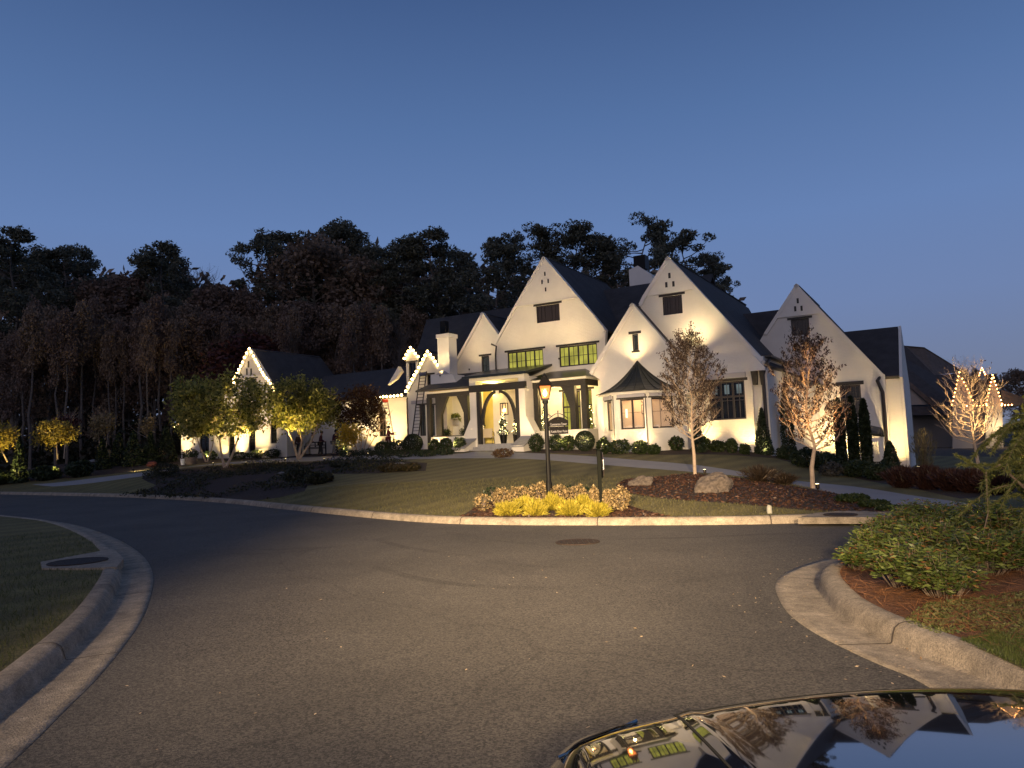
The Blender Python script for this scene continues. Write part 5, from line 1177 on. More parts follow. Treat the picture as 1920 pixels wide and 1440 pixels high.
# lamp bed by the kerb: golden mounds in front, pinkish shrubs behind
for i, (x, y, w, h) in enumerate(((952, 967, 46, 27), (984, 958, 38, 27), (1005, 967, 40, 27), (1036, 957, 36, 28), (1067, 967, 44, 27), (1093, 957, 32, 26), (1120, 968, 42, 25))):
    shrub(x, y, w, h, ['first golden mound counted from the left, front row', 'golden mound in the second row left of the lamp post', 'second golden mound of the front row', 'golden mound in the second row under the name sign', 'third golden mound of the front row', 'golden mound in the second row left of the stop sign', 'rightmost golden mound at the foot of the stop sign post'][i], YELL, 'golden_thread_shrub', 'thread', 2300, .075, 'golden mounds in the lamp bed', asp=.09, stems=False)
for i, (x, y, w, h) in enumerate(((905, 958, 34, 32), (940, 950, 34, 34), (976, 946, 40, 34), (1014, 944, 42, 38), (1050, 944, 36, 34), (1084, 946, 38, 36), (1115, 950, 18, 38), (1140, 953, 18, 34), (1165, 957, 34, 44))):
    shrub(x, y, w, h, ['sparse outermost left shrub of the lamp bed', 'second pinkish shrub from the left in the lamp bed', 'third pinkish shrub from the left in the lamp bed', 'pinkish shrub at the foot of the lamp post', 'pinkish shrub right of the lamp post', 'pinkish shrub between lamp post and stop sign', 'narrow pinkish shrub left of the stop sign post', 'narrow pinkish shrub right of the stop sign post', 'rightmost pinkish shrub of the lamp bed'][i], PINKL, 'pinkish_shrub', 'mound', 300 if i == 0 else 800, .034, 'pinkish shrubs of the lamp bed')
for i, (x, y) in enumerate(((925, 925), (985, 922), (1020, 921), (1060, 922), (1100, 926))):
    shrub(x, y + 8, 34, 20, 'low dark plant in the rear row of the lamp bed', DARKG, 'bed_plant', n=260, size=.04, group='dark rear plants of the lamp bed')
for i, (x, y, w, h) in enumerate(((1600, 941, 60, 14), (1640, 950, 56, 12), (1670, 957, 50, 9), (1425, 903, 90, 28), (1470, 908, 60, 18))):
    shrub(x, y, w, h, ['low green mat right of the second bare tree', 'middle low green mat beside the drive', 'rightmost low green mat beside the drive', 'faint wispy grass mound between the two bare trees', 'wispy grass left of the second bare tree'][i], GREENL if i < 3 else leafmat('wispy brown', (.03, .02, .012), (.06, .04, .025), .3), 'ground_cover_plant' if i < 3 else 'wispy_grass', 'mound' if i < 3 else 'spray', 1200, .045 if i < 3 else .12, 'plants of the boulder bed', asp=.5 if i < 3 else .08)
for i, x in enumerate((1695, 1740, 1785, 1825, 1870)):
    shrub(x, 915 + i * 3, 92, 40 + 4 * (i % 2), 'reddish brown mass of twigs beside the right drive', leafmat('red twig %d' % i, (.035, .016, .012), (.07, .03, .022), .2), 'twiggy_shrub', 'spray', 2600, .09, 'reddish shrubs beside the right drive', asp=.12)

# ---- small trees: trunk(s), crown of leaves, a lamp below
def fork_tree(name, base, trunks, blobs, m, label, nleaf, size, bark=BARKL, group=None, r0=.09, cat='tree'):
    """trunks: list of point lists (px,py) at the base depth; blobs: (px,py,wpx,hpx) ellipses of foliage"""
    e = empty(name, base); tag(e, label, cat, group); Y = base.y; b = MB()
    for tr in trunks:
        pts = [atd(x, y, Y + R.uniform(-.15, .15) * i) - base for i, (x, y) in enumerate(tr)]; n = len(pts); b.tube(pts, [r0 * (1 - .65 * i / (n - 1)) for i in range(n)], 7)
        for k in range(7):
            q = limb(b, pts[-1], (R.gauss(0, .8), R.gauss(0, .8), 1), R.uniform(1, 2.2), r0 * .35, 4, .2, .05)
            for _ in range(3): limb(b, q[2], (R.gauss(0, 1), R.gauss(0, 1), .8), .9, r0 * .14, 3, .2)
    b.build('trunk', bark, e); P = []
    tot = sum(w * h for _, _, w, h in blobs)
    for x, y, w, h in blobs:
        n = int(nleaf * w * h / tot); c = atd(x, y, Y) - base; k = Y / F / 2
        nc = max(8, n // 45); cc = NR.normal(size=(nc, 3)); cc /= np.linalg.norm(cc, axis=1)[:, None]; cc *= NR.uniform(.2, 1, (nc, 1)) ** .35
        cc = cc * [w * k, w * k * .8, h * k] + np.array(c); P.append(np.repeat(cc, 45, 0) + NR.normal(0, .24, (nc * 45, 3)))
    P = np.concatenate(P); leafobj('crown', P, NR.uniform(size * .6, size * 1.25, len(P)), m, e, .5, .2)
    return e
b1 = G(421, 877)
fork_tree('crape_myrtle', b1, [[(421, 877), (415, 850), (412, 825), (400, 810)], [(424, 876), (436, 852), (446, 824), (452, 800)], [(412, 825), (424, 808), (430, 790)]], [(375, 762, 105, 95), (430, 742, 130, 80), (482, 762, 84, 85), (415, 788, 160, 50), (350, 745, 60, 70)], LITL, 'forked tree with a wide lit leafy crown in front of the garage', 10500, .13)
b1 = G(386, 866)
fork_tree('crape_myrtle', b1, [[(386, 866), (374, 835), (366, 812)], [(389, 866), (398, 838), (402, 815)]], [(355, 790, 60, 60), (395, 780, 50, 50)], LITL, 'thinner forked tree just left of the big forked one', 2500, .12, r0=.07)
b1 = G(560, 862)
fork_tree('crape_myrtle', b1, [[(559, 861), (550, 830), (539, 806), (535, 790)], [(560, 860), (566, 825), (560, 800)], [(562, 860), (583, 830), (592, 805), (598, 785)]], [(560, 745, 100, 70), (600, 760, 70, 70), (540, 770, 70, 60), (575, 785, 90, 40), (620, 775, 40, 40)], LITL, 'forked lit tree in front of the bench and the people', 8200, .13)
b1 = G(676, 851)
MAPL = leafmat('dark maple leaf', (.05, .025, .012), (.11, .06, .025), .4)
fork_tree('maple_tree', b1, [[(672, 850), (664, 830), (660, 810)], [(676, 851), (678, 820), (676, 790)], [(680, 850), (690, 815), (698, 785)], [(684, 850), (700, 825), (712, 800)]], [(680, 755, 76, 60), (670, 775, 60, 50), (700, 785, 40, 50)], MAPL, 'dark brown crowned maple with many thin stems by the low wing', 4200, .11, r0=.05)
fork_tree('yellow_lit_maple', G(664, 853), [[(664, 853), (660, 835), (658, 820)]], [(660, 812, 42, 28), (650, 822, 24, 16)], leafmat('yellow lit maple leaf', (.35, .26, .03), (.6, .42, .06), .4), 'small yellow lit crown foot under the dark maple', 1200, .09, r0=.04)  # yellow light under the maple crown, put into the leaf colour
fork_tree('small_lit_tree', at(108, 52), [[(108, 862), (107, 845), (106, 830)]], [(95, 818, 44, 34), (122, 818, 34, 30), (105, 805, 50, 24)], leafmat('yellow lit leaf', (.25, .2, .04), (.5, .38, .08), .4), 'small yellow lit tree left in front of the dark wood', 2200, .13, r0=.06)
fork_tree('small_red_tree', at(118, 58), [[(120, 860), (122, 830), (122, 800)]], [(120, 795, 36, 26)], REDL, 'reddish small tree right behind the yellow lit one', 800, .13, r0=.05)
fork_tree('small_lit_tree', at(5, 50), [[(14, 866), (6, 850), (0, 840)]], [(-2, 820, 40, 46)], MATS['yellow lit leaf'], 'yellow lit tree cut by the left edge of the photo', 1600, .13, r0=.06)
fork_tree('bamboo_clump', at(192, 62), [[(190, 860), (186, 830), (184, 800)], [(196, 860), (200, 830), (204, 800)]], [(185, 800, 16, 40), (203, 795, 14, 36)], TANG, 'pale feathery tree before the wood, left of the cone row', 500, .14, r0=.04)
fork_tree('bamboo_clump', at(276, 62), [[(276, 860), (276, 820)]], [(276, 797, 16, 26)], TANG, 'pale feathery top above the cone row', 260, .14, r0=.04)

def street_tree(name, px, py, ytop, wpx, label, seed, m=DRYL, leaf=2600, lowleaf=None, low=.25, bark=BARKL, nb=46, group='bare street trees'):
    R.seed(seed); base = G(px, py); Y = base.y; h = atd(px, ytop, Y).z - base.z; w = wpx * Y / F / 2; e = empty(name, base); tag(e, label, 'tree', group)
    b = MB(); pts = [Vector((0, 0, -.1))]
    for i in range(1, 8): pts.append(Vector((R.gauss(0, .02) * i, R.gauss(0, .02) * i, h * i / 7)))
    b.tube(pts, [.065, .058, .045, .035, .026, .018, .01, .004], 8); tips = []
    for k in range(nb):
        t = low + (.95 - low) * (k / nb); z = h * t; i = min(6, int(t * 7)); c = pts[i].lerp(pts[i + 1], t * 7 - i); a = k * 2.4 + R.gauss(0, .3)
        reach = w * min(1, math.sin(math.pi * min(1, .36 + .62 * (t - low) / (1 - low))) ** 1.25 * 1.12) * R.uniform(.75, 1.1); rise = h * R.uniform(.12, .24) * (1.5 - t)
        e1 = c + Vector((math.cos(a) * reach, math.sin(a) * reach, rise)); m1 = c + Vector((math.cos(a) * reach * .62, math.sin(a) * reach * .62, rise * .28)); q = [c, m1.lerp(c, .45), m1, e1.lerp(m1, .5), e1]
        q = [p + Vector((R.gauss(0, .015), R.gauss(0, .015), R.gauss(0, .015))) for p in q]; r = .027 * (1.12 - t); b.tube(q, [r, r * .8, r * .6, r * .4, r * .2], 5, False)
        for s in range(7):
            p0 = q[R.randint(1, 4)]; d = Vector((math.cos(a + R.gauss(0, .7)), math.sin(a + R.gauss(0, .7)), R.uniform(.5, 1.8))); q2 = limb(b, p0, d, w * R.uniform(.3, .55), r * .3 + .003, 4, .16, .08, 3); tips += q2[1:]
            for u in range(3): q3 = limb(b, q2[R.randint(1, 3)], d + Vector((R.gauss(0, .5), R.gauss(0, .5), .3)), w * .25, .004, 2, .2, .05, 3); tips += q3[1:]
    b.build('trunk', bark, e)
    T = np.array([tuple(p) for p in tips]); hi = T[T[:, 2] > h * .36] if lowleaf is None else T
    P = hi[NR.integers(0, len(hi), leaf)] + NR.normal(0, .03, (leaf, 3)); ax = np.tile([0, 0, -1.0], (leaf, 1)) + NR.normal(0, .5, (leaf, 3))
    leafobj('crown', P, NR.uniform(.022, .055, leaf), m, e, .38, 0, ax)
    if lowleaf:
        lw = T[(T[:, 2] < h * .55)]; P = lw[NR.integers(0, len(lw), lowleaf)] + NR.normal(0, .04, (lowleaf, 3)); leafobj('orange_lit_leaves', P, NR.uniform(.022, .05, lowleaf), ORGLIT, e, .35)
    return e
street_tree('street_tree', 1303, 889, 640, 100, 'first bare street tree, in front of the bay, with dark dry leaves', 21, leaf=12000, nb=60)
street_tree('street_tree', 1524, 915, 643, 106, 'second bare street tree with orange lit lower branches', 22, leaf=5500, lowleaf=500)
street_tree('street_tree', 1833, 898, 690, 100, 'third bare tree, brightly lit, in front of the neighbour lights', 23, leaf=200, nb=46, low=.3)

cbx = Vector((7.65, 10.4, .25))
shrub(1900, 960, 190, 250, 'tall leafy yellow-green lit shrub at the right edge behind the cedar', YL_, 'laurel_shrub', 'mound', 7500, .05, 'shrubs at the right edge', base=cbx)
# ---- boulders and stones
ROCK = mat('rough granite', (.05, .04, .034), rough=.95, col2=(.15, .12, .10), scale=5, bump=.9, bscale=14, detail=9)
def boulder(px, py, wpx, hpx, label, seed, m=ROCK):
    g = G(px, py); k = g.y / F; import bmesh
    bm = bmesh.new(); bmesh.ops.create_icosphere(bm, subdivisions=4, radius=1); from mathutils import noise
    for v in bm.verts:
        n = noise.noise(v.co * 1.1 + Vector((seed, 0, 0))) * .4 + noise.noise(v.co * 3 + Vector((seed, 3, 0))) * .13 + noise.noise(v.co * 8) * .03; v.co *= 1 + n; v.co.z = max(v.co.z, -.35)
        v.co.x += v.co.z * .25
    me = bpy.data.meshes.new('boulder'); bm.to_mesh(me); bm.free(); me.materials.append(m); o = link('boulder', me, None, (g.x, g.y + wpx * k * .3, g.z + hpx * k * .25)); o.scale = (wpx * k * .5, wpx * k * .38, hpx * k * .72)
    tag(o, label, 'boulder'); return o
boulder(1204, 911, 42, 19, 'smaller flat boulder left in the dark bed', 1.3); boulder(1342, 924, 66, 36, 'larger peaked boulder with pale flecks in the dark bed', 4.1)
PALE = mat('pale flat stone', (.16, .16, .16), rough=.9, var=.2, scale=6)
for x, y, w, h, lb in ((635, 863, 14, 4, 'small pale flat stone left of the pair by the drive'), (660, 862, 22, 5, 'wider pale flat stone of the pair by the drive'), (745, 874, 30, 6, 'flat stone in the low plants at the end of the island bed'), (527, 890, 16, 5, 'grey stone in the middle of the island bed'), (170, 858, 20, 5, 'pale flat stone in the left garden'), (174, 866, 24, 5, 'second pale flat stone, below the first in the left garden'), (1640, 893, 22, 8, 'grey rock under the columnar evergreens')): boulder(x, y, w, h, lb, x * .1, PALE)
# ================================================================ street furniture
pb = G(1031, 945); LP = empty('lamp_post', pb); tag(LP, 'black street lamp post with glowing orange lantern in the kerb bed', 'street lamp')
k = pb.y / F
hz_ = lambda y, x=1031: atd(x, y, pb.y).z - pb.z
zt = hz_(751, 1023)
b = MB(); b.lathe([(.10, -.1), (.10, .12), (.075, .16), (.075, .5), (.056, .56), (.05, zt - .2), (.05, zt - .08), (.075, zt - .06), (.075, zt)], (0, 0, 0), 12); b.build('post', IRON, LP)
b = MB(); z0, z1, z2 = hz_(748, 1023), hz_(723, 1022), hz_(703, 1020); w0, w1 = .085, .145
b.box((-w0 - .015, -w0 - .015, z0 - .03), (w0 + .015, w0 + .015, z0 + .012))
for sx in (-1, 1):
    for sy in (-1, 1): b.tube([(sx * w0, sy * w0, z0), (sx * w1, sy * w1, z1)], .011, 4)
for sx in (-1, 1): b.tube([(sx * w1, -w1, z1), (sx * w1, w1, z1)], .013, 4); b.tube([(-w1, sx * w1, z1), (w1, sx * w1, z1)], .013, 4)
b.v += [(-w1 - .03, -w1 - .03, z1 + .01), (w1 + .03, -w1 - .03, z1 + .01), (w1 + .03, w1 + .03, z1 + .01), (-w1 - .03, w1 + .03, z1 + .01), (-.06, -.06, z2 - .06), (.06, -.06, z2 - .06), (.06, .06, z2 - .06), (-.06, .06, z2 - .06)]; n = len(b.v) - 8
b.f += [tuple(n + i for i in q) for q in ((0, 1, 5, 4), (1, 2, 6, 5), (2, 3, 7, 6), (3, 0, 4, 7), (4, 5, 6, 7), (3, 2, 1, 0))]; b.lathe([(.06, z2 - .06), (.07, z2 - .03), (.03, z2), (.012, z2 + .05)], (0, 0, 0), 10)
lan = b.build('lantern', IRON, LP)
AMB = bpy.data.materials.new('amber lantern glass'); AMB.use_nodes = True; _n = AMB.node_tree; _p = _n.nodes['Principled BSDF']; _p.inputs['Base Color'].default_value = (.5, .16, .05, 1); _p.inputs['Emission Color'].default_value = (1, .28, .07, 1); _p.inputs['Emission Strength'].default_value = .75; _p.inputs['Roughness'].default_value = .1
_t = _n.nodes.new('ShaderNodeBsdfTransparent'); _f = _n.nodes.new('ShaderNodeMixShader'); _f.inputs[0].default_value = .5; _n.links.new(_p.outputs[0], _f.inputs[1]); _n.links.new(_t.outputs[0], _f.inputs[2]); _n.links.new(_f.outputs[0], _n.nodes['Material Output'].inputs[0])
b = MB(); u0, u1 = w0 - .004, w1 - .004
for s in (-1, 1): b.poly([(-u0, s * u0, z0), (u0, s * u0, z0), (u1, s * u1, z1), (-u1, s * u1, z1)]); b.poly([(s * u0, -u0, z0), (s * u0, u0, z0), (s * u1, u1, z1), (s * u1, -u1, z1)])
b.build('pane', AMB, lan)
zm = z0 + (z1 - z0) * .45; b = MB(); b.lathe([(.015, zm - .09), (.05, zm - .04), (.055, zm), (.03, zm + .06), (.005, zm + .1)], (0, 0, 0), 10); b.build('flame', FLAME, lan, True)
point('lantern_light', pb + Vector((0, 0, zm)), 10, (1, .45, .15), .05)
# name boards hanging on the lamp post
sx0, sx1 = 4 * k, 41 * k; zs1, zs2, zs3 = hz_(786), hz_(800.5), hz_(814.5); BOARD = mat('dark green sign board', (.005, .004, .004), rough=.7, spec=.1)
b = MB(); arch = [(sx0, 0, zs2 + .012)] + [(sx0 + (sx1 - sx0) * i / 10, 0, zs1 - .05 + math.sin(math.pi * i / 10) * .10) for i in range(11)] + [(sx1, 0, zs2 + .012)]
b.prism([(x, -.025, z) for x, _, z in arch], (0, .05, 0)); sb = b.build('name_board', BOARD, LP)
b = MB(); b.box((sx0 + .03, -.024, zs3), (sx1 - .01, .024, zs2)); sb2 = b.build('name_board', BOARD, LP)
b = MB(); arc = [(.05, 0, zs1 - .02)] + [(sx0 + (sx1 - sx0) * i / 10, 0, zs1 + .0 + math.sin(math.pi * i / 10) * .13) for i in range(11)]; b.tube(arc, .009, 5)
b.tube([(.05, 0, zs1 + .12), (sx0 + .1, 0, zs1 + .055)], .008, 5); b.tube([((sx0 + sx1) / 2, 0, zs1 + .2), ((sx0 + sx1) / 2, 0, zs1 + .03)], .012, 5); b.tube([(.04, 0, zs2), (sx0 + .02, 0, zs2)], .01, 5); b.build('bracket', IRON, LP)
LET = mat('pale sign lettering', (.16, .15, .155), rough=.6)
def text(s, size, loc, m, parent, name='lettering', rot=(rad(90), 0, 0), w=None):
    c = bpy.data.curves.new(name, 'FONT'); c.body = s; c.size = size; c.align_x = 'CENTER'; c.align_y = 'CENTER'; c.extrude = .002; c.offset = size * .012
    c.materials.append(m); tmp = bpy.data.objects.new(name, c); C.objects.link(tmp); bpy.context.view_layer.update()
    me = bpy.data.meshes.new_from_object(tmp); me.name = name; bpy.data.objects.remove(tmp); o = link(name, me, parent, loc); o.rotation_euler = rot
    if w: xs = [v.co.x for v in me.vertices]; o.scale.x = w / (max(xs) - min(xs))
    return o
xm = (sx0 + sx1) / 2
text('Cummerson Tower', .085, (xm, -.031, zs2 + .055), LET, sb, w=(sx1 - sx0) * .84); text('Kettle River Point', .085, (xm + .01, -.030, zs3 + .062), LET, sb2, w=(sx1 - sx0) * .82)
b = MB()
for i in range(3): a = rad(90 + 120 * i); b.lathe([(.001, -.003), (.016, 0), (.001, .003)], (math.cos(a) * .016, 0, math.sin(a) * .016), 8)
q = b.build('leaf_emblem', mat('green emblem', (.08, .14, .06)), sb); q.location = (xm, -.03, zs1 + .0)
b = MB(); b.lathe([(.001, -.003), (.016, 0), (.001, .003)], (0, 0, 0), 8); q = b.build('leaf_emblem', LET, sb2); q.location = (xm, -.03, zs2 - .02)

# stop sign seen almost edge on, from behind
sbp = G(1127, 949); SS = empty('stop_sign', sbp); tag(SS, 'dark square sign post with a thin octagonal sign seen edge-on, right of the lamp', 'road sign')
h = atd(1127, 846, sbp.y).z - sbp.z; b = MB(); b.box((-.04, -.04, -.1), (.04, .04, h)); b.lathe([(.05, h), (.055, h + .02), (.0, h + .05)], (0, 0, 0), 8); b.build('post', mat('dark green post', (.005, .006, .004), rough=.7, spec=.1), SS)
r_ = .30; pts = [(0, math.cos(rad(22.5 + 45 * i)) * r_, math.sin(rad(22.5 + 45 * i)) * r_ + h - .30) for i in range(8)]
b = MB(); b.prism([Vector(p) + Vector((.075, 0, 0)) for p in pts], (.006, 0, 0)); pl = b.build('sign_plate', mat('bare aluminium', (.55, .55, .58), rough=.35, metal=.7), SS); pl.rotation_euler.z = rad(-2)
b = MB(); b.prism([Vector((.045, p[1] * 1.1, (p[2] - h + .30) * 1.1 + h - .30)) for p in pts], (.028, 0, 0)); q = b.build('backing_frame', IRON, SS); q.rotation_euler.z = rad(-2)
b = MB(); b.prism([Vector((.0825, p[1] * .95, (p[2] - h + .3) * .95 + h - .3)) for p in pts], (.001, 0, 0)); q = b.build('red_face', mat('red sign face', (.4, .02, .015), rough=.4), pl)
text('STOP', .2, (.0845, 0, h - .3), mat('white letters', (.8, .8, .8)), q, rot=(rad(90), 0, rad(90)))
# small marker on the verge
g = G(1443, 963); e = empty('verge_marker', g); tag(e, 'small white round topped marker standing on the grass verge', 'marker')
b = MB(); b.lathe([(.05, -.02), (.055, .03), (.05, .13), (.03, .17), (.005, .185)], (0, 0, 0), 12); b.build('body', mat('dirty white plastic', (.3, .29, .24), var=.2, scale=20), e, True)
b = MB(); b.lathe([(.035, .168), (.03, .2), (.01, .215)], (.015, 0, 0), 10); b.build('cap', IRON, e)
# free-standing garden spotlights
def gspot(g, label, w, col, aim, cone=90, lens=False, hh=.22):
    e = empty('garden_spotlight', g); tag(e, label, 'spotlight', 'garden spotlights under the trees')
    b = MB(); b.tube([(0, 0, -.05), (0, 0, hh * .6)], .013, 5); b.build('stake', FIX, e); d = (Vector(aim) - Vector(g)).normalized(); c = Vector((0, 0, hh * .7))
    b = MB(); b.tube([c - d * .06, c - d * .03, c + d * .07], [.03, .045, .05], 10); b.build('housing', FIX, e)
    b = MB(); b.tube([c + d * .071, c + d * .076], .042, 10); b.build('lens', LENS, e)
    point('garden_beam', Vector(g) + c + d * .1, w, col, .05, cone, aim)
def gs(px, py, tx, ty, label, w, col=(1, .72, .25), cone=80, dY=0):
    g = G(px, py); t = atd(tx, ty, g.y + dY); gspot(g, label, w, col, t, cone)
gs(462, 873, 430, 760, 'bright spotlight on the mulch right of the forked tree', 4600); gs(400, 874, 380, 760, 'spotlight left of the forked tree', 3200); gs(608, 867, 590, 750, 'bright spotlight below the people in the island bed', 3600); gs(535, 866, 555, 750, 'spotlight left of the second forked tree', 3000)
gs(650, 858, 662, 800, 'spotlight under the yellow lit maple', 420, cone=100); gs(690, 857, 690, 770, 'spotlight under the dark maple', 200)
g = at(96, 50); gspot(g, 'spotlight under the small yellow lit tree', 1300, (1, .75, .22), g + Vector((.5, 1.2, 2.6)), 100)
g = at(-6, 48); gspot(g, 'spotlight under the tree at the left edge', 1300, (1, .75, .22), g + Vector((.2, 1.5, 2.6)), 100)
g = at(250, 50); gspot(g, 'dim spotlight before the tan grass clumps', 260, (1, .75, .35), g + Vector((0, 4, 1)), 130)
gs(1534, 924, 1522, 855, 'small spotlight at the foot of the second bare tree', 1500, (1, .55, .2), 110); gs(1322, 893, 1310, 780, 'small spotlight at the foot of the first bare tree', 26, (1, .62, .25), 70)
gs(1826, 905, 1834, 845, 'spotlight at the foot of the third bare tree', 2200, (1, .66, .28), 105); gs(1722, 886, 1735, 830, 'spotlight under the sparse upright shrub', 90, (1, .8, .3), 90)

# pots, bucket, bench
g = G(343, 872); e = empty('bucket', g); tag(e, 'white bucket standing at the edge of the drive by the garage', 'bucket'); b = MB(); b.lathe([(.13, 0), (.17, .42), (.18, .42), (.18, .45), (.15, .45), (.14, .1)], (0, 0, 0), 14); b.build('body', mat('white plastic', (.62, .66, .72), rough=.5), e)
b = MB(); b.tube([(-.17, 0, .4), (-.1, -.08, .2), (.1, -.08, .2), (.17, 0, .4)], .008, 5); b.build('handle', IRON, e)
g = G(358, 871); e = empty('planter', g); tag(e, 'round grey planter right of the white bucket', 'planter'); b = MB(); b.lathe([(.32, 0), (.42, .3), (.4, .45), (.44, .46), (.44, .52), (.36, .52), (.34, .4)], (0, 0, 0), 18); b.build('pot', mat('weathered clay', (.22, .17, .13), var=.2, scale=9), e); P = NR.normal(0, .16, (200, 3)) + [0, 0, .6]; leafobj('foliage', P, .06, GREENL, e)
g = G(285, 875); e = empty('red_storage_bag', g); tag(e, 'dark red lumpy bag lying left beside the drive', 'bag'); b = MB(); b.lathe([(.1, 0), (.35, .03), (.4, .18), (.3, .33), (.13, .4), (.02, .39)], (0, 0, 0), 14, 1, .7); b.build('body', mat('dark red canvas', (.06, .010, .009), rough=.8, bump=.5, bscale=6), e, True); b = MB(); b.tube([(-.13, 0, .38), (0, 0, .46), (.13, 0, .38)], .025, 6); b.build('handle', IRON, e)
bg_ = toW(Vector((*[hp(595, 848, 1.0)[i] for i in (0, 1)], 0))); bg_.z = H(bg_.x, bg_.y); BEN = empty('garden_bench', bg_, -PHI); tag(BEN, 'dark wooden garden bench with crossed back against the lit wall', 'bench')
wB = .84; b = MB(); b.box((-wB, -.5, .42), (wB, 0, .47)); b.build('seat', TIMBER, BEN)
b = MB(); b.box((-wB, .02, .86), (wB, .07, .94)); b.box((-wB, .02, .5), (wB, .07, .55)); b.box((-wB, .022, .68), (wB, .068, .72))
for x in (-wB, -.28, .28, wB - .06): b.box((x, .021, .551), (x + .06, .069, .859))
b.tube([(-.26, .045, .55), (.26, .045, .86)], .02, 4); b.build('backrest', TIMBER, BEN)
for x in (-wB, wB - .07):
    for y in (-.48, .0): box((x, y, 0), (x + .07, y + .07, .9 if y == 0 else .62), TIMBER, 'leg', BEN)
for x in (-wB - .002, wB - .068): box((x, -.5, .62), (x + .07, .02, .67), TIMBER, 'armrest', BEN)

# porch furniture: lit potted topiaries, a chair, mantel garland
def topiary(loc, h, label):
    e = empty('potted_topiary', loc); tag(e, label, 'potted plant', 'potted topiaries with fairy lights'); b = MB(); b.lathe([(.16, 0), (.22, .45), (.25, .46), (.25, .5), (.2, .5)], (0, 0, 0), 14); b.build('pot', IRON, e)
    n = 900; t = NR.uniform(0, 1, n); a = NR.uniform(0, 6.28, n); r_ = (1 - t) ** .8 * .36 * (.75 + .3 * np.sin(t * 14)) * NR.uniform(.6, 1.05, n) + .03; P = np.stack([r_ * np.cos(a), r_ * np.sin(a), .5 + t * h], 1); leafobj('foliage', P, NR.uniform(.03, .06, n), GREENL, e)
    b = MB(); idx = NR.choice(n, 46, replace=False)
    for i in idx: x, y, z = P[i] * [1.12, 1.12, 1]; b.lathe([(.002, -.022), (.022, 0), (.002, .022)], (x, y, z), 5)
    b.build('fairy_lights', FAIRY, e)
zF = zf
topiary(toW(hp(945, 831, -2.3) * 1.0).xyz * 1 if False else toW((uz(944.5, 830, -2.2)[0], -2.2, zF)), 1.25, 'lit topiary in a dark pot right in the entry, under the lantern')
topiary(toW((uz(904, 830, -1.9)[0], -1.9, zF)), 1.1, 'lit topiary at the left post of the entry, behind the chair')
topiary(toW((uz(1104, 800, -.9)[0], -.9, zF)), 1.9, 'tall lit topiary at the right end of the porch under the sign')
topiary(toW((uz(1021, 800, -1.2)[0], -1.2, zF)), 1.5, 'lit topiary half hidden behind the lamp post')
topiary(toW((uz(965, 826, -.7)[0], -.7, zF)), .9, 'small lit topiary before the dark entry door')
ch = empty('porch_chair', toW((uz(916, 830, -2.0)[0], -2.0, zF)), -PHI + rad(200)); tag(ch, 'pale curved armchair with a patterned cushion in the entry', 'chair'); LIN = mat('pale linen', (.6, .5, .34), rough=.9)
b = MB(); b.box((-.3, -.3, .38), (.3, .3, .46)); b.build('seat', LIN, ch); b = MB(); b.prism([(-.3, .28, .46), (-.36, .42, .9), (.36, .42, .9), (.3, .28, .46)], (0, .06, 0)); b.build('backrest', LIN, ch)
b = MB(); b.prism([(-.17, .18, .47), (-.17, .26, .78), (.17, .26, .78), (.17, .18, .47)], (0, -.09, .01)); b.build('cushion', mat('patterned cushion', (.3, .2, .24), col2=(.6, .55, .5), scale=14), ch)
for x in (-.27, .27):
    for y in (-.27, .27): b = MB(); b.tube([(x, y, .38), (x * 1.15, y * 1.15, 0)], [.025, .015], 6); b.build('leg', TIMBER, ch)
    b = MB(); b.tube([(x * 1.1, -.25, .46), (x * 1.15, -.2, .66), (x * 1.15, .3, .72)], .02, 5); b.build('armrest', TIMBER, ch)
f0, f1, zmn, fcx = GARL; n = 900; t = NR.uniform(-.1, 1.1, n); P = np.stack([f0 + (f1 - f0) * t, -.88 + NR.normal(0, .07, n), zmn + .16 + NR.normal(0, .08, n) - .35 * np.maximum(0, np.abs(t - .5) - .48) * 6], 1)
e = empty('mantel_garland', toW((fcx, -.88, zmn + .1)), -PHI); tag(e, 'leafy green garland lying on the porch mantel', 'garland'); leafobj('foliage', P - [fcx, -.88, zmn + .1], NR.uniform(.04, .09, n), leafmat('garland leaf', (.08, .1, .02), (.25, .27, .06), .4), e)
for x, lb in ((833, 'dark round potted plant at the left of the porch ledge'), (867, 'dark round potted plant at the right of the porch ledge')):
    u = uz(x, 812, -2.15)[0]; e = empty('potted_plant', toW((u, -1.9, uz(840, 817, -2.4)[1] - .5))); tag(e, lb, 'potted plant'); b = MB(); b.lathe([(.15, 0), (.2, .5), (.16, .5)], (0, 0, 0), 12); b.build('pot', IRON, e); P = NR.normal(0, .12, (500, 3)) + [0, 0, .68]; leafobj('foliage', P, .05, GREENL, e)

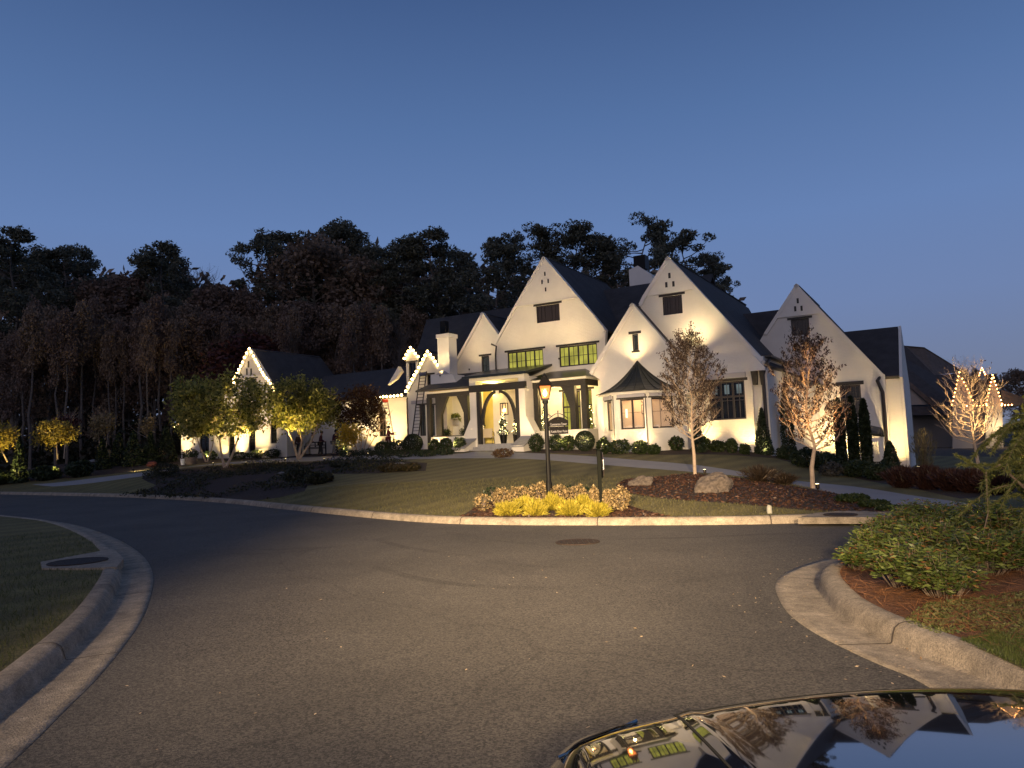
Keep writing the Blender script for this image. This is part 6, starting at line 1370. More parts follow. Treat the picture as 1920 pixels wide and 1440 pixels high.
# ================================================================ people
SKIN = mat('skin', (.35, .2, .14), rough=.6); DKC = mat('dark cloth', (.02, .018, .022), rough=.9); PLUM = mat('dark plum jacket', (.06, .02, .035), rough=.9); REDC = mat('dark red shirt', (.12, .014, .018), rough=.9); GRYC = mat('grey trousers', (.16, .16, .17), rough=.9); PALEC = mat('pale coat', (.5, .46, .36), rough=.9)
def person(loc, face, label, top, legs, cap=None, h=1.7, arms='down', lean=0, step=.12):
    """one continuous skinned body; clothes and hair are close shells grown from the same joints"""
    e = bpy.data.objects.new('person', bpy.data.meshes.new('person')); C.objects.link(e); e.location = loc; e.rotation_euler.z = face; e.scale = (h / 1.7,) * 3; tag(e, label, 'person')
    J = {'pel': (0, 0, .93), 'wai': (0, lean * .1, 1.08), 'che': (0, lean * .25, 1.28), 'nek': (0, lean * .4, 1.45), 'hd0': (0, lean * .45 + .01, 1.53), 'hd1': (0, lean * .48 + .02, 1.61), 'hd2': (0, lean * .48 + .01, 1.68)}
    Rr = {'pel': .13, 'wai': .115, 'che': .135, 'nek': .055, 'hd0': .07, 'hd1': .09, 'hd2': .07}; E = [('pel', 'wai'), ('wai', 'che'), ('che', 'nek'), ('nek', 'hd0'), ('hd0', 'hd1'), ('hd1', 'hd2')]
    for s, sn in ((-1, 'l'), (1, 'r')):
        J['hip' + sn] = (s * .09, 0, .88); J['kne' + sn] = (s * .10, s * step * .5 + .03, .48); J['ank' + sn] = (s * .11, s * step, .09); J['toe' + sn] = (s * .12, s * step + .16, .04)
        J['sho' + sn] = (s * .18, lean * .32, 1.38)
        if arms == 'fwd': el, wr, d = (s * .22, lean * .3 + .16, 1.16), (s * .16, lean * .3 + .42, 1.20 - s * .06), Vector((0, 1, .05))
        elif arms == 'hip': el, wr, d = (s * .27, lean * .25 + .02, 1.10), (s * .20, lean * .2 + .20, 1.02), Vector((-s * .3, .9, -.2))
        else: el, wr, d = (s * .24, lean * .2, 1.10), (s * .25, lean * .2 + .08, .86), Vector((0, .2, -1))
        J['elb' + sn] = el; J['wri' + sn] = wr; d.normalize(); w = Vector(wr); J['pal' + sn] = tuple(w + d * .07)
        for k_, v_ in (('hip', .085), ('kne', .06), ('ank', .042), ('toe', .035), ('sho', .065), ('elb', .045), ('wri', .03), ('pal', .036)): Rr[k_ + sn] = v_
        E += [('pel', 'hip' + sn), ('hip' + sn, 'kne' + sn), ('kne' + sn, 'ank' + sn), ('ank' + sn, 'toe' + sn), ('che', 'sho' + sn), ('sho' + sn, 'elb' + sn), ('elb' + sn, 'wri' + sn), ('wri' + sn, 'pal' + sn)]
        side = d.cross(Vector((0, 0, 1))) if abs(d.z) < .8 else Vector((0, 1, 0)); side.normalize(); curl = Vector((-s, 0, 0)) if abs(d.z) > .8 else Vector((0, 0, -1))
        for f_, (o_, ln) in enumerate(((-.03, .065), (-.01, .078), (.012, .072), (.032, .055))):
            a = 'f%d%s' % (f_, sn); J[a] = tuple(Vector(J['pal' + sn]) + side * o_ + d * ln * .55 + curl * .008); J[a + 'b'] = tuple(Vector(J[a]) + d * ln * .4 + curl * .022); Rr[a] = .010; Rr[a + 'b'] = .008; E += [('pal' + sn, a), (a, a + 'b')]
        a = 'th' + sn; J[a] = tuple(w + side * -.045 + d * .045 + curl * .02); Rr[a] = .011; E.append(('wri' + sn, a))
    def grow(name, keys, grow_by, m, parent, ob=None, scale=1):
        ks = [q for q in J if q in keys or keys is None]; ix = {q: i for i, q in enumerate(ks)}; me = ob.data if ob else bpy.data.meshes.new(name)
        me.from_pydata([J[q] for q in ks], [(ix[a], ix[c]) for a, c in E if a in ix and c in ix], []); o = ob or link(name, me, parent); me.materials.append(m); md = o.modifiers.new('Skin', 'SKIN'); md.use_smooth_shade = True
        for i, q in enumerate(ks): r_ = Rr[q] * scale + grow_by; me.skin_vertices[0].data[i].radius = (r_ * (1.25 if q in ('che', 'wai', 'pel') else 1), r_)
        root = ix.get('pel', ix.get('che', 0)); me.skin_vertices[0].data[root].use_root = True; o.modifiers.new('Sub', 'SUBSURF').render_levels = 1; return o
    allk = set(J)
    for ob_, nm, kk_, gr, m_ in ((e, 'person', allk, 0, SKIN),):
        bm_me = e.data; bm_me.from_pydata([], [], []) if False else None
        # skin layer must exist before radii are written
    def addskin(me):
        import bmesh; bm = bmesh.new(); bm.from_mesh(me); bm.verts.layers.skin.verify(); bm.to_mesh(me); bm.free()
    def grow2(name, keys, g_, m, parent, ob=None):
        ks = [q for q in J if q in keys]; ix = {q: i for i, q in enumerate(ks)}; me = ob.data if ob else bpy.data.meshes.new(name)
        me.from_pydata([J[q] for q in ks], [(ix[a], ix[c]) for a, c in E if a in ix and c in ix], []); addskin(me); me.materials.append(m); o = ob or link(name, me, parent)
        md = o.modifiers.new('Skin', 'SKIN'); md.use_smooth_shade = True; dat = me.skin_vertices[0].data
        for i, q in enumerate(ks): r_ = Rr[q] + g_; dat[i].radius = (r_ * (1.25 if q in ('che', 'wai', 'pel') else 1), r_)
        root = ix.get('pel', ix.get('che', 0)); dat[root].use_root = True; sm = o.modifiers.new('Sub', 'SUBSURF'); sm.levels = 1; sm.render_levels = 1; return o
    grow2('person', allk, 0, SKIN, None, e)
    grow2('jacket', {'pel', 'wai', 'che', 'shol', 'shor', 'elbl', 'elbr', 'wril', 'wrir'}, .022, top, e); grow2('trousers', {'pel', 'hipl', 'hipr', 'knel', 'kner', 'ankl', 'ankr'}, .018, legs, e)
    hd = Vector(J['hd1']); b = MB(); b.lathe([(.075, -.02), (.105, .0), (.105, .05), (.085, .10), (.04, .125), (.005, .13)], (hd.x, hd.y - .015, hd.z), 14, .95, 1.05); b.build('cap' if cap else 'hair', cap or DKC, e, True)
    if cap: b = MB(); b.prism([hd + Vector((-.07, .08, .02)), hd + Vector((.07, .08, .02)), hd + Vector((.05, .18, .01)), hd + Vector((-.05, .18, .01))], (0, 0, .012)); b.build('brim', cap, e)
    b = MB(); b.lathe([(.004, -.03), (.016, -.01), (.006, .025)], (hd.x, hd.y + .088, hd.z - .03), 6)
    for s in (-1, 1): b.lathe([(.002, -.02), (.012, 0), (.002, .025)], (hd.x + s * .088, hd.y, hd.z - .02), 6)
    b.build('nose_and_ears', SKIN, e); b = MB()
    for s in (-1, 1): b.lathe([(.002, -.008), (.011, 0), (.002, .008)], (hd.x + s * .032, hd.y + .078, hd.z), 6)
    b.box((hd.x - .022, hd.y + .076, hd.z - .062), (hd.x + .022, hd.y + .084, hd.z - .056)); b.build('eyes_and_mouth', DKC, e)
    for s, sn in ((-1, 'l'), (1, 'r')): a = Vector(J['ank' + sn]); b = MB(); b.box((a.x - .05, a.y - .07, 0), (a.x + .05, a.y + .21, .085)); b.build('shoe', DKC, e)
    return e
def pat(px, py, v):
    q = toW(hp(px, py, v)); q.z = H(q.x, q.y); return q
R.seed(9)
person(pat(561, 856, -.6), rad(170), 'person in a dark brown jacket standing behind the left tree trunk', mat('brown jacket', (.07, .03, .015), rough=.9), DKC, arms='down')
person(pat(576, 852, .8), rad(-60), 'person in a pale coat leaning beside the left end of the bench', PALEC, PALEC, arms='hip', lean=.9, h=1.65)
person(pat(601, 858, -1.2), rad(-70), 'person in a dark plum jacket standing in front of the bench', PLUM, DKC, arms='hip', lean=.2)
person(pat(626, 858, -.8), rad(-95), 'person in a dark cap reaching both hands toward the tall evergreen', PLUM, GRYC, DKC, arms='fwd', lean=.35)
person(pat(728, 846, -.6), rad(-80), 'person in a dark red shirt holding the foot of the aluminium ladder', REDC, REDC, arms='fwd', lean=.1, h=1.65)

# ================================================================ neighbour houses on the right
def atY(px, py, Y): return atd(px, py, Y)
NH = empty('neighbour_house', (atY(1745, 812, 112).x, 112, 0)); tag(NH, 'unlit neighbour house with stepped brown and grey roofs right of the white house', 'house'); no = NH.location
NW = mat('dim beige siding', (.30, .28, .26), rough=.9); 
def npoly(name, pts, m, th=(0, .3, 0)):
    b = MB(); b.prism([atY(x, y, Y + 40) - no for x, y, Y in pts], Vector(th) + Vector((th[1] * .56, 0, 0))); return b.build(name, m, NH)
npoly('wall', [(1670, 770, 70), (1800, 772, 70), (1806, 905, 70), (1670, 905, 70)], NW, (0, 8, 0))
npoly('roof', [(1640, 778, 69), (1815, 778, 69), (1800, 700, 77), (1752, 703, 77), (1697, 648, 80), (1640, 640, 80)], ROOFN)
npoly('roof', [(1697, 648, 80.05), (1733, 651, 80.4), (1808, 697, 84), (1752, 703, 77.05)], ROOFB, (0, .4, 0))
npoly('roof', [(1660, 690, 69.5), (1692, 703, 66.6), (1760, 762, 66.0), (1748, 762, 66), (1690, 712, 66.3)], ROOFB, (0, 3.0, 0))
npoly('wall', [(1688, 710, 66.6), (1748, 758, 66.6), (1688, 760, 66.6)], NW)
npoly('roof', [(1660, 762, 66.2), (1766, 762, 66.2), (1770, 778, 65.2), (1660, 779, 65.2)], ROOFN)
q = npoly('window', [(1694, 730, 66.5), (1705, 730, 66.5), (1706, 750, 66.5), (1695, 750, 66.5)], mat('pale shutter', (.38, .38, .38)), (0, .05, 0))
b = MB(); b.box((-.02, 0, -.6), (.02, .02, .6)); b.box((-.35, 0, -.02), (.35, .02, .02)); mq = b.build('muntins', FRAME, q, loc=atY(1700, 740, 106.4) - no)
LH = empty('lit_neighbour_house', (atY(1835, 800, 100).x, 100, 0)); tag(LH, 'far dark house with two steep gables traced by orange bulbs', 'house'); no2 = LH.location
def lpoly(name, pts, m, th=(0, 6, 0), Y=100):
    b = MB(); b.prism([atY(x, y, Y) - no2 for x, y in pts], Vector(th) + Vector((th[1] * .62, 0, 0))); return b.build(name, m, LH)
lpoly('wall', [(1786, 762), (1799, 699), (1824, 752), (1824, 905), (1786, 905)], NW); lpoly('wall', [(1848, 760), (1861, 704), (1879, 759), (1884, 905), (1848, 905)], NW)
lpoly('wall', [(1820, 764), (1850, 763), (1850, 905), (1820, 905)], NW, (0, 4, 0), 101.5); lpoly('roof', [(1808, 706), (1870, 700), (1852, 762), (1816, 762)], ROOFN, (0, .5, 0), 101); lpoly('roof', [(1876, 730), (1920, 745), (1925, 760), (1880, 762)], ROOFB, (0, 5, 0), 101)
lpoly('dormer', [(1836, 706), (1841, 691), (1847, 704), (1847, 712), (1836, 712)], NW, (0, 2, 0), 99.5)
def interp(a, c, n): return [(a[0] + (c[0] - a[0]) * i / (n - 1), a[1] + (c[1] - a[1]) * i / (n - 1)) for i in range(n)]
def nstr(pts, label, Y=99.6, r=.08): string([atY(x, y, Y) for x, y in pts], label, r, BULBN, 'orange bulbs on the far lit house', up=0)
nstr(interp((1785, 759), (1799, 698), 9) + interp((1801, 703), (1824, 750), 8)[1:], 'orange bulbs tracing the left gable of the far house')
nstr(interp((1813, 761), (1850, 760), 7), 'orange bulbs along the eave between the two far gables')
nstr(interp((1849, 757), (1861, 703), 9) + interp((1863, 708), (1879, 757), 8), 'orange bulbs tracing the right gable of the far house')
nstr(interp((1836, 704), (1841, 690), 4) + interp((1843, 693), (1847, 702), 3), 'few orange bulbs on the little dormer of the far house'); nstr(interp((1878, 760), (1897, 759), 4), 'orange bulbs on the low eave at the far right')
point('wall_light', atY(1883, 800, 98.5), 500, (1, .7, .35), .1)

# ================================================================ near right corner: pine straw, nandina, ground cover, cedar
def gR(px, py):
    p = atz(px, py, .2)
    for _ in range(6): p = atz(px, py, HR(p.x, p.y))
    return p
STRW = leafmat('pine straw needle', (.15, .06, .025), (.36, .17, .07), .1)
n = 34000; P = np.stack([NR.uniform(3.1, 9, n), NR.uniform(2.5, 11, n)], 1); P = P[inpoly(P, RLP)]; z = zr(P, RBK) + NR.uniform(.004, .035, len(P)); P = np.concatenate([P, z[:, None]], 1)
ax = np.stack([NR.normal(size=len(P)), NR.normal(size=len(P)), NR.normal(0, .12, len(P))], 1); ax /= np.linalg.norm(ax, axis=1)[:, None]
o = leafobj('pine_straw', P, NR.uniform(.07, .15, len(P)), STRW, None, .022, 4, ax * 3); o['kind'] = 'stuff'
NAND = leafmat('nandina leaf', (.05, .085, .02), (.17, .20, .05), .3, .4); NANR = leafmat('nandina red leaf', (.14, .06, .02), (.3, .16, .06), .3, .4)
def nandina(px, py, w, h, label, n=1500, size=.040, mm=None):
    g = gR(px, py); e = empty('nandina_shrub', g); tag(e, label, 'shrub', 'low nandina shrubs on the near right corner'); b = MB(); P = []; A = []
    for i in range(int(n / 26)):
        a = R.random() * 6.28; rr = R.random() ** .6 * w; top = Vector((math.cos(a) * rr, math.sin(a) * rr * .9, h * (1 - .55 * (rr / w) ** 2) * R.uniform(.75, 1.08))); s0 = Vector((top.x * .45, top.y * .45, 0)); b.tube([s0, s0.lerp(top, .6) + Vector((0, 0, .04)), top], [.0035, .0025, .0015], 3, False)
        for j in range(26):
            t = R.uniform(.45, 1.05); c = s0.lerp(top, t); aa = R.random() * 6.28; d = Vector((math.cos(aa), math.sin(aa), R.uniform(-.25, .45))).normalized(); P.append(tuple(c + d * R.uniform(.015, .11))); A.append(tuple(d))
    b.build('stem', BARK, e); P = np.array(P); A = np.array(A); m = NR.random(len(P)) < .9
    leafobj('foliage', P[m], NR.uniform(size * .6, size * 1.15, m.sum()), mm or NAND, e, .28, 1.6, A[m] * 1.2); leafobj('reddish_leaves', P[~m], NR.uniform(size * .6, size, (~m).sum()), NANR, e, .26, 1.2, A[~m] * 1.2)
NL = [(1625, 1060, .42, .42, 'foremost left nandina beside the kerb bend'), (1690, 1110, .45, .50, 'brightest nandina in front, with pale leaf tips'), (1760, 1125, .42, .42, 'front nandina just above the ground cover'), (1650, 1035, .5, .45, 'nandina behind the kerb bend'), (1740, 1065, .6, .55, 'nandina in the middle of the near right clump'), (1830, 1085, .55, .5, 'dark nandina before the orange straw strip'), (1690, 1015, .6, .45, 'nandina at the rear left of the clump'), (1780, 1020, .7, .5, 'nandina at the rear middle of the clump'), (1870, 1040, .7, .55, 'nandina at the right edge under the cedar'), (1900, 1075, .5, .45, 'nandina cut by the right edge of the photo'), (1720, 992, .7, .4, 'farthest nandina beside the far road'), (1820, 1000, .8, .45, 'farthest nandina under the cedar'), (1600, 1075, .28, .3, 'small nandina at the left tip of the clump')]
for x, y, w, h, lb in NL: nandina(x + 12, y - 8, w * .8, h * .92, lb, int(3600 * w + 500))
def tufts(name, poly, n, size, m, asp, hgt, lean=.35, zf=HR, z0=None):
    X = np.array(poly); P = np.stack([NR.uniform(X[:, 0].min(), X[:, 0].max(), n), NR.uniform(X[:, 1].min(), X[:, 1].max(), n)], 1); P = P[inpoly(P, poly)]; z = z0(P) if z0 else zr(P, RBK)
    ax = np.stack([NR.normal(0, lean, len(P)), NR.normal(0, lean, len(P)), np.ones(len(P))], 1); ax /= np.linalg.norm(ax, axis=1)[:, None]
    o = leafobj(name, np.concatenate([P, (z + hgt)[:, None]], 1), NR.uniform(size * .5, size, len(P)), m, None, asp, 0, ax * 3); o['kind'] = 'stuff'; return o
GRN = leafmat('grass blade', (.045, .07, .015), (.13, .15, .04), .3); GCV = leafmat('strawberry ground cover', (.06, .085, .025), (.20, .19, .07), .3)
gc = [(p.x, p.y) for p in [gR(*q) for q in ((1692, 1166), (1735, 1132), (1830, 1122), (1990, 1100), (2050, 1180), (1900, 1185), (1810, 1186), (1755, 1190))]]
tufts('ground_cover', gc, 6500, .026, GCV, .45, .010, 1.2)
gl = [(p.x, p.y) for p in [gR(*q) for q in ((1800, 1203), (1850, 1190), (1950, 1188), (2100, 1196), (2100, 1345), (1925, 1258), (1855, 1226))]]
tufts('grass', gl, 22000, .032, GRN, .07, .018, .5)
b = MB(); zg = [Vector((x, y, HR(x, y) + .006)) for x, y in gl]; b.poly(zg); tag(b.build('lawn', LAWN), kind='structure')
# near left verge
def zleft(P): return .135 + np.minimum(seg_dist(P, np.array([(p.x, p.y) for p in offset(LK, .655)])), 12) * .006
gl2 = [(p.x, p.y) for p in offset(LK, .67)]; lim = [q for q in gl2 if q[1] > 1 and q[0] > -22]; poly = lim[::1] + [(-7, .5), (-22, 10)]
PL = []; nn = 150000; q = np.stack([NR.uniform(-11, -2.6, nn), NR.uniform(2, 17, nn)], 1); q = q[inpoly(q, [(a, b_) for a, b_ in LLP])]; dist = np.hypot(q[:, 0], q[:, 1]); q = q[NR.random(len(q)) < np.clip(6.5 / dist, .15, 1) ** 2]
apx_ = [(p.x, p.y) for p in APR]; q = q[~inpoly(q, apx_)]
ax = np.stack([NR.normal(0, .35, len(q)), NR.normal(0, .35, len(q)), np.ones(len(q))], 1); ax /= np.linalg.norm(ax, axis=1)[:, None]; dd = np.hypot(q[:, 0], q[:, 1])
o = leafobj('grass', np.concatenate([q, (zleft(q) + .02)[:, None]], 1), NR.uniform(.02, .038, len(q)) * (1 + dd * .02), leafmat('dim grass blade', (.03, .045, .012), (.085, .09, .03), .3), None, .07, 0, ax * 3); o['kind'] = 'stuff'
# weeping cedar at the right edge
CED = leafmat('cedar needles', (.06, .085, .025), (.20, .20, .06), .3); R.seed(31)
cb = Vector((6.55, 9.3, HR(6.55, 9.3))); CE = empty('weeping_cedar', cb); tag(CE, 'weeping cedar with drooping lit branches at the right edge', 'tree'); b = MB(); P = []; A = []
b.tube([(0, 0, 0), (.05, 0, .55), (-.05, 0, 1.0), (.1, 0, 1.5), (.25, 0, 1.75)], [.05, .045, .035, .02, .008], 7)
for i in range(46):
    z = R.uniform(.3, 1.65); a = R.random() * 6.28; ln = R.uniform(.7, 1.35) * (1.1 - z * .25); p = Vector((0, 0, z)); pts = [p]
    for s in range(8): t = (s + 1) / 8; pts.append(p + Vector((math.cos(a) * ln * t, math.sin(a) * ln * t, .22 * math.sin(t * 2.2) - .55 * t * t * ln)))
    b.tube(pts, [.012 - .0012 * s for s in range(9)], 4, False)
    for s in range(1, 9):
        for _ in range(60):
            c = pts[s - 1].lerp(pts[s], R.random()); d = (pts[s] - pts[s - 1]).normalized() + Vector((R.gauss(0, .9), R.gauss(0, .9), R.gauss(0, .6) - .3)); d.normalize(); P.append(tuple(c + d * R.uniform(0, .05))); A.append(tuple(d))
ld = [Vector((-.2, -.1, .6)), Vector((-.75, -.3, 1.05)), Vector((-.95, -.35, .98)), Vector((-1.0, -.4, .5)), Vector((-1.15, -.4, .05))]; b.tube(ld, [.02, .015, .012, .008, .004], 5)
for p0, p1 in ((ld[2], ld[2] + Vector((-.35, 0, .22))), (ld[2], ld[2] + Vector((.45, 0, .12))), (ld[1], ld[1] + Vector((-.5, 0, .02))), (ld[2], ld[3])):
    for _ in range(260): c = p0.lerp(p1, R.random()); d = (p1 - p0).normalized() + Vector((R.gauss(0, .6), R.gauss(0, .6), R.gauss(0, .6))); d.normalize(); P.append(tuple(c)); A.append(tuple(d))
b.build('trunk', BARK, CE); leafobj('crown', np.array(P), NR.uniform(.03, .06, len(P)), CED, CE, .1, 0, np.array(A) * 2)
gspot(Vector((6.9, 8.3, HR(6.9, 8.3))), 'spotlight in the nandina below the weeping cedar', 420, (1, .78, .25), Vector((7.4, 10.0, 1.4)), 100)
# fallen leaves
LV = leafmat('fallen leaf', (.3, .2, .11), (.65, .5, .32), .1); pts = []
for i in range(130):
    t = R.choice(RK[25:70]); d = abs(R.gauss(.1, .3)); pts.append((t.x + R.uniform(-.4, .45), t.y + R.uniform(-.3, .3), .012))
pts = [p for p in pts if p[1] > 1]
for i in range(90): x, y = R.uniform(-3, 3), R.uniform(3, 12); pts.append((x, y, .008))
for i in range(60):
    x, y = R.uniform(-9, -3), R.uniform(3.5, 12)
    if inpoly(np.array([[x, y]]), LLP)[0]: pts.append((x, y, float(zleft(np.array([[x, y]]))[0]) + .045))
pts = [p for p in pts if not (p[2] < .02 and inpoly(np.array([[p[0], p[1]]]), RLP)[0])]
ax = NR.normal(size=(len(pts), 3)); ax[:, 2] *= .1; ax /= np.linalg.norm(ax, axis=1)[:, None]; o = leafobj('fallen_leaves', np.array(pts), NR.uniform(.008, .02, len(pts)), LV, None, .5, 6, ax * 3); o['kind'] = 'stuff'

# ================================================================ the car in front of the photographer
CAR = empty('parked_car', (1.0, .2, 0)); tag(CAR, 'glossy black car whose bonnet mirrors the house, bottom right', 'car')
PAINT = mat('black gloss paint', (.006, .006, .008), rough=.04, spec=1.0, coat=1.0, ior=1.9)
def top(x, y):
    """height of bonnet / wing surface; x from centre, y = distance behind the nose (0 = front)"""
    s = max(0, y); z = .995 + .175 * s - .042 * s * s; z -= .108 * x * x + .25 * max(0, abs(x) - .86) ** 1.5 * 6
    z += .006 * math.exp(-((abs(x) - .565) / .022) ** 2); z -= .05 * math.exp(-s / .05) ; z -= .03 * math.exp(-s / .02); return z
NX, NY = 120, 90; V = []; b = MB(); hw = .985
def nose(x): return 1.965 - .055 * (x / .98) ** 2 - .10 * max(0, abs(x) - .75) ** 1.5 * 4
for j in range(NY + 1):
    s = 1.75 * (j / NY) ** 1.8
    for i in range(NX + 1):
        x = hw * math.sin((i / NX - .5) * math.pi); V.append((x, nose(x) - s, top(x, s)))
b.v = V; b.f = [(j * (NX + 1) + i, j * (NX + 1) + i + 1, (j + 1) * (NX + 1) + i + 1, (j + 1) * (NX + 1) + i) for j in range(NY) for i in range(NX)]
b.build('bonnet', PAINT, CAR, True)
GAP = mat('panel gap', (.001, .001, .001), rough=1)
def onhood(x, s): return Vector((x, nose(x) - s, top(x, s) + .0015))
b = MB(); ln = [onhood(-.60 - .10 * math.exp(-s_ / .05) * 0, s_) for s_ in np.linspace(1.7, .075, 40)] + [onhood(x_, .062 + .05 * max(0, (abs(x_) - .50) / .1) ** 2 * .2) for x_ in np.linspace(-.59, .59, 60)] + [onhood(.60, s_) for s_ in np.linspace(.075, 1.7, 40)]
b.tube(ln, .0035, 4); b.build('panel_gap', GAP, CAR)
b = MB(); N2 = 60; prof = [(0, 0), (.012, -.03), (.02, -.10), (.035, -.30), (.05, -.45), (.03, -.62), (-.05, -.74)]
for (dy, dz) in prof:
    for i in range(N2 + 1): x = hw * math.sin((i / N2 - .5) * math.pi); b.v.append((x * (1 + dy * .1), nose(x) + dy, top(x, 0) + dz))
b.f = [(j * (N2 + 1) + i, j * (N2 + 1) + i + 1, (j + 1) * (N2 + 1) + i + 1, (j + 1) * (N2 + 1) + i) for j in range(len(prof) - 1) for i in range(N2)]; b.build('front_bumper', PAINT, CAR, True)
for s in (-1, 1):
    b = MB(); b.v = []; ys = np.linspace(0, 1.75, 30)
    for (ox, z_) in ((0, None), (.012, -.06), (.018, -.3), (.0, -.55), (-.05, -.75)):
        for y in ys: b.v.append((s * (hw + ox), nose(hw) - y, top(hw, y) + (z_ or 0)))
    b.f = [(j * 30 + i, j * 30 + i + 1, (j + 1) * 30 + i + 1, (j + 1) * 30 + i) for j in range(4) for i in range(29)]; b.build('wing', PAINT, CAR, True)
    w = MB(); w.lathe([(.30, -.1), (.36, -.09), (.37, 0), (.36, .09), (.30, .1)], (0, 0, 0), 28); wo = w.build('wheel', mat('tyre rubber', (.02, .02, .02), rough=.9), CAR, True, loc=(s * (hw - .12), .95, .37)); wo.rotation_euler = (0, rad(90), 0)
    w = MB(); w.lathe([(.05, .08 * s), (.29, .085 * s), (.30, .06 * s)], (0, 0, 0), 20); w.build('rim', mat('alloy', (.5, .5, .5), metal=1, rough=.3), wo)
    b = MB(); b.v = []; LX = (.70, .92); LY = (.02, .15)
    for j in range(9):
        for i in range(11):
            x = s * (LX[0] + (LX[1] - LX[0]) * i / 10); y = LY[0] + (LY[1] - LY[0]) * j / 8 * (.4 + .6 * i / 10); b.v.append((x, nose(x) - y + .004, top(x, max(0, y)) + .006))
    b.f = [(j * 11 + i, j * 11 + i + 1, (j + 1) * 11 + i + 1, (j + 1) * 11 + i) for j in range(8) for i in range(10)]; hl = b.build('headlight', mat('headlight lens', (.03, .03, .03), rough=.03, spec=1, coat=1), CAR, True)
    b = MB(); edge = [(LX[0], LY[0]), (LX[1], LY[0]), (LX[1], LY[1]), (LX[0], LY[1] * .4), (LX[0], LY[0])]; b.tube([(s * x, nose(x) - y + .006, top(x, max(0, y)) + .009) for x, y in edge], .005, 5); b.build('chrome_trim', mat('chrome', (.8, .75, .65), metal=1, rough=.1), hl)
    b = MB(); x0 = s * .82; b.box((x0 - .11, nose(.82) + .035, top(.82, 0) - .17), (x0 + .11, nose(.82) + .045, top(.82, 0) - .08)); b.build('lamp', emitmat('headlamp %d' % s, (1, .85, .6), .4), hl)
b = MB(); b.box((-.5, 1.985, .5), (.5, 1.995, .75)); b.build('grille', mat('grille', (.01, .01, .01), rough=.4), CAR)
b = MB(); b.box((-.93, .25, .2), (.93, 1.7, .55)); b.build('chassis', mat('underbody', (.01, .01, .01)), CAR)
# assumed, unseen street lamps behind the camera: warm beams down the road, wide spill
HL = (1, .73, .43)
for bx in (-4.6, .2):
    point('unseen_street_beam', Vector((bx, -10, 5.6)), 72000, HL, .5, 28, Vector((1.4, 23, 0)), 1)
    point('unseen_street_spill', Vector((bx, -10, 5.6)), 650, HL, .5, 165, Vector((.6, 12, 0)), .6)
point('unseen_street_beam', Vector((-4.6, -10, 5.6)), 15000, HL, .5, 30, Vector((5.0, 8.5, .3)), 1)  # extra beam added to brighten the near right bed
for sx in (-1, 1):
    p = Vector((1.0 + sx * .82, .2 + nose(.82) + .10, .80)); point('added_kerb_fill', p, 110 if sx > 0 else 50, HL, .07, 150, p + Vector((0, 10, 1.2)), 1)  # weak fill added at the headlights to lift the near kerbs
for pr in PR:
    if pr not in USED:
        o = PR[pr][0]
        for c_ in list(o.children): bpy.data.objects.remove(c_)
        bpy.data.objects.remove(o)
# curved tyre scuffs on the asphalt
TY = bpy.data.materials.new('tyre scuff'); TY.use_nodes = True; _m = TY.node_tree; _b = _m.nodes['Principled BSDF']; _b.inputs['Base Color'].default_value = (.018, .017, .016, 1); _b.inputs['Roughness'].default_value = .8
_q = _m.nodes.new('ShaderNodeTexNoise'); _q.inputs['Scale'].default_value = 3; _q.inputs['Detail'].default_value = 8; _r = _m.nodes.new('ShaderNodeMapRange'); _r.inputs[1].default_value = .4; _r.inputs[2].default_value = .75; _r.inputs[3].default_value = 0; _r.inputs[4].default_value = .22
_m.links.new(_q.outputs[0], _r.inputs[0]); _m.links.new(_r.outputs[0], _b.inputs['Alpha'])
b = MB()
for pp in ([(840, 998), (900, 1010), (1000, 1020), (1060, 1021)], [(1120, 1012), (1300, 1008), (1500, 1000), (1600, 1002)], [(860, 1040), (1000, 1062), (1150, 1060), (1300, 1040)], [(1250, 1030), (1380, 1060), (1420, 1120), (1440, 1200)]):
    ln = catmull([V2(atz(*p)) for p in pp], 8)
    for wd_, of in ((.09, 0), (.09, 1.5)):
        A1, B1 = offset(ln, of - wd_), offset(ln, of + wd_)
        for i in range(len(ln) - 1): b.poly([(A1[i].x, A1[i].y, .0042), (A1[i + 1].x, A1[i + 1].y, .0042), (B1[i + 1].x, B1[i + 1].y, .0042), (B1[i].x, B1[i].y, .0042)])
tag(b.build('road_markings', TY), kind='structure')
# loose bark chips on the beds nearest the road
CH = leafmat('bark chip', (.03, .014, .008), (.10, .05, .03), 0)
for poly, n in ((BF, 6000), (BR_, 9000)):
    X = np.array(poly); P = np.stack([NR.uniform(X[:, 0].min(), X[:, 0].max(), n * 2), NR.uniform(X[:, 1].min(), X[:, 1].max(), n * 2)], 1); P = P[inpoly(P, poly)][:n]
    ax = NR.normal(size=(len(P), 3)); ax[:, 2] *= .3; ax /= np.linalg.norm(ax, axis=1)[:, None]
    o = leafobj('bark_chips', np.concatenate([P, (hz(P) + .012)[:, None]], 1), NR.uniform(.02, .06, len(P)), CH, None, .4, 2, ax * 3); o['kind'] = 'stuff'
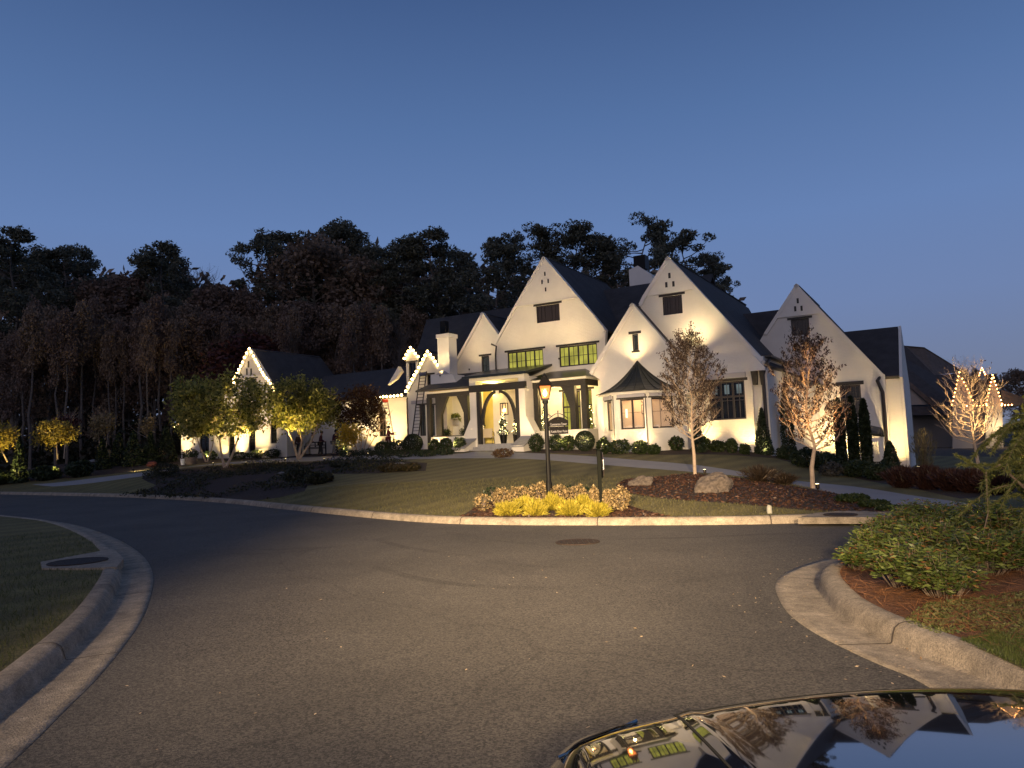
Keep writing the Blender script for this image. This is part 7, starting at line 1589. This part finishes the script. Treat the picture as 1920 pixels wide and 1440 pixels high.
# grass fringe of the big lawn along the kerb and a scatter of blades over its near part
n = 60000; q = np.stack([NR.uniform(-9, 9, n), NR.uniform(14, 27, n)], 1); q = q[inpoly(q, loop)]; dk = seg_dist(q, FKa); q = q[NR.random(len(q)) < np.clip(1.2 - seg_dist(q, FKa) / 12, .12, 1)]
for poly in (BF, BR_, DR, BL): q = q[~inpoly(q, poly)]
ax = np.stack([NR.normal(0, .4, len(q)), NR.normal(0, .4, len(q)), np.ones(len(q))], 1); ax /= np.linalg.norm(ax, axis=1)[:, None]
o = leafobj('grass', np.concatenate([q, (hz(q) + .02)[:, None]], 1), NR.uniform(.02, .045, len(q)), leafmat('dormant grass blade', (.07, .07, .022), (.15, .13, .05), .3), None, .12, 0, ax * 3); o['kind'] = 'stuff'
# ================================================================ light and sky
sc = bpy.context.scene
wd = bpy.data.worlds.new('World'); sc.world = wd; wd.use_nodes = True; nt = wd.node_tree; N = nt.nodes; L = nt.links
bg = N['Background']; tc = N.new('ShaderNodeTexCoord'); sp = N.new('ShaderNodeSeparateXYZ'); L.new(tc.outputs['Generated'], sp.inputs[0])
r = N.new('ShaderNodeValToRGB'); L.new(sp.outputs[2], r.inputs[0]); el = r.color_ramp.elements
stops = [(0.0, (.165, .185, .265)), (.07, (.16, .20, .32)), (.16, (.148, .215, .40)), (.27, (.125, .21, .425)), (.4, (.085, .16, .345)), (.54, (.05, .10, .24)), (1.0, (.025, .055, .13))]
el[0].position = stops[0][0]; el[0].color = (*stops[0][1], 1); el[1].position = 1; el[1].color = (*stops[-1][1], 1)
for p, c in stops[1:-1]: e = el.new(p); e.color = (*c, 1)
L.new(r.outputs[0], bg.inputs[0]); bg.inputs[1].default_value = 1.06
s = bpy.data.lights.new('afterglow', 'SUN'); s.energy = .38; s.angle = rad(60); s.color = (1, .72, .56)
o = bpy.data.objects.new('afterglow', s); C.objects.link(o); o.rotation_euler = Vector((.25, .9, -.38)).to_track_quat('-Z', 'Y').to_euler()
sc.view_settings.view_transform = 'Standard'; sc.view_settings.look = 'None'; sc.view_settings.exposure = 0; sc.view_settings.gamma = 1
sc.render.engine = 'CYCLES'
sc.cycles.max_bounces = 6; sc.cycles.diffuse_bounces = 3; sc.cycles.transparent_max_bounces = 12; sc.cycles.sample_clamp_indirect = 4
sc.cycles.use_denoising = True; sc.cycles.use_light_tree = True
